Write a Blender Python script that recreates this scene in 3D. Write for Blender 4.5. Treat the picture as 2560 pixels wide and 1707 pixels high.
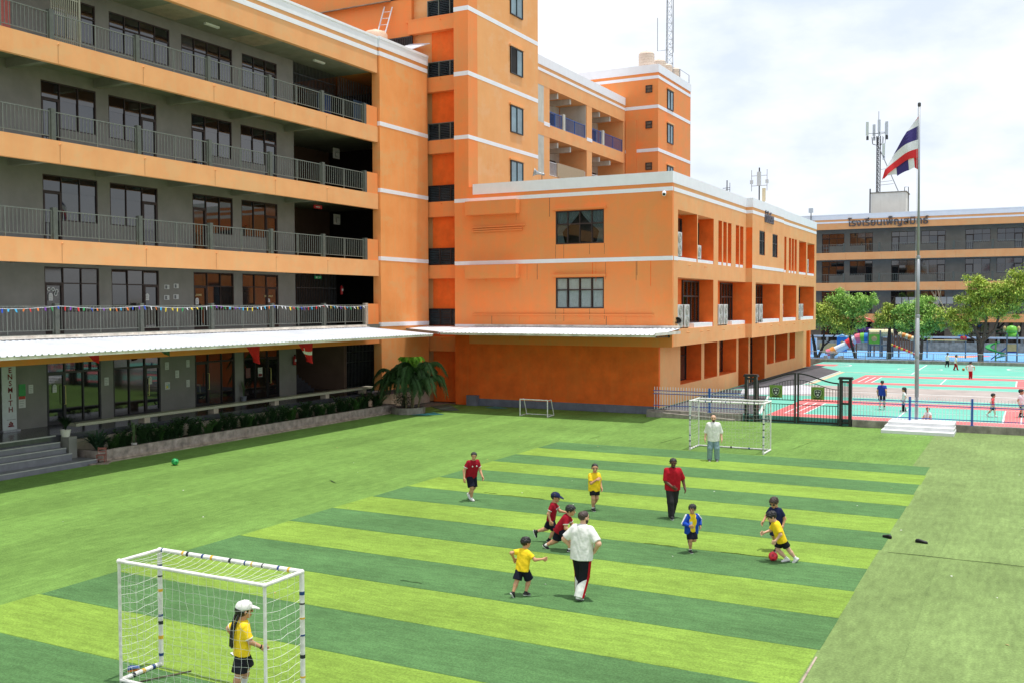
import bpy, bmesh, math, random
import numpy as np
from mathutils import Vector, Matrix

random.seed(7)
for _o in list(bpy.data.objects):
    bpy.data.objects.remove(_o, do_unlink=True)
SC = bpy.context.scene
COL = SC.collection
rad = math.radians

# ------------------------------------------------------------------ camera
YAW, PITCH, ROLL, EYE = 0.48198, 0.0372205, -0.0029894, 6.095
cam_d = bpy.data.cameras.new('camera')
cam = bpy.data.objects.new('camera', cam_d)
COL.objects.link(cam)
_fw = Vector((-math.sin(YAW) * math.cos(PITCH), math.cos(YAW) * math.cos(PITCH), -math.sin(PITCH)))
_r = Vector((math.cos(YAW), math.sin(YAW), 0))
_u = _r.cross(_fw)
_r2 = _r * math.cos(ROLL) + _u * math.sin(ROLL)
_u2 = -_r * math.sin(ROLL) + _u * math.cos(ROLL)
cam.matrix_world = Matrix(((_r2.x, _u2.x, -_fw.x, 0), (_r2.y, _u2.y, -_fw.y, 0), (_r2.z, _u2.z, -_fw.z, EYE), (0, 0, 0, 1)))
cam_d.sensor_width = 36.0
cam_d.lens = 2476.12 / 2560 * 36.0
cam_d.clip_start = 0.1
cam_d.clip_end = 4000
SC.camera = cam

# ------------------------------------------------------------------ sun, sky, exposure
SUN_EL, SUN_AZ = rad(82.0), math.atan2(0.28, 0.96)       # azimuth from +X towards +Y
sdir = Vector((math.cos(SUN_EL) * math.cos(SUN_AZ), math.cos(SUN_EL) * math.sin(SUN_AZ), math.sin(SUN_EL)))
sun_d = bpy.data.lights.new('sun', 'SUN')
sun_d.energy = 3.0
sun_d.angle = rad(0.6)
sun_d.color = (1.0, 0.965, 0.91)
sun = bpy.data.objects.new('sun', sun_d)
COL.objects.link(sun)
sun.rotation_euler = sdir.to_track_quat('Z', 'Y').to_euler()
sun.location = (0, 30, 60)

world = bpy.data.worlds.new('World')
SC.world = world
world.use_nodes = True
nt = world.node_tree
nt.nodes.clear()
def N(tree, typ, **kw):
    n = tree.nodes.new(typ)
    for k, v in kw.items():
        setattr(n, k, v)
    return n
w_out = N(nt, 'ShaderNodeOutputWorld')
w_bg = N(nt, 'ShaderNodeBackground')
w_sky = N(nt, 'ShaderNodeTexSky')
w_sky.sky_type = 'NISHITA'
w_sky.sun_disc = False
w_sky.sun_elevation = SUN_EL
w_sky.sun_rotation = math.atan2(sdir.x, sdir.y)
w_sky.air_density = 1.0
w_sky.dust_density = 2.0
w_bg.inputs['Strength'].default_value = 0.11
w_tc = N(nt, 'ShaderNodeTexCoord')
w_map = N(nt, 'ShaderNodeMapping')
w_map.inputs['Scale'].default_value = (1.0, 1.0, 2.2)
w_map.inputs['Location'].default_value = (0.35, 0.1, 0.2)
w_n1 = N(nt, 'ShaderNodeTexNoise')
w_n1.inputs['Scale'].default_value = 2.3
w_n1.inputs['Detail'].default_value = 7
w_n1.inputs['Roughness'].default_value = 0.52
w_n1.inputs['Distortion'].default_value = 0.25
w_r1 = N(nt, 'ShaderNodeValToRGB')
w_r1.color_ramp.elements[0].position = 0.30
w_r1.color_ramp.elements[0].color = (0.62, 0.62, 0.62, 1)
w_r1.color_ramp.elements[1].position = 0.52
w_r1.color_ramp.elements[1].color = (1, 1, 1, 1)
w_n2 = N(nt, 'ShaderNodeTexNoise')
w_n2.inputs['Scale'].default_value = 3.4
w_n2.inputs['Detail'].default_value = 8
w_n2.inputs['Roughness'].default_value = 0.55
w_r2 = N(nt, 'ShaderNodeValToRGB')
w_r2.color_ramp.elements[0].position = 0.40
w_r2.color_ramp.elements[0].color = (5.5, 6.15, 7.2, 1)
w_r2.color_ramp.elements[1].position = 0.62
w_r2.color_ramp.elements[1].color = (8.2, 8.4, 8.75, 1)
w_mix = N(nt, 'ShaderNodeMixRGB')
nt.links.new(w_tc.outputs['Generated'], w_map.inputs['Vector'])
nt.links.new(w_map.outputs['Vector'], w_n1.inputs['Vector'])
nt.links.new(w_map.outputs['Vector'], w_n2.inputs['Vector'])
nt.links.new(w_n1.outputs['Fac'], w_r1.inputs['Fac'])
nt.links.new(w_n2.outputs['Fac'], w_r2.inputs['Fac'])
nt.links.new(w_r1.outputs['Color'], w_mix.inputs['Fac'])
nt.links.new(w_sky.outputs['Color'], w_mix.inputs['Color1'])
nt.links.new(w_r2.outputs['Color'], w_mix.inputs['Color2'])
nt.links.new(w_mix.outputs['Color'], w_bg.inputs['Color'])
nt.links.new(w_bg.outputs['Background'], w_out.inputs['Surface'])

SC.view_settings.view_transform = 'Standard'
SC.view_settings.look = 'None'
SC.view_settings.exposure = 0.4
SC.view_settings.gamma = 1.0
SC.view_settings.use_curve_mapping = False
SC.cycles.max_bounces = 6
SC.cycles.diffuse_bounces = 4
SC.cycles.glossy_bounces = 3
SC.cycles.transparent_max_bounces = 8
SC.cycles.use_denoising = True

# ------------------------------------------------------------------ materials
def lin(r, g, b):
    f = lambda c: (c / 255 / 12.92) if c / 255 <= 0.04045 else ((c / 255 + 0.055) / 1.055) ** 2.4
    return (f(r), f(g), f(b), 1.0)

MATS = {}
def mat(name, col, rough=0.7, var=0.12, scale=3.0, bump=0.0, bscale=40.0, metal=0.0, spec=0.4, col2=None, streak=0.0,
        streak_col=None, detail=6, rnd=0.0, bdist=0.01, patch=0.0, patch_col=None):
    """procedural surface: base colour broken up by world-space noise, vertical streaks and fine relief"""
    if name in MATS:
        return MATS[name]
    m = bpy.data.materials.new(name)
    m.use_nodes = True
    t = m.node_tree
    b = t.nodes['Principled BSDF']
    b.inputs['Roughness'].default_value = rough
    b.inputs['Metallic'].default_value = metal
    b.inputs['Specular IOR Level'].default_value = spec
    geo = N(t, 'ShaderNodeNewGeometry')
    nz = N(t, 'ShaderNodeTexNoise')
    nz.inputs['Scale'].default_value = scale
    nz.inputs['Detail'].default_value = detail
    nz.inputs['Roughness'].default_value = 0.6
    t.links.new(geo.outputs['Position'], nz.inputs['Vector'])
    rp = N(t, 'ShaderNodeValToRGB')
    c2 = col2 or tuple(max(0, c * (1 - var * 1.6)) for c in col[:3]) + (1,)
    c1 = tuple(min(1, c * (1 + var * 0.7)) for c in col[:3]) + (1,)
    rp.color_ramp.elements[0].position = 0.32
    rp.color_ramp.elements[1].position = 0.68
    rp.color_ramp.elements[0].color = c2
    rp.color_ramp.elements[1].color = c1
    t.links.new(nz.outputs['Fac'], rp.inputs['Fac'])
    out = rp.outputs['Color']
    if streak > 0:
        mp = N(t, 'ShaderNodeMapping')
        mp.inputs['Scale'].default_value = (2.2, 2.2, 0.16)
        n2 = N(t, 'ShaderNodeTexNoise')
        n2.inputs['Scale'].default_value = 1.6
        n2.inputs['Detail'].default_value = 8
        n2.inputs['Roughness'].default_value = 0.7
        t.links.new(geo.outputs['Position'], mp.inputs['Vector'])
        t.links.new(mp.outputs['Vector'], n2.inputs['Vector'])
        r2 = N(t, 'ShaderNodeMapRange')
        r2.inputs['From Min'].default_value = 0.5
        r2.inputs['From Max'].default_value = 0.72
        r2.inputs['To Max'].default_value = streak
        t.links.new(n2.outputs['Fac'], r2.inputs['Value'])
        mx = N(t, 'ShaderNodeMixRGB')
        t.links.new(r2.outputs['Result'], mx.inputs['Fac'])
        t.links.new(out, mx.inputs['Color1'])
        mx.inputs['Color2'].default_value = streak_col or (0.1, 0.08, 0.06, 1)
        out = mx.outputs['Color']
    if patch > 0:
        mp2 = N(t, 'ShaderNodeMapping')
        mp2.inputs['Scale'].default_value = (0.5, 0.5, 0.8)
        mp2.inputs['Location'].default_value = (3.1, 7.7, 1.9)
        n4 = N(t, 'ShaderNodeTexNoise')
        n4.inputs['Scale'].default_value = 1.0
        n4.inputs['Detail'].default_value = 9
        n4.inputs['Roughness'].default_value = 0.68
        t.links.new(geo.outputs['Position'], mp2.inputs['Vector'])
        t.links.new(mp2.outputs['Vector'], n4.inputs['Vector'])
        r4 = N(t, 'ShaderNodeMapRange')
        r4.inputs['From Min'].default_value = 0.52
        r4.inputs['From Max'].default_value = 0.60
        r4.inputs['To Max'].default_value = patch
        t.links.new(n4.outputs['Fac'], r4.inputs['Value'])
        mx4 = N(t, 'ShaderNodeMixRGB')
        t.links.new(r4.outputs['Result'], mx4.inputs['Fac'])
        t.links.new(out, mx4.inputs['Color1'])
        mx4.inputs['Color2'].default_value = patch_col
        out = mx4.outputs['Color']
    if rnd > 0:
        oi = N(t, 'ShaderNodeObjectInfo')
        mr = N(t, 'ShaderNodeMapRange')
        mr.inputs['To Min'].default_value = 1 - rnd
        mr.inputs['To Max'].default_value = 1 + rnd
        t.links.new(oi.outputs['Random'], mr.inputs['Value'])
        ml = N(t, 'ShaderNodeMixRGB', blend_type='MULTIPLY')
        ml.inputs['Fac'].default_value = 1
        t.links.new(out, ml.inputs['Color1'])
        t.links.new(mr.outputs['Result'], ml.inputs['Color2'])
        out = ml.outputs['Color']
    t.links.new(out, b.inputs['Base Color'])
    if bump > 0:
        n3 = N(t, 'ShaderNodeTexNoise')
        n3.inputs['Scale'].default_value = bscale
        n3.inputs['Detail'].default_value = 4
        t.links.new(geo.outputs['Position'], n3.inputs['Vector'])
        bp = N(t, 'ShaderNodeBump')
        bp.inputs['Strength'].default_value = bump
        bp.inputs['Distance'].default_value = bdist
        t.links.new(n3.outputs['Fac'], bp.inputs['Height'])
        t.links.new(bp.outputs['Normal'], b.inputs['Normal'])
    MATS[name] = m
    return m

def paint(name, rgb, rough=0.5, var=0.05, scale=8.0, spec=0.4, **kw):
    return mat(name, lin(*rgb), rough, var, scale, spec=spec, **kw)

YELL = (0.66, 0.36, 0.13, 1)
ORANGE = mat('orange_paint', (0.85, 0.245, 0.065, 1), 0.75, 0.10, 0.55, bump=0.25, bscale=30, streak=0.42, streak_col=YELL, col2=(0.74, 0.285, 0.095, 1), spec=0.25, patch=.45, patch_col=(0.72, 0.30, 0.09, 1))
PEACH = mat('peach_orange_paint', (0.78, 0.385, 0.160, 1), 0.8, 0.10, 0.8, bump=0.2, bscale=30, streak=0.45, streak_col=(0.72, 0.45, 0.21, 1), col2=(0.77, 0.355, 0.14, 1), spec=0.25, patch=.45, patch_col=(0.72, 0.43, 0.20, 1))  # lighter peach orange for floor bands, fascias and side column faces
TOWERP = mat('tower_orange_paint', (0.79, 0.385, 0.150, 1), 0.8, 0.10, 0.5, bump=0.2, bscale=30, streak=0.5, streak_col=(0.74, 0.46, 0.21, 1), col2=(0.78, 0.36, 0.13, 1), spec=0.25, patch=.45, patch_col=(0.80, 0.46, 0.24, 1))
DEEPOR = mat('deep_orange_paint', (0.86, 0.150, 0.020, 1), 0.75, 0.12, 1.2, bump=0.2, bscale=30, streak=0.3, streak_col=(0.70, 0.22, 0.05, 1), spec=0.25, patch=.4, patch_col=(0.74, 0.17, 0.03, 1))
WHITE = mat('white_paint', (0.84, 0.85, 0.88, 1), 0.6, 0.03, 1.5, bump=0.1, bscale=25, streak=0.12, streak_col=(0.66, 0.66, 0.64, 1))
GREYW = mat('grey_wall_paint', lin(134, 132, 126), 0.75, 0.10, 1.0, bump=0.15, bscale=25, streak=0.2, streak_col=lin(115, 112, 106))
GREYP = mat('grey_post_paint', lin(88, 92, 84), 0.6, 0.12, 6.0)
GREYD = mat('grey_railing_paint', lin(112, 116, 108), 0.55, 0.10, 6.0)
SOFFIT = mat('soffit_paint', lin(140, 142, 130), 0.8, 0.12, 1.5, bump=0.1, bscale=12)
PLINTH = mat('grey_plinth_paint', lin(112, 116, 128), 0.6, 0.15, 2.0, streak=0.3, streak_col=lin(70, 70, 75))
CONC = mat('weathered_concrete', lin(150, 143, 132), 0.85, 0.28, 2.2, bump=0.5, bscale=14, streak=0.6, streak_col=lin(95, 90, 80))
CREAM = mat('cream_plaster', lin(190, 176, 158), 0.8, 0.15, 2.0, bump=0.2, bscale=20, streak=0.4, streak_col=lin(140, 125, 110))
MOSSC = mat('planter_concrete', lin(165, 152, 142), 0.9, 0.32, 3.0, bump=0.6, bscale=16, streak=0.55, streak_col=lin(125, 105, 92))
FRAME = mat('dark_brown_frame', lin(58, 44, 40), 0.5, 0.15, 8)
BLACKF = mat('black_metal', lin(26, 26, 27), 0.4, 0.2, 8, spec=0.5)
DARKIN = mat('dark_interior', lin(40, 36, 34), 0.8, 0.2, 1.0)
ROOM = mat('room_wall', lin(120, 95, 80), 0.85, 0.1, 1.0)
def glass_mat(name, col, rough=0.03, spec=0.9):
    if name in MATS:
        return MATS[name]
    m = mat(name, col, rough, 0.25, 0.6, spec=spec)
    b = m.node_tree.nodes['Principled BSDF']
    b.inputs['IOR'].default_value = 1.6
    return m
GLASS = glass_mat('tinted_window_glass', (0.012, 0.011, 0.012, 1))
GLASSB = glass_mat('pale_blue_window_glass', lin(110, 140, 148), 0.06)
GLASSG = glass_mat('grey_window_glass', lin(70, 78, 82), 0.08)
METAL = mat('galvanised_steel', lin(165, 168, 170), 0.4, 0.15, 6, metal=0.6)
STEELD = mat('dark_steel', lin(80, 82, 84), 0.5, 0.2, 6, metal=0.4)
POLE = mat('grey_pole_paint', lin(150, 155, 160), 0.35, 0.06, 3, spec=0.5)
SHEET = mat('roof_sheet_steel', lin(228, 232, 238), 0.38, 0.06, 0.9, metal=0.0, streak=0.2, streak_col=lin(195, 195, 195), rnd=0.03)
FLASH = mat('roof_flashing', lin(222, 216, 205), 0.6, 0.2, 2.0, streak=0.5, streak_col=lin(185, 160, 140))
GREYTILE = mat('grey_stair_tile', lin(122, 122, 128), 0.35, 0.12, 3.0)
DARKTILE = mat('dark_floor_tile', lin(72, 72, 78), 0.2, 0.15, 2.0, spec=0.6)
NOSING = mat('stair_nosing', lin(175, 175, 170), 0.5, 0.1, 4)
TERR = mat('terrazzo_bench', lin(172, 168, 150), 0.5, 0.14, 20)
BLACK = mat('black_plastic', lin(22, 22, 24), 0.5, 0.2, 8)
GOALW = mat('goal_white_paint', lin(228, 226, 220), 0.45, 0.16, 9, streak=0.2, streak_col=lin(150, 140, 125))
TAPEB = mat('blue_tape', lin(28, 62, 120), 0.5, 0.1, 8)
TAPEY = mat('yellow_tape', lin(220, 170, 50), 0.5, 0.1, 8)
TAPEK = mat('dark_tape', lin(36, 38, 48), 0.5, 0.1, 8)
NETM = mat('net_cord', lin(228, 228, 222), 0.8, 0.08, 8)
FBLUE = mat('fence_blue_paint', lin(34, 84, 170), 0.4, 0.1, 6)
FWHITE = mat('fence_white_paint', lin(225, 228, 232), 0.45, 0.08, 6)
RAILB = mat('balcony_blue_paint', lin(52, 96, 168), 0.5, 0.1, 6)

# ------------------------------------------------------------------ mesh helpers
ORG = {}
def tag(o, label=None, cat=None, group=None, kind=None):
    if label: o['label'] = label
    if cat: o['category'] = cat
    if group: o['group'] = group
    if kind: o['kind'] = kind
    return o

def thing(name, loc, label=None, cat=None, group=None, rz=0.0):
    o = bpy.data.objects.new(name, None)
    COL.objects.link(o)
    o.location = loc
    o.rotation_euler = (0, 0, rz)
    o.empty_display_size = 0.3
    ORG[o.name] = Vector(loc)
    return tag(o, label, cat, group)

class MB:
    """collects boxes, tubes and prisms; build() links them as one mesh object"""
    def __init__(s, T=None):
        s.v, s.f, s.mi, s.cur, s.T = [], [], [], 0, T
    def _p(s, p):
        return s.T(*p) if s.T else tuple(p)
    def add(s, vs, fs):
        n = len(s.v)
        s.v += [s._p(p) for p in vs]
        s.f += [tuple(i + n for i in f) for f in fs]
        s.mi += [s.cur] * len(fs)
        return s
    def box(s, x0, x1, y0, y1, z0, z1):
        x0, x1 = min(x0, x1), max(x0, x1)
        y0, y1 = min(y0, y1), max(y0, y1)
        z0, z1 = min(z0, z1), max(z0, z1)
        return s.add([(x0, y0, z0), (x1, y0, z0), (x1, y1, z0), (x0, y1, z0), (x0, y0, z1), (x1, y0, z1), (x1, y1, z1), (x0, y1, z1)],
                     [(0, 3, 2, 1), (4, 5, 6, 7), (0, 1, 5, 4), (1, 2, 6, 5), (2, 3, 7, 6), (3, 0, 4, 7)])
    def tube(s, pts, r, n=8, r2=None, cap=True):
        pts = [Vector(p) for p in pts]
        k = len(pts)
        rs = r if isinstance(r, (list, tuple)) else [r + ((r2 if r2 is not None else r) - r) * i / max(1, k - 1) for i in range(k)]
        vs, fs = [], []
        up = None
        for i, p in enumerate(pts):
            d = (pts[min(i + 1, k - 1)] - pts[max(i - 1, 0)])
            d = d.normalized() if d.length > 1e-9 else Vector((0, 0, 1))
            if up is None:
                a = Vector((0, 0, 1)) if abs(d.z) < 0.9 else Vector((1, 0, 0))
                up = d.cross(a).normalized()
            else:
                up = (up - d * up.dot(d))
                up = up.normalized() if up.length > 1e-6 else d.orthogonal().normalized()
            w = d.cross(up)
            for j in range(n):
                a = 2 * math.pi * (j + 0.5) / n
                vs.append(tuple(p + (up * math.cos(a) + w * math.sin(a)) * rs[i]))
        for i in range(k - 1):
            for j in range(n):
                a, b = i * n + j, i * n + (j + 1) % n
                fs.append((a, b, b + n, a + n))
        if cap:
            fs.append(tuple(range(n))[::-1])
            fs.append(tuple(range((k - 1) * n, k * n)))
        return s.add(vs, fs)
    def lathe(s, prof, c=(0, 0, 0), n=20, cap=True):
        vs, fs = [], []
        for r, z in prof:
            for j in range(n):
                a = 2 * math.pi * j / n
                vs.append((c[0] + r * math.cos(a), c[1] + r * math.sin(a), c[2] + z))
        for i in range(len(prof) - 1):
            for j in range(n):
                a, b = i * n + j, i * n + (j + 1) % n
                fs.append((a, b, b + n, a + n))
        if cap:
            fs.append(tuple(range(n))[::-1])
            fs.append(tuple(range((len(prof) - 1) * n, len(prof) * n)))
        return s.add(vs, fs)
    def prism(s, poly, d):
        """poly: list of 3-D points (planar), extruded by vector d"""
        n = len(poly)
        d = Vector(d)
        vs = [tuple(p) for p in poly] + [tuple(Vector(p) + d) for p in poly]
        fs = [tuple(range(n))[::-1], tuple(range(n, 2 * n))] + [(i, (i + 1) % n, (i + 1) % n + n, i + n) for i in range(n)]
        return s.add(vs, fs)
    def quad(s, a, b, c, d):
        return s.add([a, b, c, d], [(0, 1, 2, 3)])
    def ball(s, c, r, nu=12, nv=8, sc=(1, 1, 1)):
        vs, fs = [], []
        for i in range(nv + 1):
            th = math.pi * i / nv
            for j in range(nu):
                a = 2 * math.pi * j / nu
                vs.append((c[0] + r * sc[0] * math.sin(th) * math.cos(a), c[1] + r * sc[1] * math.sin(th) * math.sin(a), c[2] + r * sc[2] * math.cos(th)))
        for i in range(nv):
            for j in range(nu):
                a, b = i * nu + j, i * nu + (j + 1) % nu
                fs.append((a, a + nu, b + nu, b))
        return s.add(vs, fs)
    def mesh(s, name, mats, org=(0, 0, 0), smooth=False, fix=True):
        me = bpy.data.meshes.new(name)
        ox, oy, oz = org
        me.from_pydata([(p[0] - ox, p[1] - oy, p[2] - oz) for p in s.v], [], s.f)
        for m in (mats if isinstance(mats, (list, tuple)) else [mats]):
            me.materials.append(m)
        if any(s.mi):
            me.polygons.foreach_set('material_index', s.mi)
        if fix:
            bm = bmesh.new()
            bm.from_mesh(me)
            bmesh.ops.recalc_face_normals(bm, faces=bm.faces)
            bm.to_mesh(me)
            bm.free()
        if smooth:
            me.polygons.foreach_set('use_smooth', [True] * len(me.polygons))
        me.update()
        return me
    def build(s, name, mats, parent=None, smooth=False, fix=True):
        if parent is None:
            xs = np.array(s.v, dtype=float)
            lo, hi = xs.min(0), xs.max(0)
            org = Vector(((lo[0] + hi[0]) / 2, (lo[1] + hi[1]) / 2, lo[2]))
        else:
            org = ORG[parent.name]
        me = s.mesh(name, mats, org, smooth, fix)
        o = bpy.data.objects.new(name, me)
        COL.objects.link(o)
        if parent is None:
            o.location = org
        else:
            o.parent = parent
        ORG[o.name] = Vector(org)
        return o

def put(name, me, parent, loc):
    """link shared mesh data at a world place under a parent"""
    o = bpy.data.objects.new(name, me)
    COL.objects.link(o)
    if parent is None:
        o.location = loc
        ORG[o.name] = Vector(loc)
    else:
        o.parent = parent
        o.location = Vector(loc) - ORG[parent.name]
        ORG[o.name] = Vector(loc)
    return o

def box_o(name, m, parent, *b, T=None):
    return MB(T).box(*b).build(name, m, parent)

def bevel(o, w=0.01, seg=2):
    md = o.modifiers.new('bevel', 'BEVEL')
    md.width = w
    md.segments = seg
    md.limit_method = 'ANGLE'
    return o

def text_mesh(name, body, size, m, parent, origin, xdir, ydir, depth=0.03, spacing=1.0, align='LEFT', bold=0.0, squash=1.0):
    """lettering from Blender's built-in font, turned into a mesh standing on the given plane"""
    c = bpy.data.curves.new(name, 'FONT')
    c.body = body
    c.size = size
    c.extrude = depth / 2
    c.space_character = spacing
    c.align_x = align
    c.offset = bold
    c.resolution_u = 3
    o = bpy.data.objects.new(name, c)
    COL.objects.link(o)
    dg = bpy.context.evaluated_depsgraph_get()
    me = bpy.data.meshes.new_from_object(o.evaluated_get(dg))
    bpy.data.objects.remove(o, do_unlink=True)
    bpy.data.curves.remove(c)
    X, Y, O = Vector(xdir), Vector(ydir), Vector(origin)
    Z = X.cross(Y)
    org = ORG[parent.name] if parent else O
    for v in me.vertices:
        p = O + X * (v.co.x * squash) + Y * v.co.y + Z * v.co.z
        v.co = p - org
    me.materials.clear()
    me.materials.append(m)
    me.name = name
    t = bpy.data.objects.new(name, me)
    COL.objects.link(t)
    if parent:
        t.parent = parent
    else:
        t.location = org
    ORG[t.name] = Vector(org)
    return t
# ================================================================== ground, turf, court
def turf_mat(name, col, rnd=0.0, axis='x'):
    m = mat(name, col, 0.9, 0.16, 90.0, bump=0.9, bscale=120, spec=0.15, rnd=rnd, detail=3, bdist=0.02)
    t = m.node_tree
    b = t.nodes['Principled BSDF']
    src = b.inputs['Base Color'].links[0].from_socket
    geo = [n for n in t.nodes if n.bl_idname == 'ShaderNodeNewGeometry'][0]
    for sc, lo, hi, an in ((0.35, 0.86, 1.12, 1), (3.2, 0.90, 1.08, 1), (22.0, 0.78, 1.22, 1), (9.0, 0.86, 1.14, 6), (1.3, 0.92, 1.09, 10)):
        nz = N(t, 'ShaderNodeTexNoise')
        nz.inputs['Scale'].default_value = sc
        nz.inputs['Detail'].default_value = 5
        mp = N(t, 'ShaderNodeMapping')
        mp.inputs['Scale'].default_value = (1, 1 / an, 1) if axis == 'y' else (1 / an, 1, 1)
        t.links.new(geo.outputs['Position'], mp.inputs['Vector'])
        t.links.new(mp.outputs['Vector'], nz.inputs['Vector'])
        mr = N(t, 'ShaderNodeMapRange')
        mr.inputs['From Min'].default_value = 0.3
        mr.inputs['From Max'].default_value = 0.7
        mr.inputs['To Min'].default_value = lo
        mr.inputs['To Max'].default_value = hi
        t.links.new(nz.outputs['Fac'], mr.inputs['Value'])
        ml = N(t, 'ShaderNodeMixRGB', blend_type='MULTIPLY')
        ml.inputs['Fac'].default_value = 1
        t.links.new(src, ml.inputs['Color1'])
        t.links.new(mr.outputs['Result'], ml.inputs['Color2'])
        src = ml.outputs['Color']
    t.links.new(src, b.inputs['Base Color'])
    return m
TURF = turf_mat('turf_mid_green', (0.168, 0.302, 0.066, 1), 0.10, 'y')
TURFP = turf_mat('turf_sunlit_green', (0.222, 0.318, 0.105, 1), 0.05, 'y')  # paler copy of TURF: sun on the nap painted into the right-hand rolls
TURFD = turf_mat('turf_dark_green', (0.100, 0.216, 0.074, 1))
TURFL = turf_mat('turf_lime_green', (0.238, 0.375, 0.058, 1))
SEAM = mat('turf_backing', lin(44, 64, 36), 0.95, 0.3, 12)
EARTH = mat('bare_ground', lin(150, 145, 132), 0.95, 0.25, 0.4, bump=0.4, bscale=5)
DIRT = mat('dusty_concrete_strip', lin(172, 156, 140), 0.95, 0.3, 3.0, bump=0.5, bscale=18)
SOIL = mat('planter_soil', lin(70, 56, 44), 0.95, 0.3, 6.0, bump=0.8, bscale=30)
CGREEN = mat('court_green_paint', (0.135, 0.47, 0.36, 1), 0.7, 0.07, 0.5, bump=0.2, bscale=60)
CRED = mat('court_red_paint', (0.68, 0.15, 0.15, 1), 0.7, 0.08, 0.6, bump=0.2, bscale=60)
CLINE = mat('court_line_paint', (0.72, 0.74, 0.72, 1), 0.6, 0.08, 3.0)
CCREAM = mat('court_cream_paint', (0.62, 0.50, 0.34, 1), 0.7, 0.08, 3.0)
CGREY = mat('court_grey_concrete', lin(168, 158, 152), 0.85, 0.14, 0.7, bump=0.3, bscale=40)
ASPH = mat('asphalt', lin(88, 86, 90), 0.9, 0.2, 1.2, bump=0.5, bscale=60)
ASPHD = mat('fresh_asphalt', lin(60, 60, 64), 0.9, 0.2, 1.5, bump=0.5, bscale=60)
CONCW = mat('pale_concrete', lin(205, 205, 212), 0.8, 0.1, 0.8, bump=0.2, bscale=30)
PBLUE = mat('playground_blue_floor', lin(110, 170, 225), 0.8, 0.10, 0.6, bump=0.2, bscale=40)

def sheet(name, m, parent, x0, x1, y0, y1, z, th=0.003):
    return MB().box(x0, x1, y0, y1, z - th, z).build(name, m, parent)

g = MB().box(-1500, 1500, -600, 2400, -0.6, -0.06).build('ground', EARTH)
tag(g, 'pale bare ground running out to the horizon', 'ground', kind='structure')
turf = MB().box(-31.86, 14, -4, 52.2, -0.05, -0.006).build('turf', SEAM)
tag(turf, 'artificial turf playing field in front of the school', 'turf', kind='structure')
x = -31.84
i = 0
while x < 13:
    y1 = 51.2 if x > -18 else 52.1
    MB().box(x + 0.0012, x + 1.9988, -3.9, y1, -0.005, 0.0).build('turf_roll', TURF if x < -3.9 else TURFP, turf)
    x += 2.0
    i += 1
PXL, PXR, PY0 = -18.53, -3.207, 39.775
for k in range(20):
    ya, yb = PY0 - 2 * k, PY0 - 2 * k - 2
    xa, xb = PXL + random.uniform(-.03, .03), PXR + random.uniform(-.03, .03)
    nn = 46
    up_ = [(xa + (xb - xa) * q / nn, ya - .004 + random.uniform(-.016, .006)) for q in range(nn + 1)]
    dn_ = [(xb + (xa - xb) * q / nn, yb + .004 + random.uniform(-.006, .016)) for q in range(nn + 1)]
    MB().prism([(p[0], p[1], .0005) for p in up_ + dn_], (0, 0, .004)).build('turf_stripe', TURFD if k % 2 == 0 else TURFL, turf)
# lifted seams and stray strips of backing between the turf rolls
for (sx, sy, ln, wd, an) in ((-14.2, 27.8, 1.5, .07, .0), (-15.4, 27.9, .5, .05, .0), (-21.3, 27.3, .65, .1, -.6), (-5.9, 23.77, 1.5, .03, .0), (-8.2, 23.77, .9, .03, .0),
                            (-1.4, 25.6, 3.2, .03, .0), (-17.6, 41.8, .9, .05, 1.4), (-14.2, 42.6, 2.3, .05, 1.45), (-8.6, 43.5, 2.6, .03, 1.45), (-12.0, 18.1, .55, .05, .0)):
    c, s_ = math.cos(an), math.sin(an)
    pts = [(sx + c * t * ln, sy + s_ * t * ln + random.uniform(-.01, .01), 0.012 + .012 * (j % 2)) for j, t in enumerate((-.5, -.25, 0, .25, .5))]
    mb = MB()
    for a, b_ in zip(pts[:-1], pts[1:]):
        w = wd * random.uniform(.1, .32)
        mb.prism([(a[0] + s_ * w, a[1] - c * w, a[2]), (b_[0] + s_ * w, b_[1] - c * w, b_[2]), (b_[0] - s_ * w, b_[1] + c * w, b_[2] * .5), (a[0] - s_ * w, a[1] + c * w, a[2] * .5)], (0, 0, .004))
    mb.build('turf_seam', SEAM, turf)
# worn pale seam along the right edge of the pitch, near the camera
mb = MB()
mb.prism([(-3.20, 12.0, .004), (-3.13, 12.0, .004), (-3.17, 17.4, .004), (-3.20, 17.4, .004)], (0, 0, .006))
mb.build('turf_seam', DIRT, turf)
for k in range(46):
    lx, ly = random.uniform(-30, 1), random.uniform(12, 49)
    a = random.uniform(0, 6.28)
    r = random.uniform(.02, .045)
    LEAFM = paint('dry_leaf', (205, 165, 110)) if k % 2 else paint('paper_scrap', (225, 228, 215))
    mb = MB().prism([(lx + r * math.cos(a), ly + r * math.sin(a), .008), (lx - r * .5 * math.sin(a), ly + r * .5 * math.cos(a), .02), (lx - r * math.cos(a), ly - r * math.sin(a), .008), (lx + r * .5 * math.sin(a), ly - r * .5 * math.cos(a), .012)], (0, 0, .003))
    mb.build('leaf_litter', LEAFM, turf)

# strip between turf and planter
st = MB().box(-32.0, -31.80, 25.9, 47.5, -0.05, 0.05).build('kerb_strip', DIRT)
tag(st, 'pale dusty concrete kerb strip along the planter wall', 'kerb', kind='structure')

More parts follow.
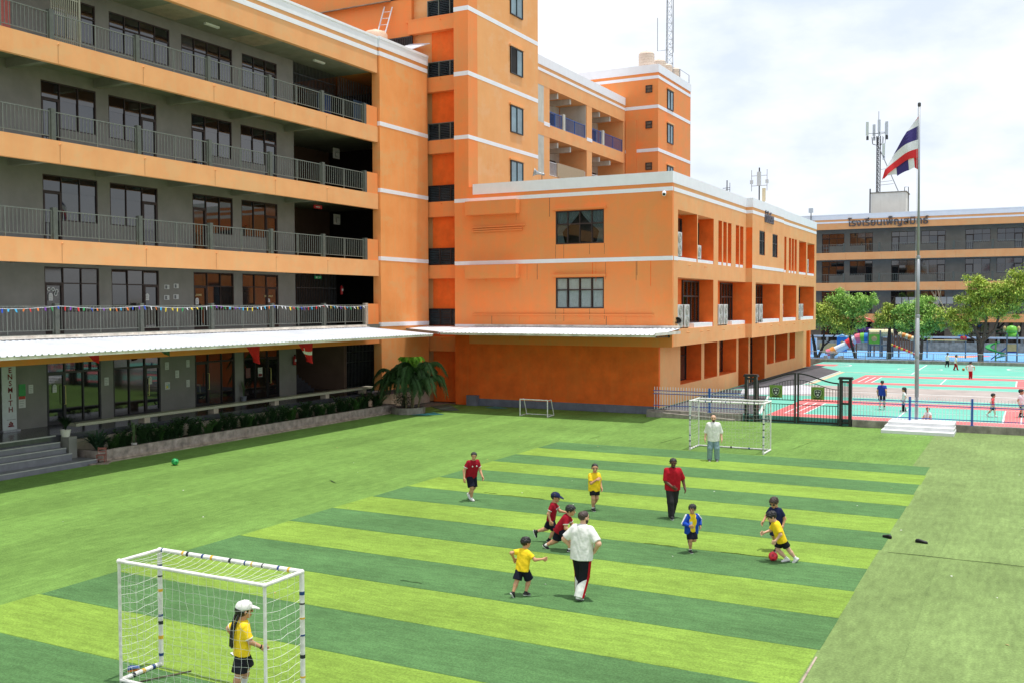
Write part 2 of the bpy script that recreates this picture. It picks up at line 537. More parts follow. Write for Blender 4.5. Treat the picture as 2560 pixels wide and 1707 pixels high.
# ---- court
CZ = 0.33
court = MB().box(-18.2, 16, 51.55, 101.5, -0.05, CZ).build('court', CGREEN)
tag(court, 'green painted sports court with red borders and white lines', 'court', kind='structure')
sheet('road_band', CGREY, court, -14.4, 16, 63.9, 72.0, CZ + .004)
def rect_frame(x0, x1, y0, y1, ix0, ix1, iy0, iy1, z):
    sheet('red_panel', CRED, court, x0, ix0, y0, y1, z)
    sheet('red_panel', CRED, court, ix1, x1, y0, y1, z)
    sheet('red_panel', CRED, court, ix0, ix1, y0, iy0, z)
    sheet('red_panel', CRED, court, ix0, ix1, iy1, y1, z)
rect_frame(-12.1, 3.5, 51.62, 61.5, -10.45, -1.1, 53.0, 59.2, CZ + .004)
rect_frame(-11.75, 3.5, 74.7, 84.2, -10.25, -0.8, 76.4, 82.1, CZ + .004)
L = lambda x0, x1, y0, y1: sheet('court_line', CLINE, court, x0, x1, y0, y1, CZ + .009)
for y0, xa in ((53.0, -11.5), (59.2, -11.5)):
    L(xa, 3.0, y0 - .04, y0 + .04)
for xx in (-11.45, -10.95, -10.45, -5.85, -1.1, -0.3):
    L(xx - .04, xx + .04, 53.04, 59.16)
L(-10.4, -1.15, 56.05, 56.12)
for y0 in (76.4, 82.1):
    L(-11.2, 3.0, y0 - .045, y0 + .045)
for xx in (-11.2, -10.7, -10.25, -5.6, -0.8):
    L(xx - .045, xx + .045, 76.45, 82.05)
L(-10.2, -0.85, 79.2, 79.28)
L(-14.3, 15, 72.05, 72.2)
L(-14.3, 15, 67.4, 67.6)
L(-14.3, 15, 63.65, 63.8)
L(-13.0, 15, 86.4, 86.58)
sheet('cream_line', CCREAM, court, -14.35, 15, 87.1, 87.35, CZ + .006)
L(-8.56, -8.44, 86.6, 100.2)
L(-18, 15, 100.1, 100.22)
mb = MB()
def arc(mb, cx, cy, r, a0, a1, w=.1, z=CZ + .006, n=28):
    for q in range(n):
        t0, t1 = a0 + (a1 - a0) * q / n, a0 + (a1 - a0) * (q + 1) / n
        mb.prism([(cx + (r - w / 2) * math.cos(t0), cy + (r - w / 2) * math.sin(t0), z), (cx + (r + w / 2) * math.cos(t0), cy + (r + w / 2) * math.sin(t0), z),
                  (cx + (r + w / 2) * math.cos(t1), cy + (r + w / 2) * math.sin(t1), z), (cx + (r - w / 2) * math.cos(t1), cy + (r - w / 2) * math.sin(t1), z)], (0, 0, .003))
arc(mb, -8.5, 93.4, 1.8, 0, 6.2832)
mb.build('court_line', CLINE, court)
for side in (-1, 1):
    cx = -18.0 if side < 0 else 1.6
    mb = MB()
    a0 = -math.pi / 2 if side < 0 else math.pi / 2
    arc(mb, cx, 96.2, 3.3, a0, a0 + math.pi, z=CZ + .006)
    arc(mb, cx + side * -2.0, 96.2, 1.2, a0, a0 + math.pi, z=CZ + .006)
    mb.build('court_line', CLINE, court)
    sheet('red_panel', CRED, court, min(cx, cx - side * 2.0), max(cx, cx - side * 2.0), 95.0, 97.6, CZ + .0045)
# asphalt drive between the orange block and the court, pale concrete ramp, cream edge
def poly(name, m, parent, pts, z):
    return MB().prism([(p[0], p[1], z - .003) for p in pts], (0, 0, .003)).build(name, m, parent)
poly('drive', ASPH, court, [(-18.0, 66.0), (-15.9, 68.8), (-14.4, 72.4), (-14.4, 88.0), (-18.0, 95.5)], CZ + .0075)
poly('drive_patch', ASPHD, court, [(-18.15, 71.0), (-17.0, 71.0), (-16.8, 95.0), (-18.15, 96.0)], CZ + .011)
poly('drive', ASPH, court, [(-18.1, 51.7), (-12.6, 51.7), (-14.6, 62.5), (-18.1, 62.5)], CZ + .0045)
poly('drive_patch', ASPHD, court, [(-18.1, 57.0), (-16.8, 57.0), (-16.3, 66.0), (-18.1, 66.0)], CZ + .0095)
poly('ramp', CONCW, court, [(-16.3, 62.6), (-12.2, 64.8), (-12.6, 69.6), (-14.4, 72.0), (-17.2, 66.5)], CZ + .0125)
poly('court_line', CLINE, court, [(-14.55, 62.5), (-12.6, 52.0), (-12.45, 52.0), (-14.4, 62.5)], CZ + .016)
poly('court_line', CLINE, court, [(-14.4, 72.2), (-14.28, 72.2), (-14.28, 88.1), (-14.4, 88.1)], CZ + .016)
poly('cream_line', CCREAM, court, [(-14.2, 73.0), (-13.8, 73.0), (-13.8, 87.2), (-14.2, 87.2)], CZ + .008)
# playground beyond the court
plg = MB().box(-34, 18, 102.2, 128.5, -0.05, 0.36).build('playground_floor', PBLUE)
tag(plg, 'pale blue playground floor behind the far fence', 'floor', kind='structure')
kb = MB().box(-21.5, 18, 101.5, 102.2, -0.05, 0.62).build('kerb', CONC)
tag(kb, 'low concrete kerb between court and playground', 'kerb', kind='structure')
arcm = MB()
for (cx, cy, rr, mm) in ((-6.6, 117, 1.5, 'pad_orange'), (-4.9, 119, 1.2, 'pad_red')):
    MB().lathe([(rr, 0.358), (rr, 0.366)], (cx, cy, 0), 24).build('floor_pad', paint(mm, (235, 170, 110) if 'orange' in mm else (235, 120, 120)), plg)
# ================================================================== gallery school buildings
GLASSES = [GLASS, GLASS, glass_mat('tinted_window_glass_brown', (.022, .016, .013, 1), .05), glass_mat('tinted_window_glass_blue', (.014, .018, .022, 1), .02), glass_mat('dusty_window_glass', (.035, .033, .032, 1), .12)]
def window(T, root, s0, s1, z0, z1, d, cols=3, rows=None, door=None, zf=None, frame=FRAME, glass=GLASS, fw=0.048, depth=0.09, name='window', pane=True, tdo=False):
    """window frame (part) with each pane a sub-part; door = column index that reaches the floor"""
    rows = rows or [z1]
    mb = MB(T)
    cs = [s0 + (s1 - s0) * i / cols for i in range(cols + 1)]
    lo = z0
    mb.box(s0, s1, d - depth, d, z1 - fw, z1)
    for i in range(cols):
        b = zf if (door == i and zf is not None) else z0
        mb.box(cs[i] + fw * .5, cs[i + 1] - fw * .5, d - depth + .004, d - .004, b, b + fw)
    for i, c in enumerate(cs):
        b = z0
        if door is not None and i in (door, door + 1) and zf is not None:
            b = zf
        e = fw if i in (0, cols) else fw * .8
        a0, a1 = (c, c + e) if i == 0 else ((c - e, c) if i == cols else (c - e / 2, c + e / 2))
        mb.box(a0, a1, d - depth + .002, d - .002, b, z1 - fw)
    for r in rows[:-1]:
        ra, rb = (cs[door], cs[door + 1]) if (tdo and door is not None) else (s0, s1)
        mb.box(ra + fw * .6, rb - fw * .6, d - depth + .006, d + .003, r - fw * .5, r + fw * .5)
    if door is not None:
        e = 0.075
        q0, q1 = cs[door] + .03, cs[door + 1] - .03
        zt = rows[0] if len(rows) > 1 else z1 - 0.1
        mb.box(q0, q0 + e, d - .07, d + .008, zf + .02, zt - .03)
        mb.box(q1 - e, q1, d - .07, d + .008, zf + .02, zt - .03)
        mb.box(q0 + e, q1 - e, d - .07, d + .007, zt - .03 - e, zt - .03)
        mb.box(q0 + e, q1 - e, d - .07, d + .007, zf + .02, zf + .02 + e * 2)
    w = mb.build(name, frame, root)
    if pane:
        rr = [None] + list(rows)
        for i in range(cols):
            b = zf if (door == i and zf is not None) else z0
            lo = b + fw
            for r in rows:
                a_, b_, c_, e_ = cs[i] + .02, cs[i + 1] - .02, lo - .01, r - fw * .3
                t1, t2 = random.uniform(-.007, .007), random.uniform(-.007, .007)
                gm = random.choice(GLASSES) if glass is GLASS else glass
                MB(T).add(
                    [(a_, d - .052 + t1, c_), (b_, d - .052 - t1, c_), (b_, d - .052 - t1 + t2, e_), (a_, d - .052 + t1 + t2, e_),
                     (a_, d - .060 + t1, c_), (b_, d - .060 - t1, c_), (b_, d - .060 - t1 + t2, e_), (a_, d - .060 + t1 + t2, e_)],
                    [(0, 1, 2, 3), (7, 6, 5, 4), (0, 4, 5, 1), (1, 5, 6, 2), (2, 6, 7, 3), (3, 7, 4, 0)]).build('pane', gm, w)
                lo = r
    return w

def railing(T, root, s0, s1, zb, zt, d, step=0.165, m=GREYD, bar=0.011, rail=0.022, mid=True, name='railing', stuff=True, low=0.17):
    mb = MB(T)
    mb.box(s0, s1, d - rail, d + rail, zt - rail * 1.6, zt)
    mb.box(s0, s1, d - rail * .8, d + rail * .8, zb + low - rail, zb + low + rail * .4)
    n = max(2, int((s1 - s0) / step))
    for e in (s0 + .02, (s0 + s1) / 2, s1 - .02) if mid else (s0 + .02, s1 - .02):
        mb.box(e - .02, e + .02, d - .02, d + .02, zb, zt - rail)
    r = mb.build(name, m, root)
    bb = MB(T)
    for i in range(1, n):
        s = s0 + (s1 - s0) * i / n
        bb.box(s - bar, s + bar, d - bar, d + bar, zb + low, zt - rail)
    o = bb.build('balusters', m, r)
    o['kind'] = 'stuff'
    return r

PEACHM = PEACH
PIERP = mat('pier_orange_paint', (0.82, 0.335, 0.110, 1), 0.8, 0.10, 0.6, bump=0.2, bscale=30, streak=0.5, streak_col=(0.74, 0.42, 0.17, 1), col2=(0.80, 0.30, 0.085, 1), spec=0.25, patch=.5, patch_col=(0.74, 0.40, 0.16, 1))
STAIN = mat('drip_stain', lin(170, 112, 72), .9, .2, 8)
def gallery(root, T, s0, s1, bands, roof, posts, pairs, gnd, rail_step, end_s=None, l3=None, bandmat=None, pier_end=True, dw=-2.6, beams=True, zg=1.11, wall_end=None, floors_detail=True):
    bandmat = bandmat or PEACHM
    wall_end = wall_end if wall_end is not None else s1
    # bands, slabs, beams
    for (b0, b1) in bands:
        MB(T).box(s0, s1, -.22, 0, b0, b1).build('slab_band', bandmat, root)
        MB(T).box(s0, s1, dw - 5, -.22, b0 + .42, b1 - .004).build('floor_slab', SOFFIT, root)
        if beams:
            for p in posts:
                MB(T).box(p - .14, p + .14, dw + .002, -.222, b0 + .06, b0 + .425).build('beam', SOFFIT, root)
        k = 0
        for p in posts:                                    # rain spouts on the band
            MB(T).tube([(p + .25, -.05, b1 - .13), (p + .25, .09, b1 - .15)], .03, 8).build('rain_spout', PEACHM, root)
            MB(T).box(p + .244, p + .256, 0, .0025, b0 + .01, b1 - .15).build('drip_stain', STAIN, root)
    # roof fascia
    f0, st0, st1, w0, top = roof
    MB(T).box(s0, s1, -.25, 0, f0, top - .06).build('roof_fascia', bandmat, root)
    MB(T).box(s0, s1, -.255, .035, st0, st1).build('white_stripe', WHITE, root)
    MB(T).box(s0, s1, -.26, .05, w0, top - .12).build('white_parapet', WHITE, root)
    MB(T).box(s0, s1, -.32, .09, top - .12, top).build('parapet_cap', WHITE, root)
    MB(T).box(s0, s1, dw - 6, -.25, f0 + .10, f0 + .35).build('roof_slab', SOFFIT, root)
    # walls per level
    lv = [(zg, bands[0][0] + .42 if not gnd else gnd[1])] if gnd else []
    levels = []
    for i, (b0, b1) in enumerate(bands):
        ceil = bands[i + 1][0] + .42 if i + 1 < len(bands) else f0 + .10
        levels.append((b1, ceil, i))
    for (zf, ceil, i) in levels:
        top_l = (i == len(bands) - 1)
        wz1 = ceil - .5 if not top_l else ceil - .48
        sill = zf + 1.0
        ws = l3 if (top_l and l3) else pairs
        cuts = [s0] + [v for w in ws for v in w[:2]] + [wall_end]
        for a, b in zip(cuts[0::2], cuts[1::2]):
            if b - a > .02:
                MB(T).box(a, b, dw - .16, dw, zf - .002, ceil + .002).build('gallery_wall', GREYW, root)
        for w in ws:
            a, b, door = w[:3]
            cols = w[3] if len(w) > 3 else 3
            MB(T).box(a, b, dw - .155, dw - .003, wz1, ceil).build('lintel_wall', GREYW, root)
            n0, n1 = a, b
            if door is not None:
                cw = (b - a) / cols
                if door == 0: n0 = a + cw
                else: n1 = b - cw
            MB(T).box(n0, n1, dw - .15, dw - .006, zf, sill).build('sill_wall', GREYW, root)
            window(T, root, a, b, sill, wz1, dw - .01, cols, [zf + 2.2, wz1] if not top_l else [wz1 - .62, wz1], door, zf, tdo=not top_l)
        if floors_detail:
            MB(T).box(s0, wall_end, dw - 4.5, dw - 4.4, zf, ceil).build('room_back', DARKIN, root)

A_ = lambda s, d, z: (-33.6 + d, s, z)
bA = thing('school_building', (-36, 34, 0), 'left four-storey school wing with peach floor bands, grey galleries and white roof stripe', 'building')
A0, A1 = 12.0, 47.55
BANDS_A = [(7.75, 8.66), (11.62, 12.50), (15.48, 16.36)]
posts_A = [17.7, 21.85, 26.03, 30.2, 34.32, 38.45, 42.58]
pairs_A = [(14.3, 17.0, 0), (17.65, 20.4, 2), (22.2, 24.9, None), (27.44, 30.16, 0), (30.82, 33.53, 2), (35.70, 38.45, 0), (39.08, 41.85, 2)]
pairs_A = [p for p in pairs_A if p[0] > 25 or p[1] < 21]
l3_A = [(14.3, 17.0, None, 3), (17.65, 21.0, None, 4), (28.04, 30.2, None, 3), (30.92, 34.4, None, 4), (35.12, 38.54, None, 4), (39.25, 41.92, 2, 3)]
gallery(bA, A_, A0, A1, BANDS_A, (19.45, 20.46, 20.71, 20.92, 21.52), posts_A, pairs_A, None, .165, l3=l3_A, wall_end=43.25)
# first floor (behind the canopy) and ground floor walls
def wall_run(T, root, cuts, dw, z0, z1, m=GREYW, name='gallery_wall'):
    for a, b in zip(cuts[0::2], cuts[1::2]):
        MB(T).box(a, b, dw - .16, dw, z0, z1).build(name, m, root)
cutsA = [A0] + [v for w in pairs_A for v in w[:2]] + [43.25]
wall_run(A_, bA, cutsA, -2.6, 4.88, 8.18)
for a, b, dr in pairs_A:
    cw = (b - a) / 3
    n0, n1 = (a + cw, b) if dr == 0 else (a, b - cw)
    MB(A_).box(a, b, -2.755, -2.603, 7.72, 8.18).build('lintel_wall', GREYW, bA)
    MB(A_).box(n0, n1, -2.75, -2.606, 4.88, 5.83).build('sill_wall', GREYW, bA)
    window(A_, bA, a, b, 5.83, 7.72, -2.61, 3, [7.04, 7.72], dr, 4.9)
    w = window(A_, bA, a, b, 1.12, 4.2, -2.61, 3, [3.3, 4.2], dr, 1.12, frame=BLACKF, fw=.08)
    hs = a + cw - .1 if dr == 0 else b - cw + .1
    MB(A_).tube([(hs, -2.55, 1.95), (hs, -2.47, 1.95), (hs, -2.47, 2.75), (hs, -2.55, 2.75)], .018, 8).build('door_handle', paint('brass_handle', (205, 195, 120), .3), w)
wall_run(A_, bA, cutsA, -2.6, 1.10, 4.3)
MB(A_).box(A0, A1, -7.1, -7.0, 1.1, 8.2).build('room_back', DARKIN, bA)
# ground floor beam under the canopy, first floor curb and slab
MB(A_).box(A0, A1, -.22, 0, 3.86, 4.76).build('slab_band', ORANGE, bA)
MB(A_).box(A0, A1, -.24, .03, 4.76, 4.98).build('gallery_curb', GREYD, bA)
MB(A_).box(A0, A1, -7.6, -.24, 4.35, 4.89).build('floor_slab', SOFFIT, bA)
for p in posts_A:
    MB(A_).box(p - .14, p + .14, -2.598, -.222, 4.0, 4.352).build('beam', SOFFIT, bA)
MB(A_).box(A0, 52.7, -7.6, .28, .86, 1.108).build('ground_floor_slab', DARKTILE, bA)
MB(A_).box(25.9, 47.45, -.3, .25, -.05, .86).build('plinth_wall', CREAM, bA)
# railings between posts on every gallery level
for lv_z, zt, first in ((4.98, 6.09, True), (8.66, 9.80, False), (12.50, 13.62, False), (16.36, 17.42, False)):
    ps = [A0] + posts_A + [46.36]
    for a, b in zip(ps[:-1], ps[1:]):
        railing(A_, bA, a + .1, b - .1, lv_z, zt, -.12)
    for p in posts_A:
        MB(A_).box(p - .1, p + .1, -.22, -.02, lv_z - .004, zt + .1).build('railing_post', GREYP, bA)
    m_end = CREAM if first else GREYP
    MB(A_).box(46.26, 46.48, -.23, -.01, lv_z - .004, zt + .1).build('railing_post', m_end, bA)
    MB(A_).box(46.48, A1, -.2, -.03, lv_z - .004, zt + .06).build('end_wall', ORANGE, bA)
# orange corner pier with white stripes
MB(A_).box(47.6, 52.72, -.42, .12, 0.0, 21.46).build('corner_pier', PIERP, bA)
MB(A_).box(47.58, 52.74, -7.5, -.42, 19.6, 21.4).build('roof_wall', ORANGE, bA)
for z0, z1 in ((4.83, 5.07), (8.67, 8.90), (12.62, 12.85), (16.45, 16.69), (20.46, 20.71)):
    MB(A_).box(47.585, 52.735, -.43, .135, z0, z1).build('white_stripe', WHITE, bA)
MB(A_).box(47.57, 52.75, -.45, .16, 20.92, 21.42).build('white_parapet', WHITE, bA)
MB(A_).box(47.55, 52.77, -.5, .19, 21.40, 21.55).build('parapet_cap', WHITE, bA)
MB(A_).box(47.585, 52.735, -.43, .15, 0.0, 0.95).build('pier_base', CREAM, bA)
MB(A_).box(52.5, 52.7, -7.5, -.42, 0.0, 19.6).build('end_wall', DARKIN, bA)
MB(A_).box(43.25, 52.5, -7.5, -7.4, 1.1, 19.6).build('stair_hall_wall', ROOM, bA)
MB(A_).box(43.1, 43.25, -7.4, -2.76, 1.1, 19.5).build('stair_hall_wall', ROOM, bA)
MB(A_).box(47.2, 47.45, -7.4, -2.3, 1.1, 4.35).build('stair_hall_wall', ROOM, bA)
for (z0) in (8.66, 12.5, 16.36):
    MB(A_).box(47.55, 52.5, -7.4, -.42, z0 - .3, z0 - .004).build('floor_slab', SOFFIT, bA)
# ground floor stair flight in the hall
for i in range(9):
    MB(A_).box(43.3, 46.0 - i * .27, -5.2, -3.6, 1.11 + i * .17, 1.11 + (i + 1) * .17 - .002).build('stair_step', DARKTILE, bA)
# hall grilles on ground, first and top levels
def grille(T, root, s0, s1, z0, z1, d, step, m, bars=.012, rails=(0, 1), name='metal_grille'):
    mb = MB(T)
    for r in rails:
        zz = z0 + (z1 - z0) * r
        mb.box(s0, s1, d - .018, d + .018, zz - .02, zz + .02)
    n = int((s1 - s0) / step)
    for i in range(n + 1):
        s = s0 + (s1 - s0) * i / n
        mb.box(s - bars, s + bars, d - bars, d + bars, z0, z1)
    return mb.build(name, m, root)
grille(A_, bA, 47.46, 50.6, 1.12, 4.2, -2.62, .14, METAL, rails=(.02, .5, .7))
grille(A_, bA, 43.3, 46.9, 4.9, 7.9, -2.62, .14, STEELD, rails=(.02, .3, .72))
grille(A_, bA, 43.3, 47.0, 18.3, 19.5, -2.62, .12, STEELD, rails=(.02, .5))
grille(A_, bA, 47.3, 50.6, 18.2, 19.5, -2.62, .16, METAL, rails=(.02,))
MB(A_).box(45.4, 46.6, -2.64, -2.6, 16.4, 18.25).build('blue_door', paint('navy_door', (45, 66, 110)), bA)
MB(A_).box(48.3, 49.9, -2.3, -2.26, 17.0, 18.3).build('blue_panel', paint('blue_panel', (120, 150, 185)), bA)
# folding gate and pink door on the top gallery
grille(A_, bA, 26.35, 27.6, 16.4, 19.4, -.45, .085, paint('cream_gate', (160, 158, 138)), bars=.014, rails=(.0, .62, 1))
MB(A_).box(27.6, 27.66, -.5, -.40, 16.36, 19.5).build('gate_post', paint('cream_gate', (160, 158, 138)), bA)
MB(A_).box(25.15, 26.1, -2.6, -2.55, 16.37, 18.6).build('pink_door', paint('pink_door', (205, 110, 100)), bA)
# ceiling louvre panels and lamp under the roof
for (s0_, s1_) in ((32.6, 34.6), (38.2, 40.0)):
    mb = MB(A_)
    for i in range(18):
        mb.box(s0_ + (s1_ - s0_) * i / 18, s0_ + (s1_ - s0_) * (i + .55) / 18, -2.4, -.3, 19.535, 19.552)
    o = mb.build('ceiling_slats', CREAM, bA); o['kind'] = 'stuff'
for s_ in (35.5, 43.6):
    MB(A_).box(s_, s_ + .9, -1.5, -1.35, 19.46, 19.55).build('ceiling_lamp', WHITE, bA)
# ================================================================== metal canopies
def bracket(T, root, s, w_d, z_top, out, drop=.42):
    """steel truss bracket: wall leg, sloping chords and web bars"""
    mb = MB(T)
    e = .022
    mb.box(s - .04, s + .04, w_d, w_d + .06, z_top - drop, z_top + .02)
    for za, zb in ((z_top - .04, z_top - .30), (z_top - drop + .05, z_top - .34)):
        mb.tube([(s, w_d + .04, za), (s, w_d + out, zb)], e, 6)
    for t in (.15, .3, .45, .6):
        d0, d1 = w_d + out * t, w_d + out * (t + .14)
        zt_ = z_top - .04 - .26 * t
        zb_ = z_top - drop + .05 + (drop - .39) * (t + .14)
        mb.tube([(s, d0, zt_), (s, d1, zb_)], e * .6, 6)
    return mb.build('bracket', STEELD, root)

def sheet_mesh(width, length, z_in, z_out, ribs=3):
    """one roofing sheet with raised ribs, built along local x = run, y = slope"""
    prof = []
    for r in range(ribs):
        a = width * r / ribs
        p = width / ribs
        prof += [(a, 0), (a + p * .62, 0), (a + p * .70, .038), (a + p * .86, .038), (a + p * .94, 0)]
    prof.append((width + .01, 0.004))
    vs, fs = [], []
    for (u, h) in prof:
        vs += [(u, 0, z_in + h), (u, length, z_out + h)]
    n = len(prof)
    for i in range(n - 1):
        fs.append((i * 2, i * 2 + 1, i * 2 + 3, i * 2 + 2))
    return vs, fs

def canopy(root, T, s0, s1, d_in, d_out, z_in, z_out, width=.76):
    L_ = d_out - d_in
    vs, fs = sheet_mesh(width, L_, z_in, z_out)
    n = int(round((s1 - s0) / width))
    o = ORG[root.name]
    mb = MB(T)
    mb.v = [tuple(Vector(T(s0 + p[0], d_in + p[1], p[2])) - Vector(T(s0, d_in, 0))) for p in vs]
    mb.f = list(fs)
    mb.mi = [0] * len(fs)
    me = mb.mesh('roof_sheet', SHEET)
    for i in range(n):
        base = T(s0 + i * width, d_in, random.uniform(-.004, .004))
        put('roof_sheet', me, root, base)
    for k, d in enumerate((.25, 1.5, 2.8, L_ - .12)):
        z = z_in + (z_out - z_in) * d / L_
        MB(T).box(s0 + .02, s0 + n * width - .02, d_in + d - .03, d_in + d + .03, z - .09, z - .012).build('purlin', STEELD, root)
    MB(T).box(s0, s0 + n * width, d_out - .10, d_out - .075, z_out - .11, z_out - .005).build('edge_trim', FLASH, root)
    MB(T).box(s0, s0 + n * width, d_in - .02, d_in + .22, z_in + .045, z_in + .075).build('flashing', FLASH, root)
    MB(T).box(s0, s0 + n * width, d_in - .02, d_in + .04, z_in + .06, z_in + .16).build('flashing', FLASH, root)

cA = thing('walkway_canopy', (-31.5, 30, 4.3), 'long white corrugated canopy over the grey gallery walkway of the left wing', 'canopy')
canopy(cA, A_, 46.25 - .76 * 45, 46.25, .03, 4.55, 4.80, 4.47)
for p in posts_A + [46.1]:
    bracket(A_, cA, p, 0.0, 4.70, 3.2)
B_ = lambda s, d, z: (s, 52.3 - d, z)
cB = thing('walkway_canopy', (-23, 50.3, 4.3), 'white corrugated canopy across the front of the orange middle block', 'canopy')
canopy(cB, B_, -16.95 - .76 * 17, -16.95, .03, 4.15, 4.74, 4.50)
MB().prism([(-29.92, 48.2, 4.5), (-29.92, 52.25, 4.72), (-33.4, 52.35, 4.72), (-33.4, 50.2, 4.62)], (0, 0, .04)).build('corner_sheet', SHEET, cB)
MB().prism([(-29.92, 48.17, 4.42), (-33.42, 50.17, 4.54), (-33.42, 50.17, 4.68), (-29.92, 48.17, 4.56)], (-.03, -.04, 0)).build('edge_trim', METAL, cB)
for s_ in (-27.0, -22.4, -17.6):
    bracket(B_, cB, s_, 0.0, 4.66, 2.2)
MB(B_).box(-16.97, -16.93, .03, 4.15, 4.46, 4.62).build('edge_trim', FLASH, cB)

# ================================================================== stair tower block
tw = thing('stair_tower', (-34, 57, 0), 'tall orange stair tower behind the corner with white stripes and louvred windows', 'building')
MB().box(-52, -30.3, 53.45, 61.9, 0, 33).build('tower_wall', TOWERP, tw)
MB().box(-31.3, -30.3, 52.3, 53.452, 4.6, 33).build('corner_pilaster', ORANGE, tw)
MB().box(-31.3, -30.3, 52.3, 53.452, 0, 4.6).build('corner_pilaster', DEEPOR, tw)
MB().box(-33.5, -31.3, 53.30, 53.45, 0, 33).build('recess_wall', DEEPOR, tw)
for z0, z1 in ((27.6, 27.9), (23.84, 24.11), (19.95, 20.21), (16.13, 16.37), (12.29, 12.52), (8.49, 8.72), (4.74, 4.89)):
    MB().box(-31.306, -30.29, 52.29, 61.905 if z0 > 13 else 53.4, z0, z1).build('white_stripe', WHITE, tw)
for z0, z1 in ((3.2, 4.1), (7.72, 8.55), (11.57, 12.50), (15.50, 16.32), (19.32, 20.23), (23.08, 23.85), (26.9, 27.7)):
    MB().box(-33.6 if z0 < 19 else -35.0, -31.302, 52.9, 53.30, z0, z1).build('recess_beam', ORANGE, tw)
    MB().tube([(-32.6, 52.92, z1 - .12), (-32.6, 52.8, z1 - .14)], .025, 8).build('rain_spout', ORANGE, tw)
for z0 in (4.79, 8.58, 12.5, 16.38, 20.19, 24.01):
    fr = MB()
    x0, x1, z1 = -33.75, -31.33, z0 + 1.05
    for a in (x0, x0 + (x1 - x0) / 3, x0 + (x1 - x0) * 2 / 3, x1 - .05):
        fr.box(a, a + .05, 53.18, 53.29, z0 + .04, z1 - .04)
    fr.box(x0, x1, 53.17, 53.292, z0, z0 + .04)
    fr.box(x0, x1, 53.17, 53.292, z1 - .04, z1)
    fro = fr.build('louvre_window', FRAME if z0 < 15 else GREYD, tw)
    MB().box(x0 + .05, x1 - .05, 53.286, 53.296, z0 + .04, z1 - .04).build('pane', GLASS, fro)
    sl = MB()
    for k in range(3):
        a0 = x0 + (x1 - x0) * k / 3 + .06
        a1 = x0 + (x1 - x0) * (k + 1) / 3 - .01
        for j in range(9):
            zz = z0 + .07 + j * .105
            sl.prism([(a0, 53.20, zz), (a1, 53.20, zz), (a1, 53.27, zz + .085), (a0, 53.27, zz + .085)], (0, .008, .004))
    so = sl.build('louvre_slats', GLASSG, fro)
    so['kind'] = 'stuff'
for z0, z1, op in ((13.4, 15.52, 0), (17.36, 19.10, 0), (21.19, 22.90, 1), (25.0, 26.8, 0)):
    T_ = lambda s, d, z: (-30.3 + d, s, z)
    w = window(T_, tw, 57.75, 59.5, z0, z1, .09, 2, [z1], frame=BLACKF, glass=GLASSB, fw=.06, depth=.10)
    if op:
        MB(T_).box(57.84, 58.60, .05, .056, z0 + .08, z1 - .08).build('open_gap', DARKIN, w)
    MB(T_).box(57.6, 59.65, 0, .14, z1 + .02, z1 + .13).build('window_hood', TOWERP, tw)
# the tower's left part above the wing's roof
MB().box(-52, -34.9, 53.15, 53.45, 19.5, 33).build('rear_wall', ORANGE, tw)
MB().prism([(-44, 53.15, 25.42), (-36.45, 53.15, 25.42), (-36.45, 52.65, 25.30), (-44, 52.65, 25.30)], (0, 0, .05)).build('eave_sheet', CONC, tw)
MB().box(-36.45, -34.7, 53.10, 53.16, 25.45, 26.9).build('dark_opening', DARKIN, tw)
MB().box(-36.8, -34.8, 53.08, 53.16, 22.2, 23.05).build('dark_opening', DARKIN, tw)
grille(lambda s, d, z: (s, 53.1 - d, z), tw, -36.75, -34.85, 22.2, 23.0, .03, .13, STEELD)
MB().prism([(-34.95, 53.1, 22.5), (-33.5, 53.1, 22.38), (-34.0, 51.9, 21.85), (-35.3, 51.9, 21.95)], (0, 0, .05)).build('lean_to_sheet', SHEET, tw)
MB().box(-35.2, -31.32, 53.0, 53.15, 23.85, 24.02).build('window_ledge', ORANGE, tw)
lad = thing('roof_ladder', (-37, 52.2, 21), 'white metal ladder leaning on the orange tower above the roof', 'ladder')
mb = MB()
mb.tube([(-37.4, 51.5, 20.0), (-36.85, 53.0, 25.1)], .045, 8)
mb.tube([(-36.8, 51.5, 20.0), (-36.25, 53.0, 25.0)], .045, 8)
mb.build('stile', FWHITE, lad)
for j in range(11):
    t = .08 + j * .085
    MB().tube([(-37.4 + .55 * t, 51.5 + 1.5 * t, 20 + 5.1 * t), (-36.8 + .55 * t, 51.5 + 1.5 * t, 20 + 5.05 * t)], .022, 6).build('rung', FWHITE, lad)
tk = MB()
tk.lathe([(.75, 0), (.78, .1), (.75, .5), (.78, .6), (.74, 1.2), (.6, 1.35), (.2, 1.42), (.18, 1.5)], (-36.5, 51.5, 21.75), 20)
tko = tk.build('water_tank', paint('tank_cream', (215, 190, 165)), smooth=True)
tag(tko, 'cream water tank just showing above the left wing roof edge', 'tank')

# ================================================================== orange middle block
X1_, X2_ = -17.43, -17.0
bB = thing('annex_building', (-23, 70, 0), 'three-storey orange middle block with niches full of air conditioners and white roof band', 'building')
XL = -30.3
def wall_y(root, y0, th, x0, x1, z0, z1, holes, m, name='front_wall'):
    """wall in an X-Z plane with rectangular openings"""
    xs = sorted(set([x0, x1] + [h[0] for h in holes] + [h[1] for h in holes]))
    zs = sorted(set([z0, z1] + [h[2] for h in holes] + [h[3] for h in holes]))
    mb = MB()
    for a, b in zip(xs[:-1], xs[1:]):
        run = None
        for c, d in zip(zs[:-1], zs[1:]):
            inside = any(h[0] <= a and b <= h[1] and h[2] <= c and d <= h[3] for h in holes)
            if not inside:
                run = (run[0], d) if run else (c, d)
            if inside or d == z1:
                if run:
                    mb.box(a, b, y0, y0 + th, run[0], run[1])
                run = None
    return mb.build(name, m, root)
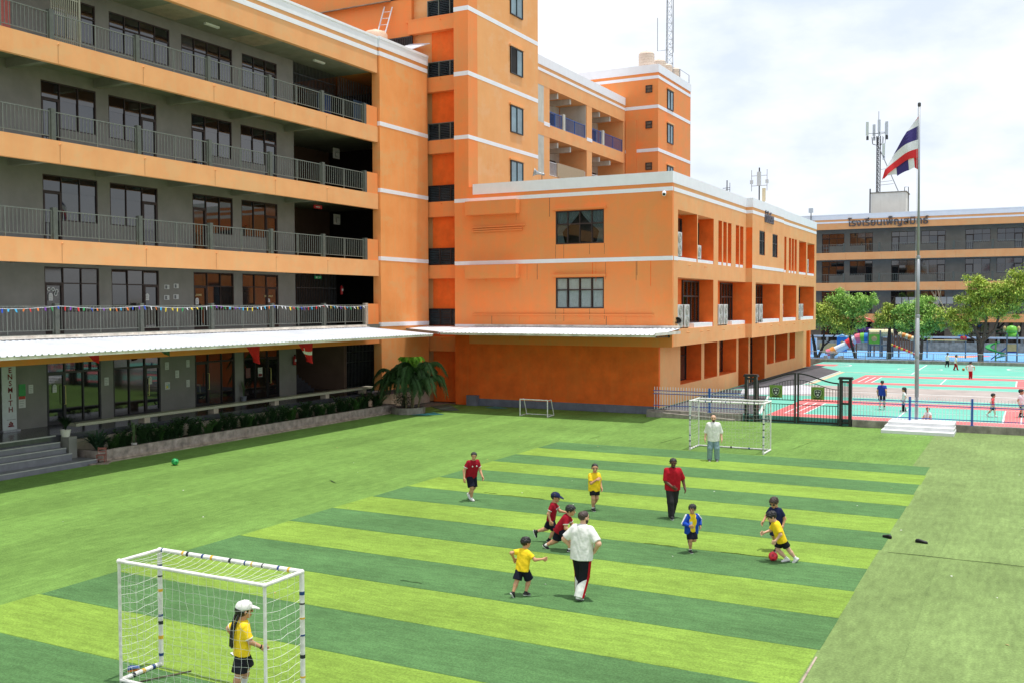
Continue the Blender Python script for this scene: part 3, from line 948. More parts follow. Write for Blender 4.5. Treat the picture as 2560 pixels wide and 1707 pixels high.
H1, H2 = (-24.48, -21.46, 9.55, 11.47), (-24.48, -21.46, 5.84, 7.63)
wall_y(bB, 52.3, .25, XL, X1_, 3.72, 12.0, [H1, H2], ORANGE)
MB().box(XL, X1_, 52.3, 52.55, 12.0, 13.2).build('front_wall', ORANGE, bB)
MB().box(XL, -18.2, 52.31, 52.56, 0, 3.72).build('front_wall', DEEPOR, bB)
MB().box(-30.29, -18.2, 52.285, 52.312, -.02, .42).build('plinth_band', PLINTH, bB)
for zz in ((12.29, 12.51), (8.49, 8.72), (4.74, 4.89)):
    MB().box(XL, X1_ + .015, 52.285, 52.4, *zz).build('white_stripe', WHITE, bB)
MB().box(-30.0, X1_ + .03, 52.27, 52.62, 12.72, 13.35).build('white_parapet', WHITE, bB)
MB().box(-30.25, -26.8, 51.75, 52.3, 11.45, 12.27).build('duct_box', ORANGE, bB)
MB().box(-30.25, -26.8, 51.75, 52.3, 7.64, 8.45).build('duct_box', ORANGE, bB)
mb = MB()
for k, z in enumerate((10.74, 10.6, 10.48)):
    mb.tube([(-30.0, 52.22, z), (-26.6 + .2 * (k == 0), 52.22, z + .02)], .045, 8)
mb.build('conduit', ORANGE, bB)
MB().tube([(-30.0, 52.22, 5.5), (-18.5, 52.22, 5.48)], .045, 8).build('conduit', ORANGE, bB)
CURT = mat('white_curtain', lin(232, 236, 238), 0.9, 0.06, 4)
CURTD = mat('grey_curtain', lin(120, 135, 138), 0.9, 0.1, 4)
def clear_mat():
    m = bpy.data.materials.new('clear_window_glass')
    m.use_nodes = True
    t = m.node_tree
    t.nodes.clear()
    o = N(t, 'ShaderNodeOutputMaterial')
    mx = N(t, 'ShaderNodeMixShader')
    tr = N(t, 'ShaderNodeBsdfTransparent')
    gl = N(t, 'ShaderNodeBsdfGlossy')
    tr.inputs['Color'].default_value = (.93, .95, .95, 1)
    gl.inputs['Roughness'].default_value = .03
    fr = N(t, 'ShaderNodeFresnel')
    fr.inputs['IOR'].default_value = 1.5
    t.links.new(fr.outputs['Fac'], mx.inputs['Fac'])
    t.links.new(tr.outputs['BSDF'], mx.inputs[1])
    t.links.new(gl.outputs['BSDF'], mx.inputs[2])
    t.links.new(mx.outputs['Shader'], o.inputs['Surface'])
    return m
CLEAR = clear_mat()
BF = lambda s, d, z: (s, 52.3 - d, z)
def curtain(root, x0, x1, z0, z1, y, m, tie=0, n=40):
    """hanging cloth with folds; tie = +1/-1 gathers the lower half to that side"""
    vs, fs = [], []
    rows = 14
    for j in range(rows + 1):
        t = j / rows
        z = z1 + (z0 - z1) * t
        g = 0
        if tie:
            g = min(1, t / .62) ** 1.4 * .78 if t < .62 else .78 - (t - .62) * .35
        for i in range(n + 1):
            u = i / n
            x = x0 + (x1 - x0) * u
            anchor = x1 if tie > 0 else x0
            x = x + (anchor - x) * g
            vs.append((x, y + .035 * math.sin(u * 38 + math.sin(t * 2) * .6), z))
    for j in range(rows):
        for i in range(n):
            a = j * (n + 1) + i
            fs.append((a, a + 1, a + n + 2, a + n + 1))
    mb = MB()
    mb.add(vs, fs)
    return mb.build('curtain', m, root, smooth=True)
for (a, b, z0, z1), k in ((H1, 0), (H2, 1)):
    wz = window(BF, bB, a, b, z0, z1, -.01, 4, [z0 + (z1 - z0) * .60, z1], frame=FRAME, glass=CLEAR, fw=.07)
    MB().box(a - .1, b + .1, 53.3, 53.35, z0 - .1, z1 + .1).build('room_back', DARKIN, bB)
    MB().box(a - .15, b + .15, 52.12, 52.3, z1 + .05, z1 + .17).build('window_hood', ORANGE, bB)
    if k:
        for q in range(4):
            w_ = (b - a) / 4
            curtain(wz, a + q * w_ + .05, a + (q + 1) * w_ - .10, z0, z1, 52.42, CURT, n=24)
    else:
        curtain(wz, a + .03, (a + b) / 2 - .02, z0, z1, 52.44, CURTD, tie=-1)
        curtain(wz, (a + b) / 2 + .02, b - .03, z0, z1, 52.44, CURTD, tie=1)
for k in range(16):
    xx = random.uniform(-29.5, -18.0)
    zt = random.choice((12.27, 8.47, 8.47, 5.4))
    MB().box(xx, xx + random.uniform(.012, .05), 52.2965, 52.302, zt - random.uniform(.4, 1.5), zt).build('drip_stain', STAIN if k % 3 else DEEPOR, bB)
for (a, b, z0, z1) in (H1, H2):
    for xx in (a - .02, a + .5, b - .9, b + .01):
        MB().box(xx, xx + .03, 52.2965, 52.302, z0 - random.uniform(.5, 1.0), z0 - .01).build('drip_stain', STAIN, bB)
# roof and core
MB().box(XL, -18.9, 52.6, 93.9, 12.1, 12.4).build('roof_slab', CONC, bB)
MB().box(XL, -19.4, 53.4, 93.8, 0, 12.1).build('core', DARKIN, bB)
# side facade: bands
def seg(y0, y1, X, tag_m=PEACH):
    MB().box(-18.9, X, y0, y1, 3.74, 4.70).build('slab_band', tag_m, bB)
    MB().box(-18.9, X, y0, y1, 7.57, 8.53).build('slab_band', tag_m, bB)
    MB().box(-18.9, X, y0, y1, 11.33, 13.2).build('roof_fascia', tag_m, bB)
    MB().box(-18.9, X + .015, y0 - .006, y1 - .007, 12.29, 12.51).build('white_stripe', WHITE, bB)
    MB().box(-18.95, X + .03, max(y0 - .012, 52.621), y1 - .013, 12.72, 13.35).build('white_parapet', WHITE, bB)
seg(52.3 + .252, 68.2, X1_)
seg(68.2, 78.0, X2_)
seg(78.0, 91.8, X2_ - .12)
XB = -18.42
def solids(spans, X, z0, z1, m=PEACH, name='column', inner=DEEPOR, back=XB):
    for a, b in spans:
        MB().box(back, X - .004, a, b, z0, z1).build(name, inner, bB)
        MB().box(X - .006, X - .001, a, b, z0, z1).build(name + '_face', m, bB)
# upper level solids, section one then two
solids([(52.56, 53.28), (56.86, 57.01), (60.3, 61.34), (62.17, 62.45), (63.27, 63.54), (64.41, 65.48), (66.37, 66.57), (67.47, 68.2)], X1_, 8.53, 11.33)
solids([(68.2, 70.2), (71.85, 74.2), (75.87, 77.8)], X2_, 8.53, 11.33)
solids([(77.8, 78.0)], X2_, 8.53, 11.33)
solids([(78.5, 78.75), (79.5, 80.4), (81.2, 81.45), (82.3, 82.55), (83.4, 84.3), (87.3, 87.8), (90.95, 91.8)], X2_ - .12, 8.53, 11.33)
for a, b in ((70.2, 71.85), (74.2, 75.87)):
    MB().box(XB, X2_ - .004, a, b, 8.53, 9.54).build('column', DEEPOR, bB)
    MB().box(X2_ - .006, X2_ - .001, a, b, 8.53, 9.54).build('column_face', PEACH, bB)
    MB().box(XB, X2_ - .005, a, b, 11.25, 11.33).build('column', PEACH, bB)
    window(lambda s, d, z: (X2_ + d, s, z), bB, a, b, 9.54, 11.25, -.03, 2, [10.55, 11.25], frame=BLACKF, glass=GLASSG, fw=.09)
# white kerbs in the niches
for a, b, X in ((53.28, 60.3, X1_), (61.34, 68.2, X1_), (77.8, 91.8, X2_ - .13)):
    MB().box(XB, X - .03, a, b, 8.53, 8.72).build('niche_kerb', WHITE, bB)
MB().box(X2_ - .02, X2_ + .012, 68.21, 78.0, 8.53, 8.76).build('white_stripe', WHITE, bB)
MB().box(X1_ - .02, X1_ + .012, 52.56, 53.3, 8.5, 8.72).build('white_stripe', WHITE, bB)
# middle level solids
solids([(52.56, 53.28), (60.29, 61.25)], X1_, 4.70, 7.57)
solids([(68.2, 69.2), (76.8, 77.8)], X2_, 4.70, 7.57)
solids([(83.4, 84.3), (90.85, 91.8)], X2_ - .12, 4.70, 7.57)
for a, b, X in ((56.5, 60.29, X1_), (64.8, 68.2, X1_), (70.6, 76.8, X2_), (78.6, 83.4, X2_ - .12), (85.6, 90.85, X2_ - .12)):
    MB().box(XB, X - .05, a, b, 4.70, 4.95).build('niche_kerb', WHITE, bB)
# niche back walls, windows with curtains
MB().box(XB - .2, XB, 52.56, 91.8, 3.75, 12.1).build('niche_wall', DEEPOR, bB)
NB = lambda s, d, z: (XB + d, s, z)
CURTB = mat('beige_blind', lin(176, 160, 145), 0.9, 0.25, 1.6)
for a, b in ((57.0, 60.25), (65.2, 68.1), (73.2, 76.75), (81.0, 83.35), (87.6, 90.8)):
    w = window(NB, bB, a, b, 4.95, 7.5, .10, 4, [6.55, 7.5], frame=FRAME, glass=CLEAR, fw=.09)
    MB(NB).box(a + .02, b - .02, 0, .012, 4.97, 7.48).build('room_back', DARKIN, bB)
    for q in range(4):
        cw = (b - a) / 4
        MB(NB).box(a + q * cw + .12, a + q * cw + cw * .62, .015, .03, 5.1, 7.3).build('blind', CURTB, w)
for a, b in ((55.2, 56.8), (59.2, 60.2), (85.8, 87.2), (89.6, 90.9)):
    window(NB, bB, a, b, 9.2, 11.1, .09, 2, [11.1], frame=FRAME, glass=GLASS, fw=.08)
# rain spouts on the slabs
for y_ in (55.0, 57.6, 59.0, 62.4, 66.2, 70.4, 73.8, 76.4, 79.6, 82.2, 86.0, 88.5):
    X = X1_ if y_ < 68 else X2_ - (.12 if y_ > 78 else 0)
    MB().tube([(X - .05, y_, 4.48), (X + .16, y_, 4.46)], .03, 8).build('rain_spout', PEACH, bB)
for y_ in (55.2, 58.4, 86.5, 89.4):
    X = X1_ if y_ < 68 else X2_ - .12
    MB().tube([(X - .05, y_, 8.32), (X + .16, y_, 8.3)], .03, 8).build('rain_spout', PEACH, bB)
# ground floor side wall
GX = -18.2
def gsol(spans, z0, z1, d=1.0):
    for a, b in spans:
        MB().box(GX - d, GX - .004, a, b, z0, z1).build('column', DEEPOR, bB)
        MB().box(GX - .006, GX - .001, a, b, z0, z1).build('column_face', PEACH, bB)
gsol([(52.57, 56.15), (60.36, 60.98), (63.9, 64.4), (68.7, 69.24), (72.07, 72.5), (77.08, 77.74), (80.2, 80.63), (85.18, 85.97), (88.25, 93.2)], 0, 3.74)
gsol([(56.15, 60.36), (60.98, 63.9), (64.4, 68.7), (77.74, 80.2), (80.63, 85.18), (85.97, 88.25)], 0, 1.36)
MB().box(GX - .02, GX + .25, 93.2, 93.9, 0, 3.74).build('end_column', DEEPOR, bB)
MB().box(-19.4, X1_ + .2, 91.8, 91.9, 3.74, 13.2).build('end_wall', PEACH, bB)
MB().box(-19.4, GX - .1, 93.2, 93.9, 0, 3.74).build('end_wall', PEACH, bB)
GG = lambda s, d, z: (GX - 1.0 + d, s, z)
for a, b in ((56.15, 60.36), (60.98, 63.9), (64.4, 68.7), (69.24, 72.07), (72.5, 77.08), (77.74, 80.2), (80.63, 85.18), (85.97, 88.25)):
    window(GG, bB, a, b, 1.36 if not 69 < a < 77 else .34, 3.72, .04, 3, [2.9, 3.72], frame=BLACKF, glass=GLASS, fw=.08)
# lettering on the side fascia
sg = text_mesh('sign_lettering', 'ตั้งใจเรียน', 1.0, paint('sign_letters', (92, 90, 100), .4), None, (X2_ + .04, 71.6, 11.95), (0, 1, 0), (0, 0, 1), .10, bold=.012, squash=.68)
tag(sg, 'grey raised Thai lettering on the side fascia of the middle block', 'sign')

# ---- air conditioners in the niches
ACW = paint('ac_casing', (205, 205, 202), .45, streak=.25, streak_col=lin(170, 165, 155))
ACD = paint('ac_grille', (60, 62, 64), .5)
def ac_unit(x, y, z, h=1.35, w=.92, d=.36, fans=2, label=''):
    t = thing('air_conditioner', (x, y + w / 2, z), label, 'air conditioner', 'air conditioners in the side niches')
    b = MB().box(x - d, x, y, y + w, z + .06, z + h).build('casing', ACW, t)
    bevel(b, .02)
    MB().box(x - d + .05, x - .05, y + .06, y + .14, z, z + .062).build('foot', ACD, t)
    MB().box(x - d + .05, x - .05, y + w - .14, y + w - .06, z, z + .062).build('foot', ACD, t)
    g_ = MB()
    for j in range(int(h / .075) - 2):
        g_.box(x - d + .04, x - .05, y - .008, y + .002, z + .16 + j * .075, z + .20 + j * .075)
    o = g_.build('side_grille', ACD, t); o['kind'] = 'stuff'
    for k in range(fans):
        cz = z + .06 + (h - .06) * (k + .5) / fans
        r = min(.30, (h - .06) / fans * .46)
        T_ = lambda a, b_, c: (x + c, y + w / 2 + a, cz + b_)
        f = MB(T_).lathe([(r, .004), (r, .02), (r * .97, .028)], (0, 0, 0), 24).build('fan_guard', paint('ac_fan', (158, 156, 145), .5), t)
        rg = MB(T_)
        for q in range(2):
            rr = r * (.55 + .38 * q)
            rg.lathe([(rr - .010, .03), (rr - .010, .036), (rr, .036), (rr, .03), (rr - .010, .03)], (0, 0, 0), 20, cap=False)
        rg.build('guard_ring', ACW, f)
        MB(T_).lathe([(r * .2, .03), (r * .2, .042)], (0, 0, 0), 16).build('fan_hub', ACW, f)
    return t
ac_unit(-17.5, 53.5, 4.70, label='nearest of the twin-fan air conditioners, beside the block corner')
ac_unit(-17.5, 54.75, 4.70, label='second twin-fan air conditioner from the corner, first niche')
ac_unit(-17.5, 61.75, 4.70, label='nearer twin-fan air conditioner in the second middle-floor niche')
ac_unit(-17.5, 62.95, 4.70, label='farther twin-fan air conditioner in the second middle-floor niche')
ac_unit(-17.05, 69.3, 4.70, label='nearer twin-fan air conditioner in the third middle-floor niche')
ac_unit(-17.05, 70.6, 4.70, label='farther twin-fan air conditioner in the third middle-floor niche')
ac_unit(-17.2, 77.9, 4.70, label='single twin-fan air conditioner in the fourth middle-floor niche')
ac_unit(-17.2, 84.5, 4.70, label='nearer twin-fan air conditioner in the last middle-floor niche')
ac_unit(-17.2, 85.7, 4.70, label='farther twin-fan air conditioner in the last middle-floor niche')
ac_unit(-17.5, 53.32, 8.72, h=1.4, label='air conditioner at the near end of the top-floor niches')
ac_unit(-17.5, 57.02, 8.72, h=.85, fans=1, label='small single-fan air conditioner in the second top-floor niche')
ac_unit(-17.2, 87.85, 8.72, h=1.2, label='air conditioner in the last top-floor niche')
def horn(name, c, aim, L_, r, m, label):
    """horn loudspeaker on a bracket"""
    c, aim = Vector(c), Vector(aim).normalized()
    q = aim.to_track_quat('Z', 'Y')
    T_ = lambda x_, y_, z_: tuple(c + q @ Vector((x_, y_, z_)))
    t = thing(name, tuple(c), label, 'loudspeaker')
    MB(T_).lathe([(.06, -.16), (.08, -.1), (.07, .0), (.05, .02), (.09, L_ * .5), (r * .7, L_ * .85), (r, L_), (r * .93, L_), (.06, L_ * .5)], (0, 0, 0), 18).build('horn', m, t, smooth=True)
    MB().tube([tuple(c), tuple(c + Vector((0, 0, -.35)))], .02, 6).build('bracket', STEELD, t)
    return t
horn('horn_loudspeaker', (-17.55, 53.25, 5.05), (.5, -.6, .25), .4, .2, BLACK, 'black horn loudspeaker at the block corner beside the air conditioners')
horn('horn_loudspeaker', (-25.6, 52.8, 13.75), (-.8, -.5, .2), .5, .26, METAL, 'silver horn loudspeaker on the front roof edge of the middle block')
def camera_cctv(c, aim, label):
    c, aim = Vector(c), Vector(aim).normalized()
    q = aim.to_track_quat('Z', 'Y')
    T_ = lambda x_, y_, z_: tuple(c + q @ Vector((x_, y_, z_)))
    t = thing('security_camera', tuple(c), label, 'camera')
    MB(T_).lathe([(.07, -.18), (.11, -.16), (.11, .12), (.09, .14)], (0, 0, 0), 16).build('housing', FWHITE, t, smooth=False)
    MB(T_).lathe([(.07, .14), (.07, .15)], (0, 0, 0), 14).build('lens', BLACK, t)
    MB().tube([tuple(c), tuple(c + Vector((0, .2, .02)))], .02, 6).build('arm', FWHITE, t)
camera_cctv((-17.83, 52.08, 12.12), (.25, -.8, -.35), 'white bullet security camera near the front right corner under the white stripe')

# ================================================================== rear wing and rear tower
bC = thing('rear_wing', (-36, 73, 0), 'peach rear wing with blue balcony railings behind the middle block roof', 'building')
XC = -32.5
PALE = mat('pale_grey_plaster', lin(196, 196, 186), 0.85, 0.12, 0.8, bump=.2, bscale=20, streak=.4, streak_col=lin(150, 148, 135))
for z0, z1 in ((14.9, 15.85), (18.70, 19.65)):
    MB().box(-40, XC, 61.9, 84.2, z0, z1).build('slab_band', PEACH, bC)
MB().box(-40, XC, 61.9, 84.2, 22.4, 24.3).build('roof_fascia', PEACH, bC)
MB().box(-40, XC + .02, 61.9, 84.2, 23.43, 23.64).build('white_stripe', WHITE, bC)
MB().box(-40, XC + .04, 61.9, 84.2, 23.88, 24.55).build('white_parapet', WHITE, bC)
for a, b, m in ((61.9, 66.3, PEACH), (66.3, 67.4, PALE), (67.4, 68.4, PEACH), (75.5, 76.6, PEACH), (83.8, 84.2, PEACH)):
    MB().box(-35, XC - .01, a, b, 8, 22.4).build('column', m, bC)
for a, b in ((75.46, 75.5),):
    MB().box(-34.9, XC - .08, a, b, 19.65, 22.4).build('column_reveal', PALE, bC)
MB().box(-40, -35.0, 61.9, 84.2, 8, 22.4).build('gallery_wall', PALE, bC)
TC = lambda s, d, z: (-35.0 + d, s, z)
for z in (19.65, 15.85):
    for a, b in ((68.6, 69.6), (71.5, 74.6), (77.0, 78.0), (79.4, 83.2)):
        window(TC, bC, a, b, z + .05, z + 2.0, .09, 2, [z + 2.0], frame=FRAME, glass=GLASS, fw=.07)
    for a in (70.2, 72.6, 78.6, 81.0):
        MB().box(-34.99, XC - .23, a, a + .25, z + 2.35, z + 2.75).build('beam', PALE, bC)
RC = lambda s, d, z: (XC + d, s, z)
for a, b in ((68.4, 70.9), (71.3, 75.45), (76.6, 78.9), (79.4, 83.8)):
    railing(RC, bC, a, b, 19.65, 20.75, -.15, .19, RAILB, .014, .028, low=.1)
for a in (71.1, 79.15):
    MB().box(XC - .3, XC - .02, a - .2, a + .2, 19.65, 20.9).build('railing_post', PALE, bC)
for a, b in ((68.4, 75.45), (76.6, 83.8)):
    railing(RC, bC, a, b, 15.85, 16.95, -.15, .16, FWHITE, .014, .025, low=.1)
MB().box(XC - .1, XC - .06, 69.9, 75.2, 15.95, 17.0).build('hanging_tarp', paint('tan_tarp', (170, 150, 120)), bC)
MB().box(XC - .05, XC + .02, 67.4, 68.4, 19.5, 19.78).build('white_stripe', WHITE, bC)
MB().box(XC - .05, XC + .02, 75.5, 76.6, 19.5, 19.78).build('white_stripe', WHITE, bC)
MB().prism([(-33, 62.0, 25.3), (-31.0, 62.0, 25.1), (-31.0, 63.2, 25.05), (-33, 63.2, 25.25)], (0, 0, .05)).build('eave_sheet', STEELD, bC)

bD = thing('rear_tower', (-31.5, 88, 0), 'square orange rear tower with white top band and water tanks on its roof', 'building')
XD, YD = -29.4, 84.2
MB().box(-37, XD, YD, 93.6, 0, 27.1).build('tower_wall', ORANGE, bD)
for z0, z1 in ((26.0, 26.27), (23.41, 23.7), (19.6, 19.89), (15.8, 16.05)):
    MB().box(-37, XD + .02, YD - .02, 93.62, z0, z1).build('white_stripe', WHITE, bD)
MB().box(-37.02, XD + .05, YD - .05, 93.65, 26.53, 27.25).build('white_parapet', WHITE, bD)
MB().box(-32.4, -31.4, YD - .12, YD - .002, 13, 22.5).build('pilaster', ORANGE, bD)
TD = lambda s, d, z: (s, YD - d, z)
for z0 in (24.81, 21.67, 18.0):
    window(TD, bD, -30.55, -29.95, z0, z0 + .64, .09, 1, [z0 + .32, z0 + .64], frame=FRAME, glass=GLASSG, fw=.06)
TDS = lambda s, d, z: (XD + d, s, z)
for z0 in (23.75, 20.7, 16.9):
    window(TDS, bD, 86.6, 88.25, z0, z0 + 1.72, .09, 2, [z0 + 1.72], frame=BLACKF, glass=GLASSB, fw=.07)
    MB(TDS).box(86.45, 88.4, 0, .16, z0 + 1.75, z0 + 1.87).build('window_hood', TOWERP, bD)
grille(TDS, bD, 90.5, 93.4, 27.25, 28.1, -.1, 2.9, METAL, bars=.03, rails=(1,), name='roof_rail')
TANK = paint('tank_beige', (218, 198, 180), .6)
for k, (tx, ty, hh, r) in enumerate(((-31.0, 85.6, 1.75, .72), (-30.5, 87.6, 1.4, .6), (-30.4, 89.2, 1.3, .6), (-30.2, 91.0, 1.3, .6))):
    prof = [(r * .98, 0)]
    for j in range(6):
        prof += [(r, .05 + hh * .8 * j / 6), (r, .05 + hh * .8 * (j + .6) / 6), (r * .96, .05 + hh * .8 * (j + .8) / 6)]
    prof += [(r, hh * .86), (r * .8, hh * .96), (r * .25, hh), (r * .25, hh + .06)]
    t = MB().lathe(prof, (tx, ty, 27.05), 24).build('water_tank', TANK, smooth=False)
    tag(t, ['largest beige ribbed water tank at the front of the rear tower roof', 'second beige water tank from the front on the rear tower roof',
            'third beige water tank from the front on the rear tower roof', 'farthest beige water tank on the rear tower roof'][k], 'tank', 'water tanks on the rear tower')

# ================================================================== far school building
E_ = lambda s, d, z: (s, 133.5 - d, z)
bE = thing('far_school_building', (-8, 136, 0), 'long far school wing with grey galleries, peach bands and Thai name lettering', 'building')
pairs_E = []
for k in range(-1, 5):
    b0 = -24.65 + 8.67 * k
    pairs_E += [(b0, b0 + 2.84, 0), (b0 + 3.55, b0 + 6.4, 2)]
posts_E = [-21.45 + 4.33 * k for k in range(-3, 9)]
BANDS_E = [(3.75, 4.75), (7.72, 8.75), (11.70, 12.63)]
gallery(bE, E_, -36, 22, BANDS_E, (15.63, 16.43, 16.64, 16.9, 17.55), posts_E, pairs_E, None, .2, wall_end=22)
cutsE = [-36] + [v for w in pairs_E for v in w[:2]] + [22]
wall_run(E_, bE, cutsE, -2.6, .34, 4.2)
for a, b, dr in pairs_E:
    window(E_, bE, a, b, .4, 3.9, -2.61, 3, [2.9, 3.9], dr, .38, frame=BLACKF)
for (zb, zt) in ((4.75, 5.85), (8.75, 9.85), (12.63, 13.7)):
    for a, b in zip(posts_E[:-1], posts_E[1:]):
        railing(E_, bE, a + .1, b - .1, zb, zt, -.12, .2, GREYD, .014, .024)
    for p in posts_E:
        MB(E_).box(p - .12, p + .12, -.22, -.02, zb - .004, zt + .12).build('railing_post', GREYP, bE)
tx = text_mesh('sign_lettering', 'โรงเรียนเพ็ญสมิทธ์', 1.27, paint('sign_letters_grey', (84, 78, 78), .5), None, (-20.95, 133.36, 15.98), (1, 0, 0), (0, 0, 1), .12, bold=.014)
tag(tx, 'dark grey Thai school name in raised letters along the far roof fascia', 'sign')
# papers and pictures in the far first-floor windows
for k, s_ in enumerate((-15.4, -14.6, -13.8, -10.9, -10.1, -9.3)):
    o = MB(E_).box(s_, s_ + .7, -2.59, -2.575, 6.0, 6.85).build('poster', paint('white_paper', (215, 216, 214)))
    tag(o, 'white sheet taped in a first-floor window of the far building', 'poster', 'sheets in the far first-floor windows')
# ================================================================== entrance, planter, small things along the left wing
es = thing('entrance_steps', (-32.4, 20, 0), 'grey tiled entrance steps at the left with pale nosings', 'steps')
stp = [(-31.88, .20), (-32.5, .465), (-32.8, .66), (-33.1, .865)]
for i, (xx, zz) in enumerate(stp):
    ye = 26.35 if i == 0 else 25.7 - .02 * i
    MB().box(-33.33, xx, 12, ye, -.03 + i * .001, zz).build('step', GREYTILE, es)
    MB().box(xx - .035, xx + .012, 12, ye, zz - .03, zz + .006).build('nosing', NOSING, es)
MB().box(-33.36, -33.30, 12, 25.6, 1.07, 1.116).build('nosing', NOSING, es)
pl = MB().box(-33.25, -32.8, 25.78, 26.15, .205, 1.05).build('pot_pillar', GREYW)
tag(pl, 'low grey square pillar at the end of the entrance steps', 'pillar')
bn = thing('long_bench', (-33.6, 36, 1.1), 'long pale terrazzo bench along the gallery edge on stub legs', 'bench')
b_ = MB().box(-33.85, -33.38, 26.6, 46.6, 1.33, 1.45).build('seat', TERR, bn)
bevel(b_, .012)
for yy in (30.05, 34.1, 38.28, 42.33, 45.7):
    MB().box(-33.8, -33.43, yy, yy + .3, 1.108, 1.33).build('leg', CREAM, bn)
pw = thing('planter', (-32.4, 36, 0), 'long low weathered concrete planter below the bench', 'planter')
MB().box(-32.17, -32.02, 26.5, 46.9, -.03, .46).build('planter_wall', MOSSC, pw)
MB().box(-33.3, -32.17, 46.75, 46.9, -.03, .455).build('planter_wall', MOSSC, pw)
MB().box(-33.3, -32.17, 26.5, 26.64, -.03, .455).build('planter_wall', MOSSC, pw)
MB().box(-33.3, -32.17, 26.64, 46.75, -.02, .34).build('soil', SOIL, pw)
MB().box(-32.03, -31.985, 26.5, 46.9, -.03, .12).build('planter_foot', DIRT, pw)

def leaf_mat(name, rgb, var=.3):
    m = mat(name, lin(*rgb), .55, var, 9.0, spec=.35, rnd=.12)
    b = m.node_tree.nodes['Principled BSDF']
    b.inputs['Subsurface Weight'].default_value = 0.0
    return m
ZZ = leaf_mat('dark_glossy_leaf', (46, 74, 40))
ZZ2 = leaf_mat('mid_leaf', (70, 108, 52))
FERN = leaf_mat('fern_leaf', (30, 52, 30))
SANS = leaf_mat('snake_plant_leaf', (92, 112, 74))
PALML = leaf_mat('palm_leaf', (58, 88, 48))
PALMY = leaf_mat('young_palm_leaf', (120, 170, 50))
BARK = mat('bark', lin(92, 80, 68), .9, .3, 6, bump=.8, bscale=30)
BARKD = mat('dark_bark', lin(58, 50, 44), .9, .3, 6, bump=.8, bscale=30)

def leaf(mb, p, d, L_, W, up=Vector((0, 0, 1)), droop=.15):
    d = d.normalized()
    s_ = d.cross(up)
    s_ = s_.normalized() if s_.length > 1e-4 else Vector((1, 0, 0))
    n = s_.cross(d)
    a = p
    b1 = p + d * L_ * .45 + s_ * W * .5 + n * L_ * .04
    b2 = p + d * L_ * .45 - s_ * W * .5 + n * L_ * .04
    c = p + d * L_ - Vector((0, 0, L_ * droop))
    mb.add([tuple(a), tuple(b1), tuple(c), tuple(b2)], [(0, 1, 2), (0, 2, 3)])

def zz_plant(rng, h=.62, stems=9):
    mb = MB()
    for k in range(stems):
        az = rng.uniform(0, 6.283)
        lean = rng.uniform(.1, .8)
        hh = h * rng.uniform(.65, 1.15)
        base = Vector((rng.uniform(-.12, .12), rng.uniform(-.12, .12), 0))
        pts = []
        for j in range(7):
            t = j / 6
            pts.append(base + Vector((math.cos(az) * lean * hh * t * t, math.sin(az) * lean * hh * t * t, hh * t)))
        mb.tube([tuple(p) for p in pts], .011, 4, r2=.004, cap=False)
        for j in range(2, 17):
            t = j / 16
            i0 = min(5, int(t * 6))
            p = pts[i0].lerp(pts[i0 + 1], t * 6 - i0)
            sgn = 1 if j % 2 else -1
            d = Vector((math.cos(az + sgn * 1.3), math.sin(az + sgn * 1.3), .75))
            leaf(mb, p, d, .13 + .06 * (1 - t), .078, droop=.1)
    return mb
rng = random.Random(3)
zz_me = [zz_plant(rng, h, n).mesh('foliage', m_, smooth=False, fix=False) for h, n, m_ in ((.62, 16, ZZ), (.70, 15, ZZ), (.50, 15, ZZ), (.60, 14, ZZ2))]
yy = 27.2
k = 0
while yy < 46.5:
    o = bpy.data.objects.new('planter_plant', zz_me[(k * 7 + k // 3) % 4])
    COL.objects.link(o)
    o.location = (-32.62 + rng.uniform(-.2, .22), yy, .34)
    o.rotation_euler = (0, 0, rng.uniform(0, 6.28))
    sc_ = rng.uniform(.95, 1.3)
    o.scale = (sc_, sc_, sc_)
    tag(o, 'dark green leafy plant in the concrete planter row', 'plant', 'leafy plants in the long planter')
    yy += rng.uniform(.36, .52)
    k += 1
def blade_plant(name, loc, n, h, w, m_, label, spread=.5, pot=None, potr=.16, poth=.25, cat='plant', droop=.0):
    t = thing(name, loc, label, cat)
    mb = MB()
    o = Vector(loc) + Vector((0, 0, poth if pot else 0))
    for k in range(n):
        az = rng.uniform(0, 6.283)
        ln = spread * rng.uniform(.3, 1)
        hh = h * rng.uniform(.6, 1.1)
        prev = None
        N_ = 5
        L_, R_ = [], []
        for j in range(N_ + 1):
            tt = j / N_
            r = ln * hh * tt ** 1.5
            z = hh * (tt - droop * ln * tt ** 3)
            c = o + Vector((math.cos(az) * r, math.sin(az) * r, z))
            wv = Vector((-math.sin(az), math.cos(az), 0)) * w * .5 * (1 - tt ** 2.5 * .95)
            L_.append(tuple(c - wv)); R_.append(tuple(c + wv))
        for j in range(N_):
            mb.add([L_[j], R_[j], R_[j + 1], L_[j + 1]], [(0, 1, 2, 3)])
    mb.build('leaves', m_, t, fix=False)
    if pot:
        MB().lathe([(potr * .7, 0), (potr * .78, .02), (potr, poth * .9), (potr * 1.06, poth * .9), (potr * 1.06, poth), (potr * .9, poth), (potr * .9, poth - .03)], loc, 20).build('pot', pot, t, smooth=False)
    return t
WPOT = paint('white_pot', (215, 212, 202), .4, streak=.4, streak_col=lin(160, 130, 95))
blade_plant('potted_fern', (-33.0, 25.8, 1.05), 80, .85, .06, FERN, 'dark fern in a white pot on the low grey pillar', .95, WPOT, .19, .28, droop=.7)
blade_plant('leafy_shrub', (-32.35, 26.75, .3), 110, 1.15, .12, leaf_mat('shrub_leaf', (46, 72, 52)), 'big dark broad-leaved plant beside the small red chair', .85, droop=.6)
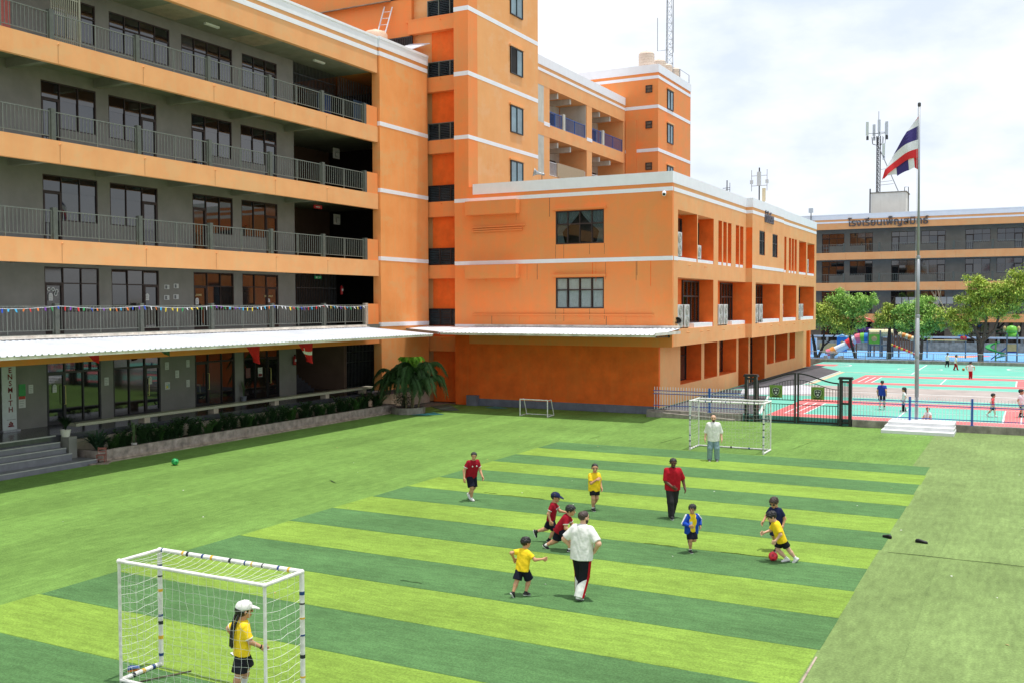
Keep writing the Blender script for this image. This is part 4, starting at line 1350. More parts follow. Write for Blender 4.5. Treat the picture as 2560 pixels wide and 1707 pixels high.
blade_plant('snake_plant', (-32.45, 28.6, .34), 16, .95, .06, SANS, 'tall pale snake plant in a small white pot at the left of the planter', .35, WPOT, .12, .16)
blade_plant('snake_plant', (-36.0, 38.85, 1.11), 12, .95, .06, SANS, 'tall snake plant in a pot on the walkway by the grey column', .45, paint('grey_pot', (120, 122, 130)), .15, .3)
# child's red chair
ch = thing('child_chair', (-31.86, 26.5, 0), 'small reddish wooden child chair at the foot of the steps', 'chair')
RW = paint('reddish_wood', (150, 92, 80), .6, var=.15)
cx, cy = -31.86, 26.5
TCh = lambda x_, y_, z_: (cx + (x_ * .8 - y_ * .6), cy + (x_ * .6 + y_ * .8), z_)
for a in (-.14, .14):
    MB(TCh).box(a - .018, a + .018, -.15, -.11, .05, .32).build('leg', RW, ch)
    MB(TCh).box(a - .018, a + .018, .11, .15, .05, .62).build('leg', RW, ch)
MB(TCh).box(-.17, .17, -.17, .15, .32, .345).build('seat', RW, ch)
MB(TCh).box(-.15, .15, .115, .14, .52, .60).build('backrest', RW, ch)
MB(TCh).box(-.15, .15, .118, .137, .42, .46).build('backrest', RW, ch)
MB(TCh).box(-.13, .13, -.14, -.12, .16, .19).build('stretcher', RW, ch)
MB(TCh).box(-.3, .3, -.3, .3, -.03, .05).build('base_slab', DIRT, ch)

# ---- roll-up banner and notices
PAPER = paint('paper', (205, 207, 204), .8)
INK = paint('grey_ink', (110, 112, 115), .9)
MAROON = paint('maroon_ink', (120, 38, 42), .8)
bnr = thing('roll_up_banner', (-35.95, 25.6, 1.11), 'tall white roll-up banner with vertical red lettering by the grey wall', 'banner')
MB().box(-35.97, -35.95, 25.24, 25.86, 1.18, 4.05).build('sheet', paint('banner_white', (200, 206, 206), .7), bnr)
MB().box(-36.05, -35.85, 25.2, 25.95, 1.11, 1.18).build('base', METAL, bnr)
for k, ch_ in enumerate('PENSMITH'):
    text_mesh('letter', ch_, .29, MAROON, bnr, (-35.945, 25.60, 3.72 - k * .262), (0, 1, 0), (0, 0, 1), .004, align='CENTER', bold=.006)
mb = MB()
TE = lambda y_, z_: (-35.946, 25.60 + y_, 1.32 + z_)
for (y0, y1, z0, z1) in ((-.14, .14, 0, .03), (-.11, .11, .03, .06), (-.09, -.03, .07, .15), (.02, .09, .07, .16), (-.02, .01, .06, .22), (-.05, .04, .17, .20)):
    mb.box(-35.948, -35.944, 25.6 + y0, 25.6 + y1, 1.3 + z0, 1.3 + z1)
mb.build('emblem', MAROON, bnr)
MB().box(-35.948, -35.944, 25.42, 25.80, 1.575, 1.59).build('small_print', INK, bnr)
XP = -36.19
def notice(y0, y1, z0, z1, label, m_=PAPER, lines=4, X=XP, name='paper_notice', arch=False):
    t = thing(name, (X, (y0 + y1) / 2, z0), label, 'notice')
    if arch:
        n = 10
        poly_ = [(X, y0, z0), (X, y1, z0)] + [(X, (y0 + y1) / 2 + (y1 - y0) / 2 * math.cos(math.pi * i / n), z1 - (y1 - y0) / 2 + (y1 - y0) / 2 * math.sin(math.pi * i / n)) for i in range(n + 1)]
        MB().prism(poly_, (.006, 0, 0)).build('sheet', m_, t)
    else:
        MB().box(X, X + .006, y0, y1, z0, z1).build('sheet', m_, t)
    if lines:
        mb = MB()
        for i in range(lines):
            zz = z1 - (z1 - z0) * (i + 1) / (lines + 1)
            mb.box(X + .006, X + .008, y0 + (y1 - y0) * .15, y1 - (y1 - y0) * rng.uniform(.15, .4), zz - .012, zz)
        mb.build('print_lines', INK, t)
    return t
notice(25.87, 25.98, 2.53, 2.87, 'half-hidden white sheet right behind the roll-up banner')
notice(26.14, 26.45, 2.45, 2.94, 'green framed notice left of the first glass door', paint('green_notice', (60, 150, 80)), 0)
t = notice(26.13, 26.44, 1.98, 2.46, 'white and red notice below the green notice')
MB().box(XP + .006, XP + .008, 26.14, 26.43, 2.33, 2.45).build('red_header', paint('red_header', (190, 70, 55)), t)
notice(26.59, 26.8, 2.54, 2.89, 'white sheet between green notice and first glass door')
notice(30.33, 30.56, 2.59, 2.94, 'white sheet on the narrow grey pier between the glass doors')
notice(33.8, 34.03, 3.08, 3.43, 'upper left sheet of the five on the ground-floor grey wall')
notice(34.43, 34.66, 2.65, 3.01, 'middle sheet of the five on the ground-floor grey wall')
notice(35.14, 35.34, 3.12, 3.47, 'upper right sheet of the five on the ground-floor grey wall')
t = notice(33.78, 34.08, 2.14, 2.49, 'coloured lower left sheet of the five on the ground-floor grey wall')
MB().box(XP + .008, XP + .010, 33.85, 33.98, 2.2, 2.32).build('yellow_picture', paint('yellow_print', (210, 200, 90)), t)
MB().box(XP + .008, XP + .010, 33.98, 34.05, 2.22, 2.40).build('blue_picture', paint('blue_print', (120, 180, 180)), t)
notice(35.12, 35.33, 2.16, 2.51, 'lower right sheet of the five on the ground-floor grey wall')
XG = -36.235
notice(27.74, 27.94, 2.48, 2.82, 'arched white sticker on the first ground-floor glass door', arch=True, X=XG, name='door_sticker')
notice(32.83, 33.05, 2.46, 2.81, 'arched white sticker on the second ground-floor glass door', arch=True, X=XG, name='door_sticker')
t = notice(39.28, 39.62, 2.32, 2.83, 'red and white sticker on the fourth ground-floor glass panel', paint('faint_sticker', (110, 70, 70)), 3, X=XG, name='door_sticker')
t = notice(40.2, 40.53, 2.32, 2.81, 'white poster on the ground-floor glass right of the red sticker', X=XG, name='door_sticker')
MB().box(XG + .006, XG + .008, 40.22, 40.51, 2.34, 2.48).build('picture', MAROON, t)
for r_, lb in (((33.84, 34.14, 6.86, 7.06), 'upper left picture of the four on the first-floor grey wall'), ((34.42, 34.72, 6.91, 7.12), 'upper right picture of the four on the first-floor grey wall'),
               ((33.82, 34.13, 6.35, 6.57), 'lower left picture of the four on the first-floor grey wall'), ((34.39, 34.71, 6.39, 6.61), 'lower right picture of the four on the first-floor grey wall')):
    t = notice(*r_, lb, lines=2, name='wall_picture')
    MB().box(XP + .006, XP + .009, r_[0] + .05, r_[0] + .16, r_[2] + .02, r_[3] - .03).build('print', INK, t)
for r_, lb in (((27.64, 27.84, 6.3, 6.62), 'arched white sticker below the round letters on the first-floor door'), ((32.73, 32.95, 6.33, 6.65), 'arched white sticker on the second first-floor door'),
               ((35.84, 36.05, 6.13, 6.46), 'arched white sticker below the WELCOME letters'), ((40.99, 41.2, 6.24, 6.44), 'arched white sticker below the EXIT ONLY letters')):
    notice(*r_, lb, lines=3, arch=True, X=XG, name='door_sticker')
for k, (cy_, cz_) in enumerate(((27.48, 6.70), (27.66, 6.78), (27.86, 6.78), (28.03, 6.70), (27.98, 6.58))):
    T_ = lambda a, b, c: (XG + c, cy_ + a, cz_ + b)
    t = thing('round_letter_disc', (XG, cy_, cz_ - .08), ['first', 'second', 'third', 'fourth', 'lowest'][k] + ' round white letter disc on the first-floor door, counted from the left', 'letter disc', 'round letters on the first-floor door')
    MB(T_).lathe([(.085, 0), (.085, .006)], (0, 0, 0), 18).build('disc', PAPER, t)
    MB(T_).lathe([(.045, .006), (.045, .009), (.025, .009), (.025, .006)], (0, 0, 0), 12).build('ring', INK, t)
WL = paint('welcome_letters', (190, 170, 120))
for body, y_, z_, lb in (('WELCOME', 35.92, 6.55, 'small WELCOME letters on the third first-floor door'), ('EXIT ONLY', 41.1, 6.52, 'small EXIT ONLY letters on the fourth first-floor door')):
    t = text_mesh('door_lettering', body, .13, WL, None, (XG + .004, y_, z_), (0, 1, 0), (0, 0, 1), .004, align='CENTER', bold=.006)
    tag(t, lb, 'lettering')
# fire extinguishers, exit sign, lamps
def extinguisher(x, y, z, label):
    t = thing('fire_extinguisher', (x, y, z), label, 'fire extinguisher')
    MB().lathe([(.075, 0), (.085, .03), (.085, .40), (.06, .47), (.03, .50), (.03, .54)], (x, y, z), 16).build('cylinder', paint('extinguisher_red', (170, 30, 34), .3), t, smooth=True)
    MB().box(x - .02, x + .1, y - .02, y + .02, z + .54, z + .58).build('handle', BLACK, t)
    MB().tube([(x + .05, y, z + .55), (x + .12, y + .05, z + .4), (x + .09, y + .07, z + .12)], .015, 6).build('hose', BLACK, t)
    MB().box(x + .06, x + .088, y - .05, y + .05, z + .2, z + .33).build('tag_label', PAPER, t)
extinguisher(-36.05, 42.94, 2.80, 'red fire extinguisher on the ground-floor grey wall by the stairs')
extinguisher(-36.0, 47.15, 6.70, 'red fire extinguisher on the first floor beside the stair hall')
t = thing('exit_sign', (-35.9, 44.85, 7.55), 'small green exit sign hanging from the first-floor ceiling', 'sign')
MB().box(-35.92, -35.88, 44.54, 45.15, 7.57, 7.73).build('panel', paint('exit_green', (40, 150, 95)), t)
MB().box(-35.88, -35.876, 44.66, 44.78, 7.61, 7.69).build('pictogram', PAPER, t)
MB().box(-35.88, -35.876, 44.9, 45.05, 7.63, 7.67).build('arrow', PAPER, t)
MB().tube([(-35.9, 44.6, 7.73), (-35.9, 44.6, 8.16)], .01, 6).build('hanger', METAL, t)
MB().tube([(-35.9, 45.1, 7.73), (-35.9, 45.1, 8.16)], .01, 6).build('hanger', METAL, t)
t = thing('hall_sign', (-35.9, 44.9, 11.5), 'small red sign hanging from the second-floor ceiling', 'sign')
MB().box(-35.92, -35.88, 44.54, 45.27, 11.54, 11.74).build('panel', paint('sign_red', (190, 50, 60)), t)
MB().box(-35.88, -35.876, 44.7, 45.1, 11.61, 11.66).build('print', PAPER, t)
MB().tube([(-35.9, 44.9, 11.74), (-35.9, 44.9, 12.05)], .01, 6).build('hanger', METAL, t)
for z_, lb in ((10.9, 'second'), (14.75, 'third')):
    t = thing('emergency_lamp', (-36.05, 47.0, z_), 'twin-headed emergency lamp on the %s-floor stair hall wall' % lb, 'lamp')
    MB().box(-36.15, -36.05, 46.85, 47.12, z_, z_ + .2).build('battery_box', GREYW, t)
    for s_ in (-.1, .1):
        MB().ball((-36.06, 46.98 + s_, z_ + .26), .05, 10, 6).build('lamp_head', GREYW, t, smooth=True)
    MB().box(-36.2, -36.16, 46.7, 47.3, z_ - .1, z_ + .5).build('backing', GREYW, t)

# ---- bunting along the first-floor railing
bt = thing('bunting', (-33.5, 36, 6.0), 'string of small coloured pennants along the first-floor railing', 'bunting')
pts = []
for i in range(121):
    y = 22.5 + (46.4 - 22.5) * i / 120
    ph = (y - 22.0) % 4.12 / 4.12
    pts.append((-33.56, y, 6.08 - .10 * math.sin(math.pi * ph) + rng.uniform(-.006, .006)))
MB().tube(pts, .012, 4).build('cord', FWHITE, bt)
pc = [paint('pennant_' + n_, c_, .8) for n_, c_ in (('red', (200, 40, 45)), ('blue', (40, 80, 190)), ('green', (40, 150, 80)), ('yellow', (225, 200, 60)), ('white', (225, 225, 225)), ('cyan', (70, 170, 210)), ('orange', (215, 120, 60)), ('purple', (120, 60, 160)))]
for i in range(78):
    y = 22.7 + i * .302 + rng.uniform(-.05, .05)
    ph = (y - 22.0) % 4.12 / 4.12
    z = 6.075 - .10 * math.sin(math.pi * ph)
    w, h = rng.uniform(.05, .10), rng.uniform(.10, .19)
    sk = rng.uniform(-.05, .05)
    ox = rng.uniform(-.02, .06)
    mb = MB().prism([(-33.545, y - w / 2, z), (-33.545, y + w / 2, z), (-33.54 + ox, y + w / 2 + sk, z - h), (-33.54 + ox, y - w / 4 + sk, z - h * rng.uniform(.6, 1))], (.004, 0, 0))
    mb.build('pennant', rng.choice(pc), bt)

# ---- red flags hanging under the canopy
def draped(name, top, w, h, m_list, label, taper=.5, seedv=1, fold=.1):
    """cloth pinned along a short top edge and hanging in folds"""
    vs, fs, mi = [], [], []
    nu, nv = 10, 12
    r_ = random.Random(seedv)
    for j in range(nv + 1):
        v = j / nv
        for i in range(nu + 1):
            u = i / nu
            wid = w * (1 - taper * v)
            y = top[1] + (u - .5) * wid + w * .28 * v
            x = top[0] + fold * math.sin(u * 9 + v * 2) * (.3 + v)
            z = top[2] - h * v * (1 - .25 * abs(u - .55)) + .05 * math.sin(u * 6) * v
            vs.append((x, y, z))
    mb = MB()
    for j in range(nv):
        for i in range(nu):
            a = j * (nu + 1) + i
            mb.cur = 1 if len(m_list) > 1 and (5 <= j <= 6 or (i in (2, 3) and 3 <= j <= 8)) else 0
            mb.add([vs[a], vs[a + 1], vs[a + nu + 2], vs[a + nu + 1]], [(0, 1, 2, 3)])
    o = mb.build(name, m_list, smooth=False, fix=False)
    tag(o, label, 'flag', 'red flags under the canopy')
    return o
REDC = paint('red_cloth', (205, 32, 36), .8)
draped('hanging_flag', (-32.2, 35.4, 4.2), .9, .85, [REDC], 'plain red flag hanging under the canopy by the third window', .45, 1)
draped('hanging_flag', (-32.2, 39.2, 4.18), 1.1, 1.0, [REDC, paint('white_cloth', (225, 225, 225))], 'red flag with white patches hanging under the canopy near the stairs', .5, 2)
draped('hanging_flag', (-32.2, 26.5, 4.2), .5, .32, [REDC], 'small red flag end under the canopy at the left', .3, 3, .05)
draped('hanging_flag', (-32.0, 29.9, 4.22), .5, .22, [paint('green_cloth', (60, 90, 60))], 'dark green scrap of flag under the canopy', .3, 4, .05)

# ---- palm in its concrete ring at the corner
pm = thing('potted_palm', (-31.1, 46.75, 0), 'leafy palm with drooping fronds in a round concrete ring by the corner pier', 'palm tree')
px_, py_ = -31.1, 46.75
ringm = MB()
MB().lathe([(.97, -.02), (.97, .36), (.86, .36), (.86, .2)], (px_, py_, 0), 12).build('concrete_ring', CONC, pm)
MB().lathe([(.86, -.02), (.86, .27)], (px_, py_, 0), 12).build('soil', SOIL, pm)
rp = random.Random(11)
def frond(mb, base, az, L_, rise, droop, nl=26, w=.035, ll=.42):
    d = Vector((math.cos(az), math.sin(az), 0))
    pts = []
    for j in range(12):
        t = j / 11
        pts.append(base + d * (L_ * (t ** .9) * (1 - .25 * t * droop)) + Vector((0, 0, rise * math.sin(t * 1.9) - droop * L_ * .75 * t ** 2.6)))
    mb.tube([tuple(p) for p in pts], .018, 4, r2=.004, cap=False)
    for j in range(nl):
        t = .12 + .88 * j / nl
        f = t * 11
        i0 = min(10, int(f))
        p = pts[i0].lerp(pts[i0 + 1], f - i0)
        tg = (pts[i0 + 1] - pts[i0]).normalized()
        sd = tg.cross(Vector((0, 0, 1))).normalized()
        for sg in (-1, 1):
            dd = (sd * sg * .8 + tg * .55 + Vector((0, 0, -.15 - .35 * t))).normalized()
            l_ = ll * (1 - .55 * abs(t - .45)) * rp.uniform(.8, 1.15)
            e = p + dd * l_ + Vector((0, 0, -l_ * .28))
            m_ = p + dd * l_ * .5 + Vector((0, 0, .01))
            wv = tg * w * .5
            mb.add([tuple(p), tuple(m_ + wv), tuple(e), tuple(m_ - wv)], [(0, 1, 2), (0, 2, 3)])
stems = [(-.30, .1), (.05, .25), (.35, -.05), (.0, -.2), (.55, .15), (-.1, .0)]
STEMM = mat('palm_stem', lin(120, 112, 80), .8, .3, 8, bump=.4, bscale=20)
for si, (ax, ay) in enumerate(stems):
    hh = rp.uniform(1.5, 2.3)
    tx_, ty_ = ax * 1.5, ay * 1.5
    pts = [(px_ + ax + (tx_ - ax) * t, py_ + ay + (ty_ - ay) * t, .2 + (hh - .2) * t) for t in (0, .5, 1)]
    MB().tube(pts, [.055, .045, .05], 8).build('stem', STEMM, pm)
    for k in range(10):
        mb = MB()
        az = si * 1.3 + k * .628 + rp.uniform(-.25, .25)
        frond(mb, Vector(pts[-1]), az, rp.uniform(1.7, 2.35), rp.uniform(.75, 1.15), rp.uniform(.55, 1.0), nl=34, w=.05, ll=.55)
        mb.build('frond', PALML, pm, fix=False)
for k in range(4):
    mb = MB()
    frond(mb, Vector((px_ + .25, py_ - .1, 2.2)), 4.6 + k * .55, .9, 1.15, .35, nl=24, w=.05, ll=.4)
    mb.build('young_frond', PALMY, pm, fix=False)
def bush(name, c, r, n, m_, label, leafl=.11, seedv=1, sc=(1, 1, .8), cat='shrub'):
    r_ = random.Random(seedv)
    t = thing(name, (c[0], c[1], c[2] - r * sc[2]), label, cat)
    mb = MB()
    for k in range(n):
        v = Vector((r_.gauss(0, 1), r_.gauss(0, 1), r_.gauss(0, 1))).normalized() * r * r_.uniform(.45, 1.05)
        p = Vector(c) + Vector((v.x * sc[0], v.y * sc[1], v.z * sc[2]))
        leaf(mb, p, Vector((r_.uniform(-1, 1), r_.uniform(-1, 1), r_.uniform(-.3, .9))), leafl, leafl * .5)
    mb.build('foliage', m_, t, fix=False)
    for k in range(5):
        MB().tube([(c[0] + r_.uniform(-.1, .1), c[1] + r_.uniform(-.1, .1), c[2] - r * sc[2]), (c[0] + r_.uniform(-.3, .3) * r, c[1] + r_.uniform(-.3, .3) * r, c[2])], .015, 5).build('stem', BARK, t)
    return t
bush('round_shrub', (-31.35, 46.6, .75), .55, 620, ZZ, 'dense dark shrub under the palm in the concrete ring', seedv=4)
# tarps and offcuts beside the palm
TURQ = paint('turquoise_tarp', (60, 140, 140), .6, var=.2)
for k, (pts2, lb) in enumerate((([(-31.9, 50.4), (-29.9, 48.6), (-29.2, 49.2), (-31.3, 51.6)], 'folded grey-green mat on the turf behind the palm'),
                                ([(-30.4, 46.0), (-29.6, 45.9), (-28.9, 47.0), (-29.8, 47.4)], 'turquoise tarp at the foot of the palm ring'),
                                ([(-28.6, 51.2), (-27.6, 50.8), (-27.2, 51.4), (-28.3, 51.9)], 'turquoise scrap of tarp by the orange wall'))):
    mb = MB().prism([(p[0], p[1], .006 + .02 * (q % 2)) for q, p in enumerate(pts2)], (0, 0, .012))
    o = mb.build('ground_tarp', TURQ if k else paint('grey_green_mat', (92, 110, 100), .8, var=.2))
    tag(o, lb, 'tarp')
gb = MB().box(-30.3, -29.6, 51.9, 52.26, 0, .62).build('concrete_block', PLINTH)
tag(gb, 'small grey block against the orange wall beside the pilaster', 'block')
gb = thing('rubble_pile', (-32.0, 46.9, 0), 'small heap of broken white plaster by the palm ring', 'rubble')
for k in range(9):
    MB().box(-32.35 + .07 * k, -32.25 + .07 * k + rng.uniform(0, .06), 46.2 + rng.uniform(-.1, .25), 46.35 + rng.uniform(.05, .25), 0.05, .09 + rng.uniform(0, .1)).build('fragment', CREAM, gb)

# ================================================================== goals
def tape(root, p, q, r, m_):
    MB().tube([p, q], r, 10).build('tape', m_, root)
def net_panel(mb, P, nu, nv, r=.0042, sag=.12, seedv=0, keep=1.0):
    """P(u,v) -> point; draws both cord families as thin tubes with a wavy sag"""
    r_ = random.Random(seedv)
    wob = [[(r_.uniform(-1, 1), r_.uniform(-1, 1), r_.uniform(-1, 1)) for _ in range(nv + 1)] for _ in range(nu + 1)]
    def pt(i, j):
        p = Vector(P(i / nu, j / nv))
        k = .018
        edge = (i in (0, nu)) or (j in (0, nv))
        if not edge:
            p = p + Vector(wob[i][j]) * k + Vector((0, 0, -sag * math.sin(math.pi * i / nu) * math.sin(math.pi * j / nv)))
        return tuple(p)
    for i in range(nu + 1):
        mb.tube([pt(i, j) for j in range(nv + 1)], r, 3, cap=False)
    for j in range(nv + 1):
        mb.tube([pt(i, j) for i in range(nu + 1)], r, 3, cap=False)

def goal(name, x0, x1, yf, yb, h, label, r=.039, tapes='far', seedv=1, netr=.0024, cells=.14):
    """x0..x1 width, yf = goal-mouth plane, yb = back plane"""
    t = thing(name, ((x0 + x1) / 2, (yf + yb) / 2, 0), label, 'goal', 'large football goals')
    for x_ in (x0, x1):
        MB().tube([(x_, yf, 0), (x_, yf, h)], r, 12).build('front_post', GOALW, t)
        MB().tube([(x_, yb, 0), (x_, yb, h - .01)], r * .68, 10).build('rear_post', GOALW, t)
        MB().tube([(x_, yf, h), (x_, yb, h)], r * .8, 10).build('top_side_bar', GOALW, t)
        MB().tube([(x_, yf, r), (x_, yb, r)], r * .95, 10).build('ground_side_bar', GOALW, t)
    MB().tube([(x0, yf, h), (x1, yf, h)], r, 12).build('crossbar', GOALW, t)
    MB().tube([(x0, yb, h), (x1, yb, h)], r * .8, 10).build('rear_top_bar', GOALW, t)
    MB().tube([(x0, yb, r), (x1, yb, r)], r * .85, 10).build('rear_ground_bar', GOALW, t)
    for x_ in (x0, x1):
        for y_ in (yf, yb):
            MB().ball((x_, y_, h), r * 1.12, 10, 6).build('corner_joint', GOALW, t, smooth=True)
    r_ = random.Random(seedv)
    cols = [TAPEB, TAPEY, TAPEK] if tapes == 'near' else [TAPEK, TAPEK, TAPEB]
    for x_ in (x0, x1):
        for q in range(7):
            z = .15 + q * h / 7.6 + r_.uniform(-.09, .09)
            tape(t, (x_, yf, z), (x_, yf, z + r_.uniform(.02, .06)), r * 1.06, cols[q % 3])
    for q in range(11):
        x_ = x0 + (x1 - x0) * (q + .5 + r_.uniform(-.45, .45)) / 11
        tape(t, (x_, yf, h), (x_ + r_.uniform(.02, .05), yf, h), r * 1.07, cols[q % 3])
    for q in range(3):
        y_ = yf + (yb - yf) * (.25 + .25 * q)
        tape(t, (x0, y_, r), (x0, y_ + .06, r), r * 1.02, cols[q % 3])
        tape(t, (x0 + (x1 - x0) * (.2 + .25 * q), yb, r), (x0 + (x1 - x0) * (.2 + .25 * q) + .07, yb, r), r * .92, cols[q % 3])
    nx, nz, nd = int((x1 - x0) / cells), int(h / cells), max(4, int(abs(yb - yf) / cells))
    mb = MB()
    net_panel(mb, lambda u, v: (x0 + (x1 - x0) * u, yf + (yb - yf) * v, h), nx, nd, netr, .10, seedv)
    mb.build('net_roof', NETM, t, fix=False)
    mb = MB()
    sgn = 1 if yb > yf else -1
    net_panel(mb, lambda u, v: (x0 + (x1 - x0) * u, yb + sgn * .05 * math.sin(u * 9) * math.sin(v * 3.1), h * (1 - v) + .05 * v), nx, nz, netr, .10, seedv + 1)
    mb.build('net_back', NETM, t, fix=False)
    for x_ in (x0, x1):
        mb = MB()
        net_panel(mb, lambda u, v: (x_, yf + (yb - yf) * u, h * (1 - v) + .05 * v), nd, nz, netr, .06, seedv + 2)
        mb.build('net_side', NETM, t, fix=False)
    return t
goal('football_goal', -12.98, -9.93, 11.94, 11.10, 1.98, 'near white football goal wrapped in blue and yellow tape, its net behind the goalkeeper', tapes='near', seedv=5)
goal('football_goal', -12.57, -9.50, 40.1, 41.35, 2.06, 'far white football goal with dark tape behind the bald man', seedv=9, netr=.0034)
sm = thing('small_goal', (-23.95, 48.7, 0), 'small empty white goal frame in the shade by the orange wall', 'goal')
for x_ in (-24.77, -23.10):
    MB().tube([(x_, 48.28, 0), (x_, 48.28, .92)], .03, 10).build('front_post', GOALW, sm)
    MB().tube([(x_ - .05, 49.2, 0.02), (x_, 48.75, .90)], .022, 8).build('rear_strut', GOALW, sm)
    MB().tube([(x_, 48.28, .91), (x_, 48.76, .90)], .022, 8).build('top_side_bar', GOALW, sm)
    MB().tube([(x_, 48.28, .025), (x_ - .05, 49.2, .025)], .022, 8).build('ground_bar', GOALW, sm)
MB().tube([(-24.77, 48.28, .92), (-23.10, 48.28, .92)], .03, 10).build('crossbar', GOALW, sm)
MB().tube([(-24.82, 49.2, .025), (-23.15, 49.2, .025)], .022, 8).build('rear_ground_bar', GOALW, sm)

# ---- balls, shoes, scraps
def football(c, r, m1, m2, label, cat='ball', name='football'):
    """ball with recessed seams and coloured panels"""
    bm = bmesh.new()
    bmesh.ops.create_icosphere(bm, subdivisions=4, radius=r)
    ico = bmesh.new()
    bmesh.ops.create_icosphere(ico, subdivisions=1, radius=1)
    cs = [v.co.normalized() for v in ico.verts]
    ico.free()
    for v in bm.verts:
        d = sorted((v.co.normalized().dot(c_) for c_ in cs), reverse=True)
        if d[0] - d[1] < .035:
            v.co *= .975
    for f in bm.faces:
        n = f.calc_center_median().normalized()
        f.material_index = 1 if max(n.dot(c_) for c_ in cs) > .955 else 0
        f.smooth = True
    me = bpy.data.meshes.new(name)
    bm.to_mesh(me)
    bm.free()
    me.materials.append(m1)
    me.materials.append(m2)
    o = bpy.data.objects.new(name, me)
    COL.objects.link(o)
    o.location = c
    o.rotation_euler = (.4, .3, .9)
    ORG[o.name] = Vector(c)
    return tag(o, label, cat)
football((-5.33, 23.55, .112), .112, paint('ball_red', (235, 60, 75), .3), paint('ball_dark_red', (165, 30, 50), .3), 'red football at the feet of the kicking boy')
football((-28.93, 27.44, .135), .135, paint('ball_green', (50, 165, 90), .3), paint('ball_dark_green', (25, 110, 60), .3), 'green ball on the turf at the edge of the shade')
football((-5.0, 93.0, .45), .12, paint('ball_orange', (190, 115, 50), .5), paint('ball_brown', (150, 85, 40), .5), 'orange basketball at a boy\'s feet on the far court')
def shoe(c, rz, m_, label, L_=.26, name='lost_shoe', sole=None):
    t = thing(name, c, label, 'shoe', rz=rz)
    mb = MB()
    secs = [(-.5, .030, .045), (-.42, .040, .075), (-.25, .040, .085), (-.05, .040, .075), (.15, .046, .058), (.35, .046, .048), (.47, .034, .036), (.5, .015, .02)]
    n = 12
    vs, fs = [], []
    for (u, w, h) in secs:
        for j in range(n):
            a = 2 * math.pi * j / n
            vs.append((u * L_, w * math.cos(a), .018 + max(0, h * (.5 + .5 * math.sin(a)))))
    for i in range(len(secs) - 1):
        for j in range(n):
            fs.append((i * n + j, i * n + (j + 1) % n, (i + 1) * n + (j + 1) % n, (i + 1) * n + j))
    fs.append(tuple(range(n))[::-1]); fs.append(tuple(range((len(secs) - 1) * n, len(secs) * n)))
    o = Vector(c)
    mb.add([tuple(Vector(v) + o) for v in vs], fs)
    mb.build('upper', m_, t, smooth=True)
    s2 = MB()
    out = [(-.5, .02), (-.4, .04), (-.1, .036), (.2, .047), (.42, .036), (.51, .012)]
    pg = [(u * L_ + c[0], w + c[1], c[2]) for u, w in out] + [(u * L_ + c[0], -w + c[1], c[2]) for u, w in reversed(out)]
    s2.prism(pg, (0, 0, .025))
    s2.build('sole', sole or BLACK, t)
    return t
shoe((-3.22, 27.2, 0.004), 2.6, BLACK, 'black shoe lying at the right pitch edge')
shoe((-2.37, 27.02, 0.0), -.2, BLACK, 'second black shoe lying on the turf outside the pitch', L_=.3)
shoe((-13.2, 11.55, .004), 1.1, paint('blue_trainer', (60, 90, 150)), 'blue trainer with orange trim beside the near goal base', L_=.2, sole=paint('orange_sole', (215, 130, 60)))
o = MB().prism([(-12.35, 12.9, .012), (-12.2, 12.82, .02), (-12.12, 12.95, .01), (-12.28, 13.02, .025)], (0, 0, .004)).build('paper_scrap', PAPER)
tag(o, 'crumpled white paper scrap on the turf inside the near goal', 'paper')
o = MB().tube([(-12.7, 11.2, .02), (-12.45, 11.6, .03), (-12.3, 11.95, .02)], .012, 6).build('stick', BARK)
tag(o, 'thin stick lying inside the near goal', 'stick')

